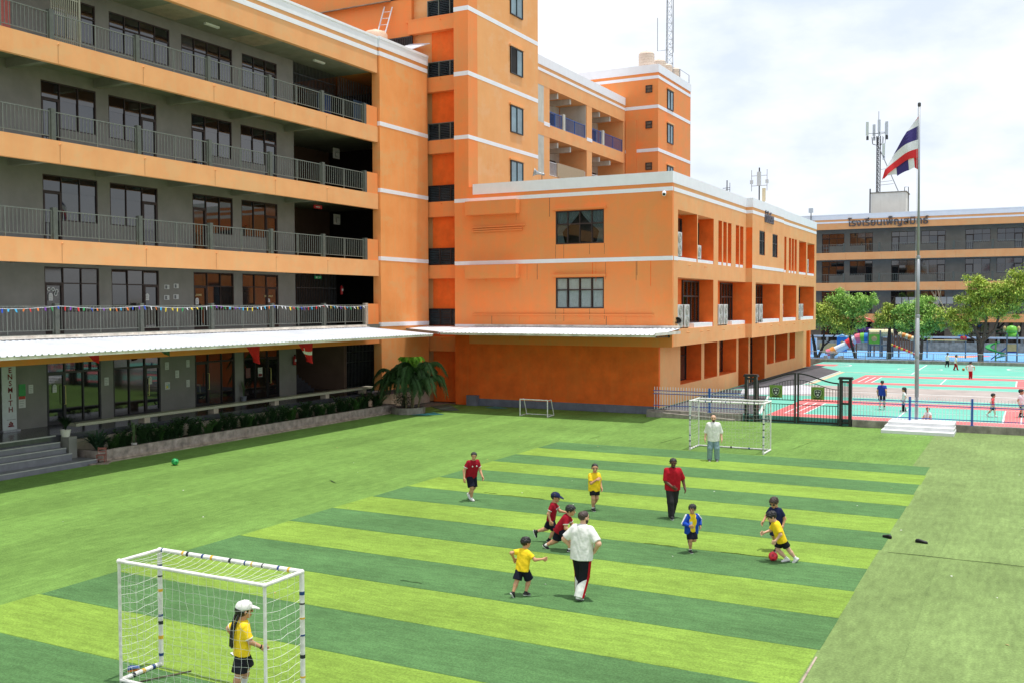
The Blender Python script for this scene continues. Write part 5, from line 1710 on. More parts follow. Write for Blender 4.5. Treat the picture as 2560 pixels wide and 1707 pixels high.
# ================================================================== fence, gate, podium, flag
YF = 51.3
lw = MB().box(-13.3, -18.5, 51.2, 51.56, -.05, .36).build('low_wall', CONC)
tag(lw, 'low weathered concrete wall under the fence left of the gate', 'wall')
lw = MB().box(-7.75, 10, 51.2, 51.56, -.05, .34).build('low_wall', CONC)
tag(lw, 'low weathered concrete wall under the fence right of the gate', 'wall')
rs = MB().prism([(-18.4, 50.9, 0), (-13.6, 50.9, 0), (-13.6, 50.9, .08), (-18.4, 50.9, .30)], (0, .29, 0)).build('concrete_ramp_kerb', CONC)
tag(rs, 'sloping concrete kerb at the foot of the low wall behind the far goal', 'kerb')
def fence(x0, x1, posts, zb, label):
    t = thing('metal_fence', ((x0 + x1) / 2, YF, zb), label, 'fence')
    for z in (zb + .26, zb + .89, zb + 1.06):
        MB().box(x0, x1, YF - .02, YF + .02, z - .018, z + .018).build('rail', FBLUE, t)
    for p in posts:
        MB().box(p - .045, p + .045, YF - .05, YF + .05, zb, zb + 1.28).build('post', FBLUE, t)
        MB().box(p - .09, p + .09, YF - .08, YF + .08, zb, zb + .03).build('post_foot', FBLUE, t)
    edges = [x0] + list(posts) + [x1]
    for a, b in zip(edges[:-1], edges[1:]):
        if b - a < .3:
            continue
        n = int((b - a) / .145)
        mb = MB()
        rg = MB()
        for i in range(n):
            x_ = a + (b - a) * (i + .5) / n
            mb.box(x_ - .011, x_ + .011, YF - .011, YF + .011, zb + .06, zb + 1.20)
            mb.add([(x_ - .02, YF - .011, zb + 1.20), (x_ + .02, YF - .011, zb + 1.20), (x_ + .02, YF + .011, zb + 1.20), (x_ - .02, YF + .011, zb + 1.20), (x_, YF, zb + 1.30)],
                   [(0, 1, 4), (1, 2, 4), (2, 3, 4), (3, 0, 4), (3, 2, 1, 0)])
            if i:
                xm = x_ - (b - a) / n / 2
                T_ = lambda p_, q_, c_: (xm + p_, YF + c_, zb + .975 + q_)
                m2 = MB(T_).lathe([(.055, -.008), (.055, .008), (.042, .008), (.042, -.008), (.055, -.008)], (0, 0, 0), 10, cap=False)
                rg.add(m2.v, m2.f)
        o = mb.build('pickets', FWHITE, t); o['kind'] = 'stuff'
        o = rg.build('ring_row', FWHITE, t); o['kind'] = 'stuff'
    return t
fence(-18.15, -13.15, [-15.02], .36, 'white picket fence with blue rails left of the black gate')
fence(-7.75, 9.5, [-5.1, -2.36, .40, 3.2, 6.0, 8.8], .32, 'white picket fence with blue rails right of the black gate')

gt = thing('school_gate', (-10.45, YF, 0), 'black double swing gate with curved tops and two green crest signs', 'gate')
def gate_pier(x0, x1, bars):
    for a in (x0, x1 - .13):
        MB().box(a, a + .13, YF - .14, YF + .14, 0, 2.34).build('pier_post', BLACKF, gt)
    for z in (.12, 1.08, 2.18):
        MB().box(x0 + .13, x1 - .13, YF - .07, YF + .07, z, z + .09).build('pier_rail', BLACKF, gt)
    MB().box(x0 - .06, x1 + .06, YF - .20, YF + .20, 2.34, 2.40).build('pier_cap', BLACKF, gt)
    MB().box(x0 - .02, x1 + .02, YF - .16, YF + .16, 2.40, 2.46).build('pier_cap', BLACKF, gt)
    for i in range(bars):
        x_ = x0 + .13 + (x1 - x0 - .26) * (i + .5) / bars
        MB().box(x_ - .014, x_ + .014, YF - .014, YF + .014, .2, 2.2).build('bar', BLACKF, gt)
gate_pier(-13.12, -12.50, 3)
gate_pier(-8.38, -7.79, 5)
top_of = lambda u: 2.56 - .44 * (.5 - .5 * math.cos(math.pi * min(1, max(0, u)))) 
for sgn in (-1, 1):
    xm = -10.48 + sgn * .03
    xe = -12.46 if sgn < 0 else -8.42
    MB().box(xm, xm + sgn * .09, YF - .045, YF + .045, .04, 2.58).build('leaf_stile', BLACKF, gt)
    MB().box(xe, xe - sgn * .06, YF - .035, YF + .035, .04, 2.12).build('leaf_stile', BLACKF, gt)
    mb = MB()
    mb2 = MB()
    nn = 18
    pts = []
    for i in range(nn + 1):
        u = i / nn
        x_ = xm + (xe - xm) * u
        pts.append((x_, top_of(u)))
    for (xa, za), (xb, zb) in zip(pts[:-1], pts[1:]):
        mb.prism([(xa, YF - .03, za - .035), (xb, YF - .03, zb - .035), (xb, YF - .03, zb + .035), (xa, YF - .03, za + .035)], (0, .06, 0))
        mb2.prism([(xa, YF - .015, za - .33), (xb, YF - .015, zb - .33), (xb, YF - .015, zb - .30), (xa, YF - .015, za - .30)], (0, .03, 0))
    mb.build('top_rail', BLACKF, gt)
    mb2.build('inner_rail', BLACKF, gt)
    for z, th in ((.06, .05), (.96, .018), (1.18, .018)):
        MB().box(xm + sgn * .09, xe - sgn * .06, YF - .018, YF + .018, z, z + th * 2).build('rail', BLACKF, gt)
    nb = 14
    for i in range(1, nb):
        u = i / nb
        x_ = xm + (xe - xm) * u
        MB().box(x_ - .011, x_ + .011, YF - .011, YF + .011, 1.2, top_of(u) - .31).build('bar', BLACKF, gt)
        MB().box(x_ - .011, x_ + .011, YF - .011, YF + .011, .1, .97).build('bar', BLACKF, gt)
# crest signs on the gate
CG = paint('crest_green', (112, 142, 62), .6)
CK = paint('crest_black', (30, 32, 34), .5)
CS = paint('crest_silver', (190, 192, 188), .4)
for k, xc in enumerate((-11.52, -9.43)):
    zc = 1.62 if k == 0 else 1.59
    t = thing('crest_sign', (xc, YF - .05, zc - .32), 'square green crest sign on the %s gate leaf' % ('left' if k == 0 else 'right'), 'sign')
    y_ = YF - .045
    MB().box(xc - .33, xc + .33, y_ - .012, y_, zc - .32, zc + .32).build('panel', CG, t)
    sh = lambda s_, dy: [(xc - .15 * s_, dy, zc + .14 * s_), (xc, dy, zc + .18 * s_), (xc + .15 * s_, dy, zc + .14 * s_), (xc + .15 * s_, dy, zc - .03 * s_), (xc + .09 * s_, dy, zc - .13 * s_), (xc, dy, zc - .2 * s_), (xc - .09 * s_, dy, zc - .13 * s_), (xc - .15 * s_, dy, zc - .03 * s_)]
    MB().prism(sh(1.12, y_ - .016), (0, .004, 0)).build('shield_rim', CS, t)
    MB().prism(sh(1.0, y_ - .020), (0, .004, 0)).build('shield', CK, t)
    MB().box(xc - .1, xc - .02, y_ - .024, y_ - .02, zc + .03, zc + .10).build('charge', CS, t)
    MB().box(xc + .02, xc + .1, y_ - .024, y_ - .02, zc + .03, zc + .10).build('charge', CS, t)
    MB().prism([(xc - .05, y_ - .024, zc - .12), (xc + .05, y_ - .024, zc - .12), (xc + .06, y_ - .024, zc - .03), (xc, y_ - .024, zc - .01), (xc - .05, y_ - .024, zc - .04)], (0, .004, 0)).build('charge', CS, t)
    for s_ in (-1, 1):
        mb = MB()
        for q in range(9):
            a = -1.35 + q * .26
            px2, pz2 = xc + s_ * .235 * math.cos(a), zc - .02 + .22 * math.sin(a)
            mb.prism([(px2, y_ - .016, pz2), (px2 + s_ * .035, y_ - .016, pz2 + .03), (px2 + s_ * .01, y_ - .016, pz2 + .07), (px2 - s_ * .02, y_ - .016, pz2 + .03)], (0, .003, 0))
        mb.build('laurel', paint('laurel_green', (66, 92, 44)), t)
    text_mesh('lettering', 'PENSMITH', .085, CK, t, (xc, y_ - .018, zc - .285), (1, 0, 0), (0, 0, 1), .004, align='CENTER', bold=.004)

pd = thing('flag_podium', (-4.6, 50.3, 0), 'white three-step podium at the foot of the flagpole', 'podium')
PODW = mat('podium_white', (.74, .74, .74, 1), .6, .07, 2.0, streak=.2, streak_col=lin(185, 185, 180))
for k, (x0, x1, y0, z1) in enumerate(((-6.18, -3.02, 49.42, .15), (-6.08, -3.04, 49.85, .31), (-5.98, -3.06, 50.3, .46))):
    o = MB().box(x0, x1, y0, 51.9 - .01 * k, -.02, z1).build('step', PODW, pd)
    bevel(o, .012)
FX, FY = -4.84, 51.75
fp = thing('flagpole', (FX, FY, .46), 'tall grey stepped steel flagpole on the white podium', 'flagpole')
MB().tube([(FX, FY, .44), (FX, FY, 5.45)], .092, 16).build('lower_tube', POLE, fp, smooth=True)
MB().tube([(FX, FY, 5.40), (FX, FY, 8.3)], .075, 16).build('middle_tube', POLE, fp, smooth=True)
MB().tube([(FX, FY, 8.25), (FX - .04, FY, 15.6)], .060, 16, r2=.045).build('upper_tube', POLE, fp, smooth=True)
for z, r in ((5.45, .108), (8.3, .09), (3.5, .10)):
    MB().lathe([(r * .9, -.08), (r, -.05), (r, .05), (r * .8, .09)], (FX, FY, z), 16).build('collar', POLE, fp)
MB().lathe([(.06, 0), (.075, .03), (.075, .16), (.04, .2)], (FX - .04, FY, 15.55), 14).build('finial', STEELD, fp)
MB().tube([(FX - .12, FY - .03, 15.5), (FX - .10, FY - .04, 2.0)], .008, 4).build('halyard', FWHITE, fp)
# national flag: cloth with stripes that droops and folds back on itself
FLR, FLW, FLB = paint('flag_red', (215, 45, 52), .75), paint('flag_white', (232, 232, 238), .75), paint('flag_blue', (62, 52, 120), .75)
curves = [[(0, 15.12), (-.03, 15.06), (-.06, 15.0)],
          [(0, 15.00), (-.10, 14.93), (-.24, 14.80)],
          [(0, 14.64), (-.30, 14.50), (-.52, 14.38)],
          [(0, 13.98), (-.62, 13.74), (-1.14, 13.34)],
          [(0, 13.54), (-.75, 13.24), (-1.50, 12.60)],
          [(0, 13.08), (-.70, 12.92), (-1.63, 12.12)]]
def quad_b(c, t):
    (x0, z0), (x1, z1), (x2, z2) = c
    x1, z1 = 2 * x1 - (x0 + x2) / 2, 2 * z1 - (z0 + z2) / 2
    a, b, d = (1 - t) ** 2, 2 * t * (1 - t), t * t
    return (a * x0 + b * x1 + d * x2, a * z0 + b * z1 + d * z2)
mb = MB()
fx0, fy0 = FX - .06, FY
nseg, nsub = 16, 4
def fpt(r_, t):
    i = min(4, int(r_))
    f = r_ - i
    (xa, za), (xb, zb) = quad_b(curves[i], t), quad_b(curves[i + 1], t)
    x_, z_ = xa + (xb - xa) * f, za + (zb - za) * f
    return (fx0 + x_, fy0 - .02 + .13 * math.sin(4.2 * x_ + 1.4 * z_) * min(1, -x_ * 2), z_)
for si, mi in ((0, 0), (1, 1), (2, 2), (3, 1), (4, 0)):
    mb.cur = mi
    for j in range(nsub):
        for k in range(nseg):
            mb.add([fpt(si + j / nsub, k / nseg), fpt(si + (j + 1) / nsub, k / nseg), fpt(si + (j + 1) / nsub, (k + 1) / nseg), fpt(si + j / nsub, (k + 1) / nseg)], [(0, 1, 2, 3)])
# folded-back lower flap
flap = [(-.02, -.20, .62, .52, 0), (-.20, -.46, .50, .58, 1), (-.46, -1.02, .58, .52, 2), (-1.02, -1.42, .45, .10, 1), (-1.42, -1.60, .06, .02, 0)]
for xa, xb, da, db, mi in flap:
    mb.cur = mi
    for k in range(5):
        t0, t1 = k / 5, (k + 1) / 5
        for j in range(4):
            def q(t, v):
                x_ = xa + (xb - xa) * t
                u = min(1, max(0, -x_ / 1.63))
                _, zt = quad_b(curves[5], u)
                return (fx0 + x_ + .05 * v, fy0 + .06 + .10 * math.sin(5 * x_) + .05 * v, zt + .05 - (da + (db - da) * t) * v)
            mb.add([q(t0, j / 4), q(t0, (j + 1) / 4), q(t1, (j + 1) / 4), q(t1, j / 4)], [(0, 1, 2, 3)])
fl = mb.build('national_flag', [FLR, FLW, FLB], fix=False)
md = fl.modifiers.new('thickness', 'SOLIDIFY'); md.thickness = .006
tag(fl, 'red, white and blue striped flag drooping from the flagpole', 'flag')
# ================================================================== masts and roof gear
def lattice(mb, base, h, w0, w1, n, r=.03, sides=3):
    cs = []
    for k in range(n + 1):
        t = k / n
        w = w0 + (w1 - w0) * t
        cs.append([(base[0] + w * math.cos(2 * math.pi * j / sides + .5), base[1] + w * math.sin(2 * math.pi * j / sides + .5), base[2] + h * t) for j in range(sides)])
    for j in range(sides):
        mb.tube([cs[0][j], cs[-1][j]], r, 6)
    for k in range(n):
        for j in range(sides):
            mb.tube([cs[k][j], cs[k + 1][(j + 1) % sides]], r * .5, 4, cap=False)
            mb.tube([cs[k][j], cs[k][(j + 1) % sides]], r * .5, 4, cap=False)
    return mb
mt = thing('radio_mast', (-30.4, 90, 27), 'slim lattice radio mast on the rear tower roof reaching out of the picture', 'mast')
lattice(MB(), (-30.4, 90, 27.1), 12, .42, .20, 16, .035).build('lattice', METAL, mt)
MB().tube([(-30.4, 90, 29.9), (-31.5, 90, 29.9), (-31.5, 90, 33.0)], .025, 6).build('whip_antenna', STEELD, mt)
MB().tube([(-30.4, 90, 30.4), (-29.95, 90, 30.4), (-29.95, 90, 36.0)], .03, 6).build('whip_antenna', STEELD, mt)
MB().tube([(-30.4, 90, 29.4), (-29.95, 90, 29.6), (-29.95, 90, 31.0)], .025, 6).build('whip_antenna', STEELD, mt)
ANT = paint('antenna_panel', (200, 204, 206), .5)
an = thing('roof_antenna', (-18.2, 75, 12.4), 'white panel antenna with side arms on the middle block roof', 'antenna')
MB().tube([(-18.2, 75, 12.4), (-18.2, 75, 16.3)], .05, 8).build('pole', STEELD, an)
MB().box(-18.35, -18.05, 74.85, 74.95, 14.95, 15.98).build('panel', ANT, an)
for z in (15.7, 14.95):
    MB().tube([(-18.78, 75, z), (-17.62, 75, z)], .022, 6).build('arm', METAL, an)
for x_ in (-18.78, -17.62):
    MB().tube([(x_, 75, 14.55), (x_, 75, 16.15)], .022, 6).build('rod', METAL, an)
    MB().box(x_ - .1, x_ + .1, 74.9, 75.1, 15.1, 15.38).build('radio_box', ANT, an)
MB().tube([(-18.2, 75, 13.9), (-17.85, 75.1, 13.4), (-17.85, 75.1, 12.4)], .03, 6).build('brace', STEELD, an)
MB().box(-17.98, -17.74, 74.98, 75.1, 13.75, 14.75).build('panel', paint('antenna_cream', (214, 200, 165)), an)
MB().tube([(-17.86, 75.1, 12.4), (-17.86, 75.1, 14.4)], .03, 6).build('pole', STEELD, an)
an = thing('roof_antenna', (-20.66, 75, 12.4), 'thin dark antenna cross on the middle block roof, left of the panel antenna', 'antenna')
MB().tube([(-20.66, 75, 12.4), (-20.66, 75, 15.5)], .04, 8).build('pole', STEELD, an)
for z in (14.75, 14.9):
    MB().tube([(-20.98, 75, z), (-20.42, 75, z + .03)], .02, 6).build('arm', STEELD, an)
MB().tube([(-20.44, 75, 14.6), (-20.44, 75, 15.3)], .02, 6).build('rod', STEELD, an)
fl_ = thing('roof_floodlight', (-26.3, 133.3, 17.2), 'small roof lamp at the left end of the far building roof edge', 'lamp')
MB().tube([(-25.55, 133.2, 16.6), (-25.55, 133.2, 17.9)], .06, 8).build('pole', STEELD, fl_)
MB().box(-25.85, -25.3, 133.1, 133.4, 17.9, 18.5).build('lamp_head', ANT, fl_)

rb = thing('roof_tank_house', (-16.4, 138, 16), 'plain white box of a tank house on the far building roof', 'roof house')
MB().box(-18.5, -14.3, 136, 140, 16, 20.3).build('wall', mat('tank_house_white', lin(226, 224, 218), .7, .05, .6, streak=.3, streak_col=lin(190, 185, 175)), rb)
MB().box(-18.6, -14.2, 135.9, 140.1, 20.3, 20.42).build('roof', CONC, rb)
MB().tube([(-14.0, 136, 17), (-14.0, 136, 20.9), (-14.45, 136, 20.9), (-14.45, 136, 20.4)], .05, 6).build('pipe', STEELD, rb)
MB().tube([(-18.62, 135.9, 16.5), (-18.62, 135.9, 20.9)], .09, 6).build('cable_tray', STEELD, rb)
tl = thing('telecom_mast', (-17.8, 137, 20.4), 'telecom mast crowded with panel antennas on the far building roof', 'mast')
mb = MB()
lattice(mb, (-17.8, 137, 20.4), 7.4, .26, .26, 14, .055).build('lattice', STEELD, tl)
MB().tube([(-17.8, 137, 27.5), (-17.8, 137, 31.0)], .03, 6).build('lightning_rod', STEELD, tl)
MB().tube([(-17.8, 136.8, 26.5), (-15.3, 136.8, 20.5)], .06, 6).build('stay', METAL, tl)
for z in (23.4, 21.8, 21.4):
    MB().tube([(-17.8, 136.9, z), (-16.6 + (23.4 - z) * .35, 136.9, z + .12)], .03, 6).build('ladder_arm', METAL, tl)
AP = paint('antenna_pale', (205, 212, 200), .5)
for k, (x_, y_, z_, hh) in enumerate(((-19.15, 136.6, 27.9, 1.75), (-17.6, 135.9, 28.2, 1.5), (-16.75, 136.5, 27.8, 1.7), (-18.5, 138, 28.0, 1.5), (-17.0, 138.1, 28.1, 1.5), (-17.1, 136.5, 25.2, 1.5))):
    MB().box(x_ - .17, x_ + .17, y_ - .09, y_ + .09, z_, z_ + hh).build('panel_antenna', AP if k in (0, 5) else ANT, tl)
    MB().tube([(x_, y_ + .12, z_ - .3), (x_, y_ + .12, z_ + hh)], .035, 6).build('mount_pipe', STEELD, tl)
    MB().tube([(x_, y_ + .12, z_ + .3), (-17.8, 137, z_ + .2)], .03, 6).build('mount_arm', STEELD, tl)
    MB().box(x_ - .14, x_ + .14, y_ + .15, y_ + .35, z_ - .55, z_ - .05).build('radio_unit', ANT if k % 2 else STEELD, tl)
for k in range(7):
    a = k * .9
    MB().tube([(-17.8 + .9 * math.cos(a), 137 + .6 * math.sin(a), 27.7), (-17.8 + .8 * math.cos(a), 137 + .5 * math.sin(a), 26.8), (-17.8 + .2 * math.cos(a), 137 + .1 * math.sin(a), 26.6)], .03, 5).build('cable', BLACK, tl)

# ================================================================== trees beyond the court
def tree(name, base, h, blobs, trunks, m_leaf, bark, label, n=2600, leafs=.16, seedv=1, bare=0):
    n, leafs = int(n * 2.5), leafs * 1.2
    blobs = [(c, r * 1.26, w) for c, r, w in blobs]
    """trunk with limbs reaching each foliage clump; crown of many small leaves spread through uneven clumps"""
    r_ = random.Random(seedv)
    t = thing(name, base, label, 'tree')
    B = Vector(base)
    mb = MB()
    for tr in trunks:
        pts = [tuple(B + Vector(p[:3])) for p in tr]
        mb.tube(pts, [p[3] for p in tr], 8)
    fork = B + Vector(trunks[0][-1][:3])
    for c, r, wgt in blobs:
        e = B + Vector(c)
        st = min((B + Vector(tr[-1][:3]) for tr in trunks), key=lambda q: (q - e).length)
        m1 = st.lerp(e, .5) + Vector((r_.uniform(-.2, .2), r_.uniform(-.2, .2), -.12))
        mb.tube([tuple(st), tuple(m1), tuple(e)], [.07, .045, .015], 6)
        for q in range(4):
            d = Vector((r_.uniform(-1, 1), r_.uniform(-1, 1), r_.uniform(-.2, .8))) * r * .8
            mb.tube([tuple(m1.lerp(e, r_.uniform(.2, .9))), tuple(e + d)], [.03, .008], 5, cap=False)
    mb.build('trunk', bark, t)
    tot = sum(w for _, _, w in blobs)
    vs, fs = [], []
    cm = MB()
    for c, r, wgt in blobs:
        e = B + Vector(c)
        k = int(n * wgt / tot)
        subs = [(Vector((r_.gauss(0, 1), r_.gauss(0, 1), r_.gauss(0, .7))).normalized() * r * r_.uniform(.3, .9), r * r_.uniform(.24, .46)) for _ in range(12)]
        for i in range(k):
            if r_.random() < .8:
                so, sr = r_.choice(subs)
            else:
                so, sr = Vector((0, 0, 0)), r
            v = Vector((r_.gauss(0, 1), r_.gauss(0, 1), r_.gauss(0, .8))).normalized() * sr * r_.uniform(.3, 1.05)
            p = e + so + Vector((v.x, v.y, v.z * .75))
            d = Vector((r_.uniform(-1, 1), r_.uniform(-1, 1), r_.uniform(-.7, .5)))
            leaf(cm, p, d, leafs * r_.uniform(.7, 1.4), leafs * r_.uniform(.45, .7), droop=.25)
    cm.build('crown', m_leaf, t, fix=False)
    return t
def tree_leaf(name, rgb, rgb2):
    m = mat(name, lin(*rgb), .6, .3, 1.8, spec=.25, col2=lin(*rgb2))
    b = m.node_tree.nodes['Principled BSDF']
    return m
LG1 = tree_leaf('bright_leaf', (178, 205, 98), (118, 158, 64))
LG2 = tree_leaf('yellow_green_leaf', (192, 205, 96), (128, 150, 62))
LG3 = tree_leaf('fresh_leaf', (176, 208, 112), (120, 164, 74))
tree('round_tree', (-20.1, 108.6, .36), 6, [((.4, 0, 4.3), 1.5, 3), ((1.6, .2, 4.0), 1.5, 3), ((2.6, .2, 3.4), 1.1, 2), ((-.4, .3, 5.2), 1.1, 1.5), ((.8, 0, 5.0), 1.2, 2)],
     [[(-.1, 0, 0, .2), (-.25, 0, 1.2, .17), (-.5, 0, 2.4, .12)], [(.1, 0, 0, .16), (.6, .1, 1.2, .13), (.7, .1, 2.8, .1)], [(.5, 0, 1.1, .1), (1.3, 0, 1.8, .09), (2.0, .1, 2.6, .06)]],
     LG2, BARKD, 'rounded yellow-green tree at the corner of the orange block', 5200, .17, 21)
tree('sprawling_tree', (-16.1, 108.4, .36), 7, [((-1.8, .6, 6.2), 1.1, 1.6), ((-.6, .4, 5.8), 1.2, 2), ((.6, .3, 5.7), 1.0, 1.6), ((-1.2, .3, 5.0), 1.0, 1.3), ((0, .3, 4.7), .9, 1.2), ((1.3, .3, 6.1), .8, 1), ((.2, .3, 3.6), .7, .7)],
     [[(0, 0, 0, .16), (-.45, 0, 1.4, .14), (-.7, .1, 2.6, .12), (-.3, .2, 4.2, .09)], [(-.6, 0, 2.4, .1), (-.9, .1, 3.4, .08), (-1.2, .2, 4.6, .06)]],
     LG3, BARKD, 'loose bright green tree over the tube slide', 4000, .17, 22)
tree('dark_trunk_tree', (-12.9, 108.8, .36), 6, [((-.2, 0, 4.4), 1.1, 2), ((.6, .2, 3.9), .9, 1.4), ((-.8, 0, 3.8), .8, 1.2), ((.1, 0, 5.2), .7, 1)],
     [[(0, 0, 0, .24), (0, 0, 1.6, .22), (.05, 0, 3.2, .15), (.5, 0, 6.3, .06)]], LG2, BARKD, 'tree with a thick dark trunk and white blossoms mid-playground', 2600, .16, 23)
tree('leafy_tree', (-9.8, 108.2, .36), 7, [((-1.6, 0, 4.4), 1.1, 1.6), ((-.6, .2, 5.4), 1.1, 1.8), ((.4, .2, 5.0), 1.2, 2), ((1.3, .1, 3.8), 1.1, 1.6), ((-.2, -.2, 4.0), 1.2, 2), ((.4, 0, 3.1), .9, 1.2), ((-1.6, .3, 3.4), .8, 1)],
     [[(0, 0, 0, .19), (.1, 0, 1.2, .16), (.15, 0, 2.8, .12)], [(.15, 0, 1.0, .11), (-.4, 0, 1.9, .09), (-.6, 0, 3.0, .07)]], LG3, BARK, 'leafy green tree right behind the flagpole', 5200, .17, 24)
tree('spreading_tree', (-4.2, 106.3, .36), 9, [((-3.2, .2, 4.6), 1.0, 1.4), ((-2.2, .2, 4.2), 1.0, 1.4), ((-1.8, .2, 3.3), .9, 1.2), ((-1.0, .3, 6.0), 1.1, 1.5), ((.3, .2, 7.0), 1.2, 1.8), ((-.6, .2, 7.7), 1.0, 1.3), ((1.6, .3, 6.6), 1.3, 2),
      ((2.9, .3, 7.3), 1.4, 2.2), ((.6, 0, 5.2), 1.3, 2), ((2.2, .2, 5.3), 1.2, 1.8), ((4.4, .3, 8.4), 1.5, 2.2), ((4.2, .4, 6.3), 1.4, 2), ((-.5, 0, 4.6), 1.0, 1.4), ((5.6, .5, 7.6), 1.5, 2)],
     [[(0, 0, 0, .30), (0, 0, 1.0, .26), (.1, 0, 2.0, .25)], [(.1, 0, 1.9, .16), (-.5, 0, 3.0, .14), (-.6, 0, 4.6, .10)], [(.1, 0, 1.9, .16), (.4, 0, 3.4, .14), (.4, 0, 5.4, .10)],
      [(.1, 0, 1.9, .16), (1.2, 0, 3.2, .14), (1.7, 0, 5.0, .10)], [(0, 0, 1.8, .1), (-1.2, 0, 2.6, .08), (-1.9, 0, 3.1, .05)]],
     LG2, BARK, 'tall spreading multi-trunk tree at the right edge of the playground', 11000, .18, 25)
db = thing('bare_branch_tree', (-7.4, 108.8, .36), 'leafless pale branches sticking up left of the spreading tree', 'tree')
mb = MB()
r_ = random.Random(5)
def twig(p, d, L_, r, k):
    q = p + d * L_
    mb.tube([tuple(p), tuple(p.lerp(q, .5) + Vector((0, 0, .05 * L_))), tuple(q)], [r, r * .8, r * .5], 5, cap=False)
    if k > 0:
        for _ in range(2 if k > 1 else 3):
            dd = (d + Vector((r_.uniform(-.7, .7), r_.uniform(-.4, .4), r_.uniform(-.1, .8)))).normalized()
            twig(p.lerp(q, r_.uniform(.5, 1)), dd, L_ * .6, r * .55, k - 1)
twig(Vector((-4.6, 107.0, 3.2)), Vector((-.75, .1, .5)).normalized(), 3.4, .09, 3)
twig(Vector((-6.0, 107.2, 4.6)), Vector((.1, .1, 1)).normalized(), 1.4, .05, 3)
mb.build('branches', mat('pale_bark', lin(175, 165, 150), .9, .2, 5), db)
MB().tube([(-4.35, 106.6, .36), (-4.5, 107, 2.0), (-4.6, 107, 3.25)], [.12, .1, .09], 6).build('trunk', BARK, db)

# ================================================================== far fence, wall and playground sets
ff = thing('playground_fence', (-8, 101.85, .62), 'low grey tube fence between the court and the playground', 'fence')
for x0 in np.arange(-20.4, 10, 2.05):
    MB().tube([(x0, 101.85, .60), (x0, 101.85, 1.34)], .025, 6).build('post', METAL, ff)
MB().tube([(-20.4, 101.85, 1.34), (12, 101.85, 1.34)], .03, 6).build('top_rail', METAL, ff)
MB().tube([(-20.4, 101.85, .72), (12, 101.85, .72)], .022, 6).build('bottom_rail', METAL, ff)
mb = MB()
for x0 in np.arange(-20.3, 12, .16):
    mb.box(x0 - .009, x0 + .009, 101.84, 101.86, .72, 1.33)
o = mb.build('bars', METAL, ff); o['kind'] = 'stuff'
bw = thing('back_wall', (-8, 128, .36), 'low stained concrete wall with a pale rail behind the playground', 'wall')
MB().box(-34, 16, 127.6, 127.9, .3, 1.5).build('wall', CONC, bw)
for x0 in np.arange(-32, 16, 2.4):
    MB().box(x0 - .12, x0 + .12, 127.55, 127.95, 1.5, 1.95).build('wall_post', CONC, bw)
MB().box(-34, 16, 127.5, 127.95, 1.95, 2.15).build('coping_rail', mat('pale_rail', lin(185, 188, 192), .6, .1, 2), bw)
wk = MB().box(-36, 20, 128.0, 133.4, -.05, .37).build('walkway', CGREY)
tag(wk, 'grey walkway in front of the far building', 'walkway', kind='structure')

PLAY = {n_: paint('play_' + n_, c_, .35) for n_, c_ in (('red', (225, 50, 60)), ('pink', (240, 120, 140)), ('green', (120, 195, 70)), ('dgreen', (30, 150, 70)), ('blue', (45, 125, 200)), ('orange', (235, 150, 70)), ('yellow', (235, 200, 100)),
        ('purple', (105, 65, 150)), ('cream', (240, 225, 180)), ('white', (225, 230, 235)), ('grey', (105, 115, 125)), ('brown', (140, 100, 80)), ('lblue', (120, 185, 225)), ('navy', (40, 70, 150)), ('tan', (200, 175, 120)))}
pg = thing('tube_slide_playset', (-14, 113, .36), 'colourful playground set with a segmented tube slide and plank bridge', 'playground set')
path = [(-19.3, 112.6, .75), (-18.9, 112.7, 1.0), (-18.3, 112.8, 1.3), (-17.7, 112.9, 1.62), (-17.2, 113, 1.95), (-16.8, 113, 2.25), (-16.3, 113, 2.38), (-15.9, 113, 2.40), (-15.5, 113, 2.40)]
cols_ = ['orange', 'white', 'white', 'red', 'white', 'pink', 'green', 'blue']
for a, b, c in zip(path[:-1], path[1:], cols_):
    MB().tube([a, b], .50 if c != 'white' else .40, 14).build('tube_segment', PLAY[c], pg)
MB().tube([(-19.75, 112.5, .62), (-19.3, 112.6, .78)], .46, 14).build('tube_mouth', PLAY['pink'], pg)
MB().prism([(-19.9, 112.1, .60), (-18.9, 112.1, .60), (-18.9, 112.9, .60), (-19.9, 112.9, .60)], (0, 0, .08)).build('slide_lip', PLAY['purple'], pg)
for x_, y_ in ((-15.4, 112.3), (-15.4, 113.8), (-14.2, 112.3), (-14.2, 113.8), (-13.1, 112.3), (-13.1, 113.8), (-10.8, 112.3), (-10.8, 113.8), (-17.2, 114.2), (-12.4, 113.0)):
    MB().tube([(x_, y_, .35), (x_, y_, 3.2 if x_ < -13.5 else 2.7)], .09, 8).build('post', PLAY['grey'], pg)
MB().box(-15.4, -13.1, 112.3, 113.8, 1.55, 1.68).build('platform', PLAY['grey'], pg)
MB().box(-15.35, -14.25, 112.2, 112.28, 1.75, 2.75).build('side_panel', PLAY['green'], pg)
MB(lambda a, b, c: (-14.8 + a, 112.19 - c, 2.3 + b)).lathe([(.3, 0), (.3, .02), (.12, .05)], (0, 0, 0), 12).build('flower_relief', PLAY['tan'], pg)
MB().tube([(-15.45, 113, 2.9), (-13.0, 113, 2.9)], .42, 12).build('tunnel_roof', PLAY['cream'], pg)
for k in range(5):
    MB().tube([(-16.75 + k * .28, 114.2, 2.6), (-16.75 + k * .28, 114.2, 3.25)], .05, 6).build('rail_bar', PLAY['purple'], pg)
MB().box(-16.9, -15.4, 114.15, 114.25, 3.1, 3.45).build('rail_panel', PLAY['purple'], pg)
arcp = [(-16.95 + 1.95 * t, 114.0, 3.9 + .55 * math.sin(math.pi * t)) for t in np.linspace(0, 1, 12)]
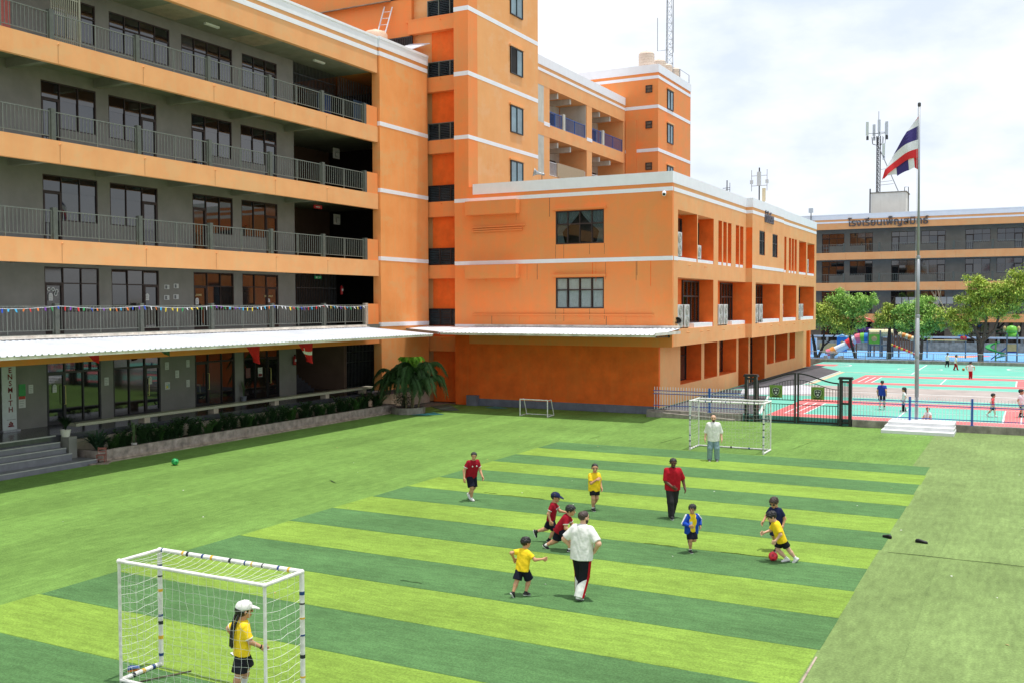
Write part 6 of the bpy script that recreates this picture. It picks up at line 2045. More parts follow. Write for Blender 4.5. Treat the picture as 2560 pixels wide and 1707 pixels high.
MB().tube(arcp, .09, 8).build('roof_arch', PLAY['red'], pg)
MB().tube([(p[0] + .1, 114.6, p[2] - .12) for p in arcp], .06, 8).build('roof_arch', PLAY['tan'], pg)
for x_ in (-16.9, -15.05):
    MB().tube([(x_, 114.1, .36), (x_, 114.1, 4.0)], .08, 8).build('post', PLAY['brown'], pg)
bridge = [(-13.0 + 2.2 * t, .9 * (1 - t)) for t in np.linspace(0, 1, 10)]
for k, (bx, bz) in enumerate(bridge):
    MB().box(bx - .09, bx + .09, 112.25, 112.32, bz + .85, bz + 2.0).build('plank', PLAY['brown'], pg)
    MB().ball((bx, 112.2, bz + .78), .15, 10, 6, (1, .5, 1)).build('edge_scallop', PLAY['red'] if k % 2 else PLAY['yellow'], pg)
for k in range(6):
    t = k / 5
    MB().ball((-12.3 + 1.5 * t, 113.6, 2.75 - .55 * t), .3, 10, 6).build('caterpillar_bead', [PLAY['cream'], PLAY['orange']][k % 2], pg, smooth=True)
MB().tube([(-9.6, 113, 2.2), (-5.8, 113, 2.2)], .07, 8).build('monkey_bar', PLAY['tan'], pg)
for x_ in (-9.6, -5.9):
    MB().tube([(x_, 113, .35), (x_, 113, 2.2)], .07, 8).build('post', PLAY['grey'], pg)
mb = MB()
fs_ = thing('play_fish_ornament', (-6.2, 113, 2.25), 'blue and red ball-shaped ornament on the climbing bar', 'ornament')
MB().ball((-6.1, 113, 2.5), .28, 12, 8, (1.2, .8, .8)).build('body', PLAY['red'], fs_, smooth=True)
for k in range(5):
    MB().ball((-6.55 + .2 * k, 113, 2.75 + .05 * (k % 2)), .16, 8, 6).build('frill', PLAY['blue'], fs_, smooth=True)
ph = thing('play_house', (-19.4, 116.5, .36), 'blue and yellow play hut behind the round tree', 'play hut')
MB().box(-19.3, -18.2, 116, 116.1, .6, 2.3).build('front_panel', PLAY['blue'], ph)
MB().box(-21.2, -19.35, 116.1, 116.2, .5, 1.6).build('side_panel', PLAY['tan'], ph)
MB().box(-23.0, -21.4, 115.5, 115.7, .4, 2.2).build('stripe_panel', PLAY['white'], ph)
for k in range(4):
    MB().box(-22.9 + .4 * k, -22.75 + .4 * k, 115.47, 115.5, .45, 2.15).build('stripe', PLAY['lblue'], ph)
MB(lambda a, b, c: (-18.7 + a, 115.99 - c, 1.7 + b)).lathe([(.2, 0), (.2, .02)], (0, 0, 0), 12).build('window_disc', PLAY['tan'], ph)
MB().tube([(-19.3, 116.05, 2.3), (-18.75, 116.05, 2.55), (-18.2, 116.05, 2.3)], .1, 8).build('roof_edge', PLAY['lblue'], ph)
sp = thing('spiral_slide_playset', (-2.2, 109.7, .36), 'small playset with green spiral slide and blue slide at the right', 'playground set')
hel = []
for k in range(22):
    a = k * .32
    hel.append((-3.0 + .5 * math.cos(a + 1.2), 109.9 + .5 * math.sin(a + 1.2), 2.1 - k * .075))
for a, b in zip(hel[:-1], hel[1:]):
    ca = Vector((-3.0, 109.9, 0))
    oa, ob = (Vector(a) - ca), (Vector(b) - ca)
    oa.z = ob.z = 0
    MB().prism([a, b, tuple(Vector(b) + ob * .9), tuple(Vector(a) + oa * .9)], (0, 0, .12)).build('spiral_segment', PLAY['dgreen'], sp)
MB().tube([(-3.0, 109.9, .36), (-3.0, 109.9, 2.2)], .07, 8).build('post', PLAY['green'], sp)
MB().prism([(-3.4, 109.4, .45), (-1.9, 109.4, 1.75), (-1.9, 109.9, 1.75), (-3.4, 109.9, .45)], (0, 0, .14)).build('slide', PLAY['navy'], sp)
for x_ in (-2.0, -1.1):
    for y_ in (109.4, 110.3):
        MB().tube([(x_, y_, .36), (x_, y_, 3.1)], .07, 8).build('post', PLAY['grey'], sp)
MB().box(-2.0, -1.1, 109.4, 110.3, 1.2, 1.3).build('platform', PLAY['navy'], sp)
MB().box(-1.95, -1.15, 109.33, 109.39, 1.35, 2.05).build('side_panel', PLAY['tan'], sp)
MB().box(-2.06, -2.0, 109.5, 110.2, 1.3, 2.1).build('side_panel', PLAY['navy'], sp)
MB().lathe([(.55, 0), (.6, .1), (.45, .4), (.1, .55)], (-1.55, 109.85, 2.75), 14).build('dome_roof', PLAY['green'], sp, smooth=True)
MB().lathe([(.5, 0), (.52, .25), (.4, .6), (.1, .7)], (-1.6, 109.85, 3.15), 14).build('upper_dome', PLAY['green'], sp, smooth=True)
for s_ in (-1, 1):
    MB().ball((-1.6 + s_ * .62, 109.85, 3.5), .22, 10, 8, (.7, .7, 1.4)).build('knob', PLAY['tan'], sp, smooth=True)
stt = thing('stone_table', (-17.9, 105, .36), 'round stone table with stools inside the playground fence', 'table')
MB().lathe([(.25, 0), (.2, .1), (.2, .6), (.6, .66), (.6, .74)], (-17.9, 105, .36), 16).build('table', CONC, stt)
for k, (a, lb) in enumerate(((.6, 'right rear'), (2.4, 'left rear'), (4.2, 'left front'), (5.6, 'right front'))):
    o = MB().lathe([(.2, 0), (.23, .2), (.18, .42)], (-17.9 + 1.05 * math.cos(a), 105 + .9 * math.sin(a), .36), 12).build('stone_stool', CONC)
    tag(o, lb + ' stone stool at the round stone table by the slide', 'stool', 'stone stools')
# ================================================================== people
def nets(vals, lo, h):
    """surface nets: smooth closed quad mesh of the zero level of a sampled field"""
    s = vals < 0
    nx, ny, nz = s.shape
    c = np.zeros((nx - 1, ny - 1, nz - 1), np.int8)
    for dx in (0, 1):
        for dy in (0, 1):
            for dz in (0, 1):
                c += s[dx:nx - 1 + dx, dy:ny - 1 + dy, dz:nz - 1 + dz]
    act = (c > 0) & (c < 8)
    idx = np.argwhere(act)
    if len(idx) == 0:
        return np.zeros((0, 3)), []
    ids = -np.ones(act.shape, np.int64)
    ids[act] = np.arange(len(idx))
    acc = np.zeros((len(idx), 3))
    cnt = np.zeros(len(idx))
    i, j, k = idx[:, 0], idx[:, 1], idx[:, 2]
    for ax in range(3):
        o1, o2 = [a for a in range(3) if a != ax]
        for u in (0, 1):
            for v in (0, 1):
                off = [0, 0, 0]
                off[o1], off[o2] = u, v
                p = (i + off[0], j + off[1], k + off[2])
                off2 = list(off)
                off2[ax] = 1
                q = (i + off2[0], j + off2[1], k + off2[2])
                a, b = vals[p], vals[q]
                m = (a < 0) != (b < 0)
                t = np.where(m, a / np.where(np.abs(a - b) < 1e-12, 1, a - b), 0)
                pos = np.stack([np.full(len(idx), float(off[0])), np.full(len(idx), float(off[1])), np.full(len(idx), float(off[2]))], 1)
                pos[:, ax] = t
                acc += pos * m[:, None]
                cnt += m
    V = (idx + acc / cnt[:, None]) * h + np.asarray(lo)
    F = []
    for ax in range(3):
        o1, o2 = [(1, 2), (2, 0), (0, 1)][ax]
        sl0 = [slice(None)] * 3
        sl1 = [slice(None)] * 3
        sl0[ax], sl1[ax] = slice(0, -1), slice(1, None)
        a, b = s[tuple(sl0)], s[tuple(sl1)]
        e = np.argwhere(a != b)
        e = e[(e[:, o1] > 0) & (e[:, o2] > 0) & (e[:, o1] < s.shape[o1] - 1) & (e[:, o2] < s.shape[o2] - 1)]
        if len(e) == 0:
            continue
        def cell(d1, d2):
            q = e.copy()
            q[:, o1] -= d1
            q[:, o2] -= d2
            return ids[q[:, 0], q[:, 1], q[:, 2]]
        quad = np.stack([cell(1, 1), cell(0, 1), cell(0, 0), cell(1, 0)], 1)
        flip = ~a[tuple(e.T)]
        quad[flip] = quad[flip][:, ::-1]
        F.append(quad)
    F = np.concatenate(F)
    return V, F[(F >= 0).all(1)]

def blob(prims, h, k=.02):
    """prims: (a, b, ra, rb[, clips]) round cones; clips = [(point, normal)] keep the side away from the normal"""
    A = np.array([p[0] for p in prims], float)
    B = np.array([p[1] for p in prims], float)
    R = np.array([max(p[2], p[3]) for p in prims], float)
    lo = np.minimum(A - R[:, None], B - R[:, None]).min(0) - 3 * h
    hi = np.maximum(A + R[:, None], B + R[:, None]).max(0) + 3 * h
    n = np.ceil((hi - lo) / h).astype(int) + 1
    vals = np.full(n, .3)
    for p in prims:
        a, b, ra, rb = np.array(p[0], float), np.array(p[1], float), p[2], p[3]
        r = max(ra, rb) + k + 2 * h
        i0 = np.maximum(0, np.floor((np.minimum(a, b) - r - lo) / h).astype(int))
        i1 = np.minimum(n, np.ceil((np.maximum(a, b) + r - lo) / h).astype(int) + 1)
        g = np.stack(np.meshgrid(*[lo[q] + h * np.arange(i0[q], i1[q]) for q in range(3)], indexing='ij'), -1)
        pa = g - a
        ba = b - a
        t = np.clip((pa @ ba) / max(1e-9, ba @ ba), 0, 1)
        d = np.linalg.norm(pa - t[..., None] * ba, axis=-1) - (ra + (rb - ra) * t)
        for (pt, nn) in (p[4] if len(p) > 4 else []):
            d = np.maximum(d, (g - np.array(pt, float)) @ np.array(nn, float))
        sl = tuple(slice(i0[q], i1[q]) for q in range(3))
        w = vals[sl]
        kk = p[5] if len(p) > 5 else k
        if kk > 1e-6:
            hh = np.clip(.5 + .5 * (d - w) / kk, 0, 1)
            vals[sl] = d + (w - d) * hh - kk * hh * (1 - hh)
        else:
            vals[sl] = np.minimum(d, w)
    return nets(vals, lo, h)

def ik(S, W, a, b, hint):
    """two-bone joint between S and W; returns (joint, end)"""
    S, W, hint = Vector(S), Vector(W), Vector(hint)
    d = W - S
    L_ = min(d.length, (a + b) * .999)
    u = d.normalized()
    W = S + u * L_
    x = (a * a - b * b + L_ * L_) / (2 * L_)
    y = math.sqrt(max(0, a * a - x * x))
    n = hint - u * hint.dot(u)
    n = n.normalized() if n.length > 1e-5 else u.orthogonal().normalized()
    return S + u * x + n * y, W

SKIN = {n_: mat('skin_' + n_, lin(*c_), .55, .08, 14, spec=.35) for n_, c_ in (('tan', (196, 146, 112)), ('fair', (214, 168, 140)), ('brown', (96, 62, 46)), ('mid', (178, 126, 94)))}
HAIR = mat('black_hair', lin(24, 21, 20), .45, .25, 30, spec=.5, bump=.6, bscale=90)
HAIRB = mat('brown_hair', lin(62, 46, 38), .5, .25, 30, spec=.5, bump=.6, bscale=90)
BEARD = mat('beard_hair', lin(58, 44, 36), .7, .3, 40)
EYE = paint('eye_dark', (22, 18, 18), .2)
LIP = paint('lip', (150, 84, 74), .5)
def cloth(name, rgb, rough=.85, var=.10):
    return mat('cloth_' + name, lin(*rgb), rough, var, 12, bump=.5, bscale=11, spec=.15, bdist=.03)
C_YEL, C_MAR, C_BLK, C_NAVY, C_WHITE = cloth('yellow', (244, 206, 42)), cloth('maroon', (150, 22, 40)), cloth('black', (30, 31, 36)), cloth('navy', (34, 40, 74)), cloth('white', (226, 225, 220))
C_RED, C_BLUE, C_JEAN, C_SHORT = cloth('dark_red', (172, 26, 40)), cloth('blue', (30, 72, 170)), cloth('jeans', (128, 152, 162), var=.2), cloth('dark_navy', (26, 28, 42))
C_CORAL, C_PINKW, C_REDT, C_PINK = cloth('coral', (226, 96, 100)), cloth('pinkish_white', (222, 212, 216)), cloth('sport_red', (170, 24, 34)), cloth('pink', (214, 130, 160))
C_CHAR = cloth('charcoal', (48, 46, 48))
SHB, SHW, SHG = paint('shoe_black', (28, 28, 30), .5), paint('shoe_white', (222, 220, 214), .5), paint('shoe_grey', (96, 94, 96), .6)

def person(loc, H, phi, label, adult=False, skin='tan', lean=0., side=0., hipdrop=0., poff=(0, 0), feet=None, arms=None, head=(0, 0), top=None, bottom=None,
           sleeve=.6, hem=.0, trim=None, shorts=.85, flare=1.0, loose=1.0, shoes=None, sock=None, hair='short', hairm=None, cap=None, h=None, beard=False, hands=True, extra=None, wide=1.0, collar=False, absyaw=None, sockbands=None, sockh=.35):
    """feet: {'L': (side, forward, up, toe_pitch)}, arms: {'L': ((side, forward, up) from shoulder, (elbow hint))} in units of H; side is outward"""
    P = Vector(loc)
    beta = math.atan2(P.y, P.x)
    th = absyaw if absyaw is not None else beta - math.pi / 2 + rad(phi)
    fwd, rgt, up = Vector((math.cos(th), math.sin(th), 0)), Vector((math.sin(th), -math.cos(th), 0)), Vector((0, 0, 1))
    W = lambda x, y, z: P + rgt * (x * H) + fwd * (y * H) + up * (z * H)
    g = dict(hh=.145, hip=.515, sh=.812, shw=.104, hw=.050, th=.245, shn=.235, ua=.172, fa=.148) if adult else dict(hh=.186, hip=.480, sh=.752, shw=.090, hw=.045, th=.228, shn=.222, ua=.160, fa=.138)
    h = h or .014
    px, py = poff
    pz = g['hip'] - hipdrop
    pel = W(px, py, pz)
    la, sa = rad(lean), rad(side)
    tup = (up * math.cos(la) * math.cos(sa) + fwd * math.sin(la) + rgt * math.sin(sa)).normalized()
    tfw = (fwd - tup * fwd.dot(tup)).normalized()
    trt = tfw.cross(tup)
    Tp = lambda x, y, z: pel + trt * (x * H) + tfw * (y * H) + tup * (z * H)
    tl = g['sh'] - g['hip']
    R = wide * H
    body, shirt, legs_c = [], [], []
    # torso
    for s in (-1, 1):
        body.append((Tp(s * .042, 0, 0), Tp(s * .058, .004, tl - .075), .060 * R, .062 * R))
    body.append((Tp(0, 0, .0), Tp(0, 0, tl * .9), .058 * R, .062 * R))
    body.append((Tp(-g['shw'] * .72, 0, tl - .025), Tp(g['shw'] * .72, 0, tl - .025), .044 * R, .044 * R))
    neck0, neck1 = Tp(0, -.005, tl - .01), Tp(0, .012, tl + .05)
    body.append((neck0, neck1, .034 * H, .031 * H))
    lo_ = 1.012 + .012
    hemz = -.045 - hem
    hemp = Tp(0, 0, hemz)
    cl = [(hemp, -tup)]
    e_ = .0065 * loose
    for s in (-1, 1):
        shirt.append((Tp(s * .044, 0, hemz - .04), Tp(s * .058, .004, tl - .070), .066 * R + e_ * H * 1.5, .064 * R + e_ * H, cl))
    shirt.append((Tp(0, .002, hemz - .04), Tp(0, .004, tl * .88), .068 * R + e_ * H * 1.3, .066 * R + e_ * H, cl))
    shirt.append((Tp(-g['shw'] * .74, 0, tl - .026), Tp(g['shw'] * .74, 0, tl - .026), .042 * R + e_ * H * .3, .042 * R + e_ * H * .3))
    if collar:
        shirt.append((Tp(0, 0, tl + .005), Tp(0, .006, tl + .022), .043 * H, .041 * H, [(Tp(0, .004, tl + .026), tup)], .01))
    # arms
    hand_info = []
    trims = []
    arms = arms or {}
    for nm, s in (('L', -1), ('R', 1)):
        (tx_, ty_, tz_), hint = arms.get(nm, ((.03, .03, -.30), (.2, -1, 0)))[:2]
        S = Tp(s * g['shw'], 0, tl - .028)
        Wt = S + trt * (s * tx_ * H) + fwd * (ty_ * H) + up * (tz_ * H)
        hv = trt * (s * hint[0]) + fwd * hint[1] + up * hint[2]
        El, Wr = ik(S, Wt, g['ua'] * H, g['fa'] * H, hv)
        body.append((S, El, .031 * R, .026 * R))
        body.append((El, Wr, .0265 * R, .018 * R))
        d = (Wr - El).normalized()
        hand_info.append((Wr, d, s, hv))
        if sleeve > 0:
            if sleeve <= 1:
                E2 = S + (El - S) * sleeve
                dd = (El - S).normalized()
                sr = (.039 + .0045 * loose) * R
                shirt.append((S - dd * .01 * H, S + (El - S) * (sleeve + .25), .040 * R + e_ * H * .4, sr, [(E2, dd)]))
                if trim:
                    trims.append((S + (El - S) * (sleeve - .06), S + (El - S) * (sleeve + .3), sr + .003, sr + .003, [(E2 + dd * .001, dd), (S + (El - S) * (sleeve - .07), -dd)]))
            else:
                f = sleeve - 1
                E2 = El + (Wr - El) * f
                dd = (Wr - El).normalized()
                shirt.append((S, El, .041 * R + e_ * H * .4, .036 * R + e_ * H * .3))
                shirt.append((El, El + (Wr - El) * (f + .3), .036 * R + e_ * H * .3, .031 * R + e_ * H * .3, [(E2, dd)]))
    # legs
    feet = feet or {'L': (.01, 0, 0, 0), 'R': (.01, 0, 0, 0)}
    shoe_p, sock_p, sole_p, band_p = [], [], [], []
    for nm, s in (('L', -1), ('R', 1)):
        fx, fy, fz, tp = feet[nm][:4]
        Hp = pel + rgt * (s * g['hw'] * H)
        An = W(s * (g['hw'] + fx) , fy, fz + .042)
        kh = fwd * 1.0 + rgt * (s * .12)
        Kn, An = ik(Hp, An, g['th'] * H, g['shn'] * H, kh)
        body.append((Hp, Kn, .054 * R, .037 * R))
        body.append((Kn, Kn.lerp(An, .35), .036 * R, .036 * R))
        body.append((Kn.lerp(An, .35), An, .036 * R, .022 * R))
        td = (Kn - Hp).normalized()
        sd = (An - Kn).normalized()
        wl = Tp(0, 0, .06)
        if bottom and shorts <= 1:
            E2 = Hp + (Kn - Hp) * shorts
            legs_c.append((Hp - td * .02 * H, Hp + (Kn - Hp) * (shorts + .3), .063 * R, .066 * R * flare, [(E2, td), (wl, tup)]))
        elif bottom:
            legs_c.append((Hp, Kn, .062 * R, .051 * R * flare, [(wl, tup)]))
            E2 = An + sd * .012 * H
            legs_c.append((Kn, An + sd * .05 * H, .050 * R * flare, .044 * R * flare, [(E2, sd)]))
        # shoe
        pt = rad(tp)
        ff = (fwd * math.cos(pt) - up * math.sin(pt)).normalized()
        fu = (up * math.cos(pt) + fwd * math.sin(pt)).normalized()
        heel = An - ff * .022 * H - fu * .018 * H
        toe = An + ff * .088 * H - fu * .024 * H
        solep = An - fu * .042 * H
        shoe_p.append(([(heel, An + ff * .03 * H - fu * .012 * H, .026 * H, .029 * H, [(solep, -fu)]), (An + ff * .03 * H - fu * .016 * H, toe, .028 * H, .022 * H, [(solep, -fu)]), (An - fu * .012 * H, An + fu * .012 * H, .027 * H, .026 * H)]))
        sole_p.append([(heel - fu * .004 * H, toe - fu * .004 * H, .029 * H, .025 * H, [(solep - fu * .004 * H, -fu), (solep + fu * .012 * H, fu)])])
        if sock:
            q = Kn.lerp(An, 1 - sockh)
            sock_p.append((q, An, (.022 + .014 * min(1, sockh * 1.3)) * R + .004, .0255 * R + .002, [(q, -sd)]))
            for (u0, u1) in (sockbands or []):
                a_, b_ = Kn.lerp(An, u0), Kn.lerp(An, u1)
                rr = (.022 + .014 * (1 - u0) * 1.0) * R + .009
                band_p.append((a_ - sd * .02, b_ + sd * .02, rr, rr, [(a_, -sd), (b_, sd)]))
    if bottom:
        legs_c.append((Tp(-.045, 0, .0), Tp(.045, 0, .0), .066 * R, .066 * R, [(Tp(0, 0, .06), tup)]))
        legs_c.append((Tp(-.03, 0, .03), Tp(.03, 0, .03), .066 * R, .066 * R, [(Tp(0, 0, .06), tup)]))
    # head
    hy, hp = rad(head[0]), rad(head[1])
    f1 = (tfw * math.cos(hy) + trt * math.sin(hy)).normalized()
    hup0 = (tup * .45 + up * .55).normalized()
    f1 = (f1 - hup0 * f1.dot(hup0)).normalized()
    hf = (f1 * math.cos(hp) + hup0 * math.sin(hp)).normalized()
    hu = (hup0 * math.cos(hp) - f1 * math.sin(hp)).normalized()
    hr = hf.cross(hu)
    hh = g['hh'] * H
    HB = neck1 - hu * .10 * hh + hf * .04 * hh
    Q = lambda x, y, z: HB + hr * (x * hh) + hf * (y * hh) + hu * (z * hh)
    hd = [(Q(0, -.13, .63), Q(0, .06, .64), .345 * hh, .33 * hh), (Q(0, .10, .45), Q(0, .14, .30), .28 * hh, .22 * hh), (Q(0, .14, .26), Q(0, .23, .15), .20 * hh, .12 * hh),
          (Q(0, .36, .54), Q(0, .44, .41), .035 * hh, .06 * hh, [], .02), (Q(-.12, .345, .24), Q(.12, .345, .24), .035 * hh, .035 * hh, [], .02), (Q(0, -.06, .25), Q(0, -.10, -.1), .215 * hh, .22 * hh),
          (Q(-.14, .33, .60), Q(.14, .33, .60), .05 * hh, .05 * hh)]
    for s in (-1, 1):
        hd.append((Q(s * .345, -.03, .50), Q(s * .355, -.05, .40), .065 * hh, .05 * hh, [], .01))
        hd.append((Q(s * .17, .24, .40), Q(s * .15, .24, .34), .09 * hh, .08 * hh))
    res = h
    parts = [blob(body, res, .022 * H)]
    parts.append(blob(hd, min(res, .0085), .03 * hh))
    if hands:
        for (Wr, d, s, hv) in hand_info:
            nrm = (trt * (-s)).lerp(d.cross(up), 0) if True else None
            nrm = (nrm - d * nrm.dot(d))
            nrm = nrm.normalized() if nrm.length > 1e-4 else d.orthogonal().normalized()
            sdv = d.cross(nrm).normalized()          # across the palm, towards the thumb side
            if sdv.dot(fwd) < 0:
                sdv = -sdv
            hl = .098 * H
            hp_ = []
            fr_ = max(.0075, .075 * hl)
            for q, off in enumerate((-.30, -.10, .10, .30)):
                b0 = Wr + d * .05 * hl + sdv * off * .5 * hl
                b1 = Wr + d * .50 * hl + sdv * off * hl * .9
                hp_.append((b0, b1, fr_ * 1.5, fr_ * 1.25, [], .012))
                ln = (.34, .42, .46, .40)[q] * hl
                k1 = b1 + (d * .9 + nrm * .35).normalized() * ln * .55
                k2 = k1 + (d * .6 + nrm * .75).normalized() * ln * .5
                hp_.append((b1, k1, fr_, fr_ * .95, [], .004))
                hp_.append((k1, k2, fr_ * .95, fr_ * .8, [], .004))
            t0 = Wr + d * .16 * hl + sdv * .22 * hl
            t1 = t0 + (sdv * .7 + d * .6 + nrm * .3).normalized() * .26 * hl
            t2 = t1 + (d * .85 + nrm * .4 + sdv * .1).normalized() * .22 * hl
            hp_ += [(t0, t1, fr_ * 1.3, fr_ * 1.1, [], .01), (t1, t2, fr_ * 1.05, fr_ * .85, [], .004)]
            hp_.append((Wr - d * .25 * hl, Wr + d * .12 * hl, .018 * R, .019 * R, [], .015))
            parts.append(blob(hp_, min(res, .0065), .01))
    V = np.concatenate([p_[0] for p_ in parts])
    F, o_ = [], 0
    for v_, f_ in parts:
        F.append(np.asarray(f_) + o_)
        o_ += len(v_)
    F = np.concatenate(F)
    def obj_from(name, V, F, m_, parent):
        me = bpy.data.meshes.new(name)
        V = V - np.array(P)
        me.vertices.add(len(V))
        me.vertices.foreach_set('co', V.astype(np.float32).ravel())
        nF = len(F)
        me.loops.add(nF * 4)
        me.loops.foreach_set('vertex_index', np.asarray(F).ravel().astype(np.int32))
        me.polygons.add(nF)
        me.polygons.foreach_set('loop_start', np.arange(nF, dtype=np.int32) * 4)
        me.polygons.foreach_set('loop_total', np.full(nF, 4, np.int32))
        me.polygons.foreach_set('use_smooth', np.ones(nF, bool))
        me.update(calc_edges=True)
        me.validate()
        me.materials.append(m_)
        o = bpy.data.objects.new(name, me)
        COL.objects.link(o)
        if parent:
            o.parent = parent
        else:
            o.location = P
        ORG[o.name] = P.copy()
        return o
    pe = obj_from('person', V, F, SKIN[skin], None)
    tag(pe, label, 'person')
    def dress(name, prims, m_, k=.018, hh_=None, wrinkle=.0):
        v_, f_ = blob(prims, hh_ or res, k * H)
        if len(v_) == 0:
            return None
        if wrinkle and name == 'hair':
            q = v_ - np.array(P)
            w = np.sin(q[:, 0] * 150 + 3 * np.sin(q[:, 1] * 60)) + np.sin(q[:, 1] * 170 + q[:, 2] * 90) + np.sin(q[:, 2] * 130 + q[:, 0] * 110)
            dv = q - (v_.mean(0) - np.array(P))
            v_ = v_ + dv / (np.linalg.norm(dv, axis=1, keepdims=True) + 1e-6) * (w * wrinkle)[:, None]
        elif wrinkle:
            q = v_ - np.array(P)
            w = np.sin(q[:, 2] * 34 + 5 * np.sin(q[:, 0] * 14) + 4 * np.sin(q[:, 1] * 17)) + .7 * np.sin(q[:, 0] * 41 + q[:, 2] * 23 + q[:, 1] * 37)
            c = v_.mean(0)
            dv = q - (c - np.array(P))
            dv[:, 2] = 0
            ln = np.linalg.norm(dv, axis=1, keepdims=True) + 1e-6
            v_ = v_ + dv / ln * (w * wrinkle)[:, None]
        return obj_from(name, v_, f_, m_, pe)
    if top:
        dress('shirt', shirt, top, .02, wrinkle=.0018)
    if trims:
        dress('sleeve_trim', trims, trim, 0, min(res, .009))
    if bottom:
        dress('shorts' if shorts <= 1 else 'trousers', legs_c, bottom, .015, wrinkle=.0016)
    if shoes:
        for sp_, so_ in zip(shoe_p, sole_p):
            so = dress('shoe', sp_, shoes, .012, min(res, .010))
            dress('sole', so_, SHW if shoes is not SHW else SHG, .0, min(res, .009))
    if sock:
        for q in sock_p:
            dress('sock', [q], sock, 0, min(res, .010))
        for q in band_p:
            dress('sock_band', [q], C_BLK, 0, min(res, .009))
    # hair, cap, face
    fh = min(res, .0085)
    hm = hairm or HAIR
    if hair in ('short', 'fringe', 'long', 'buzz', 'pony'):
        th_ = {'short': .03, 'fringe': .05, 'long': .05, 'buzz': .018, 'pony': .035}[hair]
        fp = Q(0, .24, .77) if hair in ('short', 'buzz', 'pony') else Q(0, .29, .63)
        nn = (hf * .75 - hu * .66).normalized()
        cuts = [(fp, nn), (Q(0, -.1, .34), (-hu * .9 + hf * .43).normalized())]
        hp2 = [(Q(0, -.14, .64), Q(0, .05, .66), (.345 + th_) * hh, (.335 + th_) * hh, cuts)]
        if hair != 'buzz':
            for q in range(7):
                a = q * .9
                hp2.append((Q(.20 * math.cos(a), -.08 + .20 * math.sin(a), .84), Q(.33 * math.cos(a), -.05 + .31 * math.sin(a), .70), .16 * hh, .10 * hh, cuts))
        if hair in ('short', 'fringe', 'long') and h < .016:
            r_ = random.Random(int(abs(P.x * 91 + P.y * 37)))
            for q in range(34):
                a, e = r_.uniform(0, 6.283), r_.uniform(.15, 1.35)
                d_ = Vector((math.cos(a) * math.cos(e), math.sin(a) * math.cos(e) - .12, math.sin(e)))
                b0 = (d_.x * .33, -.05 + d_.y * .38, .64 + d_.z * .34)
                tl_ = r_.uniform(.04, .10)
                b1 = (b0[0] + d_.x * tl_ * .6 + r_.uniform(-.06, .06), b0[1] + d_.y * tl_ * .6 + .05, b0[2] + d_.z * tl_ * .6 - r_.uniform(0, .08))
                hp2.append((Q(*b0), Q(*b1), .05 * hh, .02 * hh, [(fp + hf * .05 * hh, nn)], .01))
            if hair != 'short':
                for q in range(9):
                    x_ = -.26 + .065 * q
                    hp2.append((Q(x_, .26 - abs(x_) * .35, .80), Q(x_ * 1.05 + r_.uniform(-.03, .03), .36 - abs(x_) * .45, .66 - r_.uniform(0, .07)), .06 * hh, .035 * hh, [], .01))
        if hair == 'long':
            for s in (-.2, 0, .2):
                hp2.append((Q(s, -.32, .5), Q(s * 1.1, -.38, -.35), .17 * hh, .12 * hh))
        if hair == 'pony':
            hp2.append((Q(0, -.45, .75), Q(0, -.62, .2), .12 * hh, .06 * hh))
        dress('hair', hp2, hm, .02 * g['hh'], fh, wrinkle=.004 if hair != 'buzz' else .0015)
    if hair == 'braids':
        dress('hair', [(Q(0, -.16, .55), Q(0, -.02, .62), .385 * hh, .36 * hh, [(Q(0, .16, .5), (hf * .95 - hu * .3).normalized()), (Q(0, 0, .2), -hu)])], hm, .01, fh)
        for s in (-1, 1):
            pts = [Q(s * .22, -.36, .35), Q(s * .26, -.50, .0), Q(s * .22, -.62, -.5), Q(s * .18, -.66, -1.05), Q(s * .17, -.66, -1.45)]
            br = []
            for a_, b_ in zip(pts[:-1], pts[1:]):
                for q in range(4):
                    c_ = a_.lerp(b_, (q + .5) / 4)
                    br.append((c_ - hu * .03 * hh, c_ + hu * .03 * hh, .078 * hh, .068 * hh))
            dress('braid', br, hm, .004, .0075)
    if beard:
        dress('beard', [(Q(0, .12, .36), Q(0, .15, .28), .285 * hh, .245 * hh, [(Q(0, 0, .33), hu), (Q(0, .04, 0), -hf)]), (Q(0, .15, .26), Q(0, .25, .12), .225 * hh, .14 * hh, [(Q(0, 0, .33), hu), (Q(0, .04, 0), -hf)])], BEARD if beard is True else beard, .02 * g['hh'], fh)
    if cap:
        c0 = (Q(0, 0, .58), -hu)
        cp = dress('cap', [(Q(0, -.12, .66), Q(0, .06, .68), .40 * hh, .385 * hh, [c0])], cap, .01, fh)
        mb = MB()
        n = 12
        ring = [tuple(Q(.36 * math.cos(math.pi * i / n), .30 + .55 * math.sin(math.pi * i / n), .62 - .10 * math.sin(math.pi * i / n) + .04 * math.cos(2 * math.pi * i / n))) for i in range(n + 1)]
        mb.prism(ring, tuple(hu * .05 * hh))
        ORG[cp.name] = P.copy()
        mb.build('brim', cap, pe)
        MB().ball(tuple(Q(0, -.02, 1.07)), .04 * hh, 8, 5).build('cap_button', cap, pe, smooth=True)
    for s in (-1, 1):
        MB().ball(tuple(Q(s * .145, .335, .52)), .05 * hh, 8, 6).build('eye', EYE, pe, smooth=True)
        MB().tube([tuple(Q(s * .07, .385, .61)), tuple(Q(s * .22, .34, .61))], .022 * hh, 5).build('eyebrow', HAIR, pe)
    MB().tube([tuple(Q(-.1, .375, .245)), tuple(Q(0, .395, .24)), tuple(Q(.1, .375, .245))], .022 * hh, 6).build('mouth', LIP if beard is False else LIP, pe)
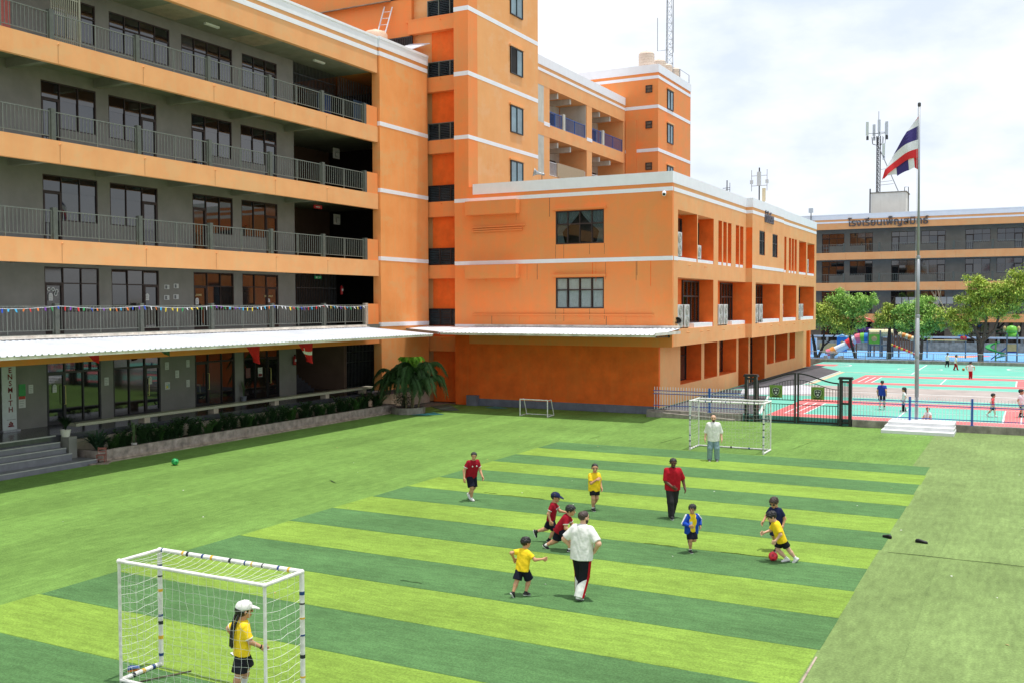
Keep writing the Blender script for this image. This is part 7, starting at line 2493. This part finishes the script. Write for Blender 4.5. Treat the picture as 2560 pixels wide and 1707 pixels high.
    if extra:
        extra(dict(pe=pe, Tp=Tp, Q=Q, W=W, dress=dress, H=H, R=R, tl=tl, hand=hand_info, trt=trt, tfw=tfw, tup=tup, fwd=fwd, rgt=rgt, g=g, obj_from=obj_from, legs=legs_c, shirt=shirt))
    return pe

ARM = lambda x, y, z, hint=(.3, -1, 0): ((x, y, z), hint)
def chest_badges(c):
    Tp, tl, H = c['Tp'], c['tl'], c['H']
    for s in (-1, 1):
        p = Tp(s * .045, .082, tl - .075)
        MB().ball(tuple(p), .016 * H, 6, 4, (1, .5, 1)).build('chest_badge', C_WHITE, c['pe'])
def watch(side, m_=None):
    def f(c):
        (Wr, d, s, hv) = c['hand'][side]
        MB().tube([tuple(Wr - d * .035), tuple(Wr - d * .01)], .022 * c['R'] , 10).build('wristwatch', BLACK, c['pe'])
    return f
# --- on the pitch
person((-15.41, 26.65, .004), 1.60, -62, 'tall stooping boy in maroon polo and black shorts at the left of the pitch', lean=16, adult=True, skin='tan', poff=(0, .02), hipdrop=.02,
       feet={'L': (-.02, -.14, .05, 40), 'R': (-.03, .06, 0, 0)}, arms={'L': ARM(.05, .10, -.28, (.3, -.8, 0)), 'R': ARM(.10, .02, -.29, (.4, -.6, 0))}, head=(25, -8), top=C_MAR, trim=C_WHITE, bottom=C_SHORT,
       sleeve=.62, hem=.01, shorts=.95, flare=1.15, shoes=SHW, sock=C_WHITE, sockh=.15, hair='short', collar=True, extra=chest_badges, h=.012)
person((-10.88, 22.76, .004), 1.38, -14, 'running boy in maroon polo and navy cap, hand on the crouching boy\'s back', lean=10, poff=(0, .06), hipdrop=.02,
       feet={'L': (-.02, -.24, .14, 70), 'R': (-.03, .02, .01, 5)}, arms={'L': ARM(-.04, .24, -.13, (.3, -.6, -.5)), 'R': ARM(.06, -.02, -.27, (.3, -1, 0))}, head=(0, -4), top=C_MAR, trim=C_WHITE, bottom=C_SHORT,
       sleeve=.62, shorts=.95, flare=1.1, shoes=SHB, sock=C_BLK, sockh=.2, hair='short', cap=C_NAVY, collar=True, extra=chest_badges, h=.012)
person((-10.28, 22.15, .004), 1.42, -16, 'stocky bareheaded boy in maroon polo crouching forward in mid-stride beside the white-shirted man', lean=34, poff=(0, .0), hipdrop=.10, wide=1.14,
       feet={'L': (0, -.26, .015, 35), 'R': (0, .20, .0, 0)}, arms={'L': ARM(.03, .18, -.20, (.3, -.8, 0)), 'R': ARM(.03, .14, -.22, (.3, -.8, 0))}, head=(0, 6), top=C_MAR, trim=C_WHITE, bottom=C_SHORT,
       sleeve=.65, hem=.01, shorts=.95, flare=1.15, shoes=SHB, sock=C_WHITE, sockh=.15, hair='fringe', collar=True, extra=chest_badges, h=.012)
def track_pants(c):
    pr = []
    for p in c['legs']:
        pass
    L_ = [p for p in c['legs']]
    shins = [p for p in L_ if len(p) > 4 and p[2] < .055 * c['R']]
    for p in L_[:4]:
        a, b, ra, rb = p[:4]
        out = c['rgt'] * (1 if (Vector(a) - c['W'](0, 0, 0)).dot(c['rgt']) > 0 else -1)
        back = -c['fwd']
        d = (Vector(b) - Vector(a)).normalized()
        s_ = out * (ra + rb) * .5
        pr.append((Vector(a) + out * ra * .80, Vector(b) + out * rb * .80, .026 * c['H'], .024 * c['H'], p[4]))
    c['dress']('red_stripe', pr, C_REDT, .006, .010)
    wl = []
    for p in (L_[1], L_[3]):
        a, b, ra, rb = p[:4]
        A, B = Vector(a), Vector(b)
        A2 = A.lerp(B, -.05)
        d = (B - A).normalized()
        out = c['rgt'] * (1 if (A - c['W'](0, 0, 0)).dot(c['rgt']) > 0 else -1)
        nrm = (-d * .75 + out * -.66).normalized()
        wl.append((A2, B, ra + .010, rb + .010, p[4] + [(A.lerp(B, .30), nrm)]))
    c['dress']('white_panel', wl, C_WHITE, 0, .010)
person((-8.16, 18.68, .004), 1.83, 62, 'man in loose white T-shirt and black, white and red track trousers, hands on hips', adult=True, skin='fair', lean=5, wide=1.12,
       feet={'L': (-.02, .02, 0, 0), 'R': (-.03, -.10, .012, 18)}, arms={'L': ARM(.03, .02, -.235, (1, -.5, 0)), 'R': ARM(.03, .04, -.235, (1, -.5, 0))}, head=(28, 0), top=C_WHITE, bottom=C_BLK,
       sleeve=.85, hem=.02, loose=1.5, shorts=2, flare=1.0, shoes=SHW, sock=C_WHITE, sockh=.15, hair='buzz', hairm=HAIRB, beard=True, h=.011, extra=track_pants)
person((-9.37, 18.25, .004), 1.27, 42, 'small boy in yellow T-shirt running away with arms out, left of the white-shirted man', lean=10, poff=(0, .05),
       feet={'L': (-.02, -.14, .03, 55), 'R': (.02, .06, .02, 10)}, arms={'L': ARM(.10, -.06, -.14, (.6, -1, -.2)), 'R': ARM(.17, .18, -.10, (.3, -.4, -.6))}, head=(10, 0), top=C_YEL, bottom=C_SHORT,
       sleeve=.7, hem=.02, loose=1.6, shorts=.98, flare=1.25, shoes=SHB, sock=C_BLK, sockh=.12, hair='fringe', h=.011)
person((-11.36, 26.94, .004), 1.45, -68, 'boy in yellow polo with one hand at his chest, crew cut, mid-pitch', lean=3, skin='tan',
       feet={'L': (-.01, -.13, .045, 35), 'R': (-.01, .02, 0, 0)}, arms={'R': ARM(-.09, .12, -.07, (.8, -.3, -.8)), 'L': ARM(.05, .04, -.26, (.4, -1, 0))}, head=(18, -4), top=C_YEL, bottom=C_BLK,
       sleeve=.75, hem=.03, loose=1.7, shorts=.72, flare=1.0, shoes=SHB, sock=C_WHITE, sockh=.2, hair='buzz', collar=True, h=.013)
person((-8.96, 26.97, .004), 1.74, -78, 'bearded man in dark red shirt and black trousers walking towards the camera', adult=True, skin='brown', lean=4, wide=1.08,
       feet={'L': (-.03, -.14, .02, 25), 'R': (-.02, .06, 0, 0)}, arms={'R': ARM(-.07, .12, -.24, (.8, -.7, 0)), 'L': ARM(.09, .02, -.28, (.4, -1, 0))}, head=(4, -8), top=C_RED, bottom=C_CHAR,
       sleeve=.95, hem=.0, loose=1.3, shorts=2, flare=1.05, shoes=SHB, hair='short', beard=HAIR, collar=True, h=.013)
def jacket(c):
    H, R, Tp, tl, g = c['H'], c['R'], c['Tp'], c['tl'], c['g']
    hemp = Tp(0, 0, -.10)
    pr = []
    for s in (-1, 1):
        cut = [(hemp, -c['tup']), (Tp(s * .034, 0, 0), -c['trt'] * s)]
        pr.append((Tp(s * .062, 0, -.14), Tp(s * .066, 0, tl - .06), .083 * R, .073 * R, cut))
    c['dress']('jacket_front', pr, C_BLUE, .0, .010)
    bk = [(Tp(0, -.012, -.14), Tp(0, -.01, tl - .04), .085 * R, .075 * R, [(hemp, -c['tup']), (Tp(0, 0, 0), c['tfw'])])]
    c['dress']('jacket_back', bk, C_BLUE, 0, .010)
    sl, st = [], []
    for k in (0, 1):
        (Wr, d, s, hv) = c['hand'][k]
        S = Tp(s * g['shw'], 0, tl - .028)
        El = Wr - d * g['fa'] * H
        sl += [(S, El, .056 * R, .046 * R), (El, Wr - d * .01, .046 * R, .037 * R, [(Wr - d * .01, d)])]
        o = c['trt'] * s * .028 * H
        st += [(S + o * 1.1 + c['tup'] * .02 * H, El + o, .030 * R, .026 * R), (El + o, Wr - d * .03 + o * .7, .026 * R, .020 * R)]
    c['dress']('jacket_sleeve', sl, C_BLUE, .01, .010)
    c['dress']('sleeve_stripe', st, C_WHITE, .006, .009)
    MB().box(*[v for ab in zip(*[(Tp(.055, .09, tl - .14) - Vector((.03, .03, .03))), (Tp(.055, .09, tl - .14) + Vector((.03, .03, .04)))]) for v in ab]).build('pocket_patch', paint('pale_patch', (170, 200, 230)), c['pe'])
person((-7.32, 23.46, .004), 1.24, -68, 'boy in open blue jacket with white sleeve stripes over yellow shirt, hopping on one foot', lean=5, poff=(0, .03),
       feet={'L': (-.02, -.15, .16, 65), 'R': (-.02, .03, 0, 0)}, arms={'R': ARM(.01, .13, -.16, (.8, -.9, 0)), 'L': ARM(.09, -.02, -.20, (.8, -1, 0))}, head=(35, -4), top=C_YEL, bottom=C_SHORT,
       sleeve=0, hem=.01, loose=1.2, shorts=.92, flare=1.1, shoes=SHB, sock=C_WHITE, sockh=.18, hair='fringe', collar=True, h=.012, extra=jacket)
def shades(c):
    Q, hh = c['Q'], c['g']['hh'] * c['H']
    for s in (-1, 1):
        MB().ball(tuple(Q(s * .15, .36, .53)), .12 * hh, 8, 6, (1, 1, .8)).build('sunglass_lens', BLACK, c['pe'], smooth=True)
person((-5.49, 24.56, .004), 1.40, -118, 'boy in navy T-shirt and shorts with sunglasses looking down, behind the kicking boy', lean=6,
       feet={'L': (-.01, .03, 0, 0), 'R': (-.02, -.10, .02, 25)}, arms={'R': ARM(.10, .10, -.22, (.5, -1, 0)), 'L': ARM(.05, .0, -.26, (.4, -1, 0))}, head=(0, -24), top=C_NAVY, bottom=C_NAVY,
       sleeve=.7, hem=.0, loose=1.2, shorts=.95, flare=1.05, shoes=SHB, sock=C_WHITE, sockh=.18, hair='fringe', hairm=HAIRB, h=.012, extra=shades)
person((-5.12, 23.50, .004), 1.36, -166, 'boy in yellow T-shirt and black shorts leaning into a kick at the red ball', lean=20, poff=(0, .02), hipdrop=.05,
       feet={'L': (-.02, -.24, .02, 40), 'R': (-.02, -.10, .005, 10)}, arms={'L': ARM(.06, .04, -.25, (.4, -.9, 0)), 'R': ARM(.02, .18, -.17, (.6, -.9, -.2))}, head=(0, -16), top=C_YEL, bottom=C_BLK,
       sleeve=.8, hem=.03, loose=2.0, shorts=.8, flare=1.1, shoes=SHW, sock=C_WHITE, sockh=.25, hair='fringe', collar=True, h=.011, skin='fair')
def placket(c):
    Tp, tl = c['Tp'], c['tl']
    MB().tube([tuple(Tp(0, .083, tl - .03)), tuple(Tp(0, .10, tl * .5)), tuple(Tp(0, .095, -.02))], .006, 5).build('placket', C_WHITE, c['pe'])
person((-10.85, 37.62, .004), 1.81, -90, 'bald bearded man in white shirt and pale jeans standing before the far goal', adult=True, skin='fair', wide=1.14,
       feet={'L': (.03, 0, 0, 0), 'R': (.03, .01, 0, 0)}, arms={'L': ARM(.07, .02, -.30, (.4, -1, 0)), 'R': ARM(.07, .02, -.30, (.4, -1, 0))}, head=(0, -3), top=C_WHITE, bottom=C_JEAN,
       sleeve=1.25, hem=.04, loose=1.1, shorts=2, flare=1.05, shoes=SHG, hair='none', beard=True, collar=True, h=.014, extra=placket)
person((-10.86, 11.60, .004), 1.52, 12, 'girl goalkeeper in yellow polo and white cap with two braids, inside the near goal', lean=2, skin='tan',
       feet={'L': (.03, .03, 0, 0), 'R': (.02, -.10, .0, 0)}, arms={'R': ARM(.03, .17, -.22, (.3, -1, 0)), 'L': ARM(.10, -.04, -.20, (.8, -1, 0))}, head=(-2, -2), top=C_YEL, bottom=C_BLK,
       sleeve=.8, hem=.01, loose=1.2, shorts=.98, flare=1.3, shoes=SHB, sock=C_WHITE, sockh=.85, hair='braids', cap=C_WHITE, trim=C_WHITE, collar=True, h=.010, extra=watch(1), sockbands=[(.22, .27), (.32, .37)])
# --- on the court and beyond
CY_ = CZ + .02
lowd = dict(h=.02)
person((-7.08, 56.97, CY_), 1.58, 80, 'boy in blue shirt and dark shorts striding away on the near court', feet={'L': (0, -.16, .02, 20), 'R': (0, .16, .01, -10)}, arms={'L': ARM(.05, .06, -.28), 'R': ARM(.05, -.08, -.27)}, top=cloth('royal_blue', (40, 62, 150)), bottom=C_SHORT, shoes=SHW, sock=C_BLK, sockh=.25, hair='short', adult=True, h=.017)
person((-5.87, 56.30, CY_), 1.34, 172, 'long-haired girl in white top and black trousers walking left near the flagpole', feet={'L': (0, -.05, 0, 0), 'R': (0, .06, 0, 0)}, arms={'R': ARM(.04, .10, -.26), 'L': ARM(.04, -.02, -.27)}, top=C_WHITE, bottom=C_BLK, shorts=2, shoes=SHB, hair='long', loose=1.5, h=.017)
person((-1.62, 55.74, CY_), 1.22, 2, 'boy in coral T-shirt and black shorts walking right on the near court', feet={'L': (0, -.20, .05, 45), 'R': (0, .10, 0, 0)}, arms={'L': ARM(.05, .02, -.25), 'R': ARM(.05, -.04, -.25)}, top=C_CORAL, bottom=C_BLK, shoes=SHW, sock=C_WHITE, sockh=.2, hair='fringe', loose=1.5, h=.017)
person((-.36, 56.11, CY_), 1.46, -20, 'child in white shirt and black shorts at the right edge of the picture', feet={'L': (0, -.05, 0, 0), 'R': (0, .08, 0, 0)}, arms={'L': ARM(.05, .0, -.27), 'R': ARM(.05, .02, -.27)}, top=C_PINKW, bottom=C_BLK, shoes=SHB, sock=C_BLK, sockh=.6, hair='fringe', loose=1.5, h=.017)
person((-6.59, 97.43, CY_), 1.34, 60, 'boy in white shirt and black trousers running on the far court', feet={'L': (0, -.14, .06, 45), 'R': (0, .08, 0, 0)}, top=C_WHITE, bottom=C_BLK, shorts=2, shoes=SHW, hair='short', h=.02, lean=6)
person((-5.65, 93.31, CY_), 1.36, 10, 'boy in white shirt and red trousers beside the orange basketball', feet={'L': (0, -.08, 0, 10), 'R': (0, .12, 0, 0)}, top=C_WHITE, bottom=C_REDT, shorts=2, shoes=SHB, hair='short', h=.02, lean=6)
person((-3.98, 83.09, CY_), 1.36, 75, 'boy in white shirt and red trousers seen from behind on the far court', feet={'L': (0, 0, 0, 0), 'R': (0, .05, 0, 0)}, arms={'L': ARM(.12, .02, -.18, (1, -.6, 0)), 'R': ARM(.12, .02, -.18, (1, -.6, 0))}, top=C_WHITE, bottom=C_REDT, shorts=2, shoes=SHB, hair='short', h=.02, loose=1.7)
person((-4.40, 52.55, CY_), 1.16, -100, 'girl in white with a ponytail sitting on the court behind the podium', hipdrop=.42, feet={'L': (0, .34, 0, -30), 'R': (0, .32, 0, -30)}, arms={'L': ARM(.02, .18, -.12), 'R': ARM(.02, .18, -.12)}, top=C_WHITE, bottom=C_SHORT, shoes=SHW, hair='pony', h=.017)
person((-18.75, 74.0, CY_), 1.55, 0, 'person in a white shirt standing in the dark ground-floor doorway of the middle block', top=C_WHITE, bottom=C_BLK, shorts=2, shoes=SHB, hair='short', h=.02, absyaw=.2)
person((-18.85, 62.2, CY_), 1.62, 0, 'person in a white shirt inside the second ground-floor opening of the middle block', top=C_WHITE, bottom=C_BLK, shorts=2, shoes=SHB, hair='short', h=.02, absyaw=2.2)
person((-2.6, 129.6, .39), 1.25, 20, 'small child in pink behind the low wall by the spreading tree', top=C_PINK, bottom=C_PINK, shoes=SHW, hair='long', h=.024, loose=1.8)
person((-10.3, 129.6, .39), 1.2, 60, 'small child in pale purple behind the low wall near the flagpole', top=cloth('lilac', (190, 140, 190)), bottom=C_SHORT, shoes=SHW, hair='short', h=.024, loose=1.6)
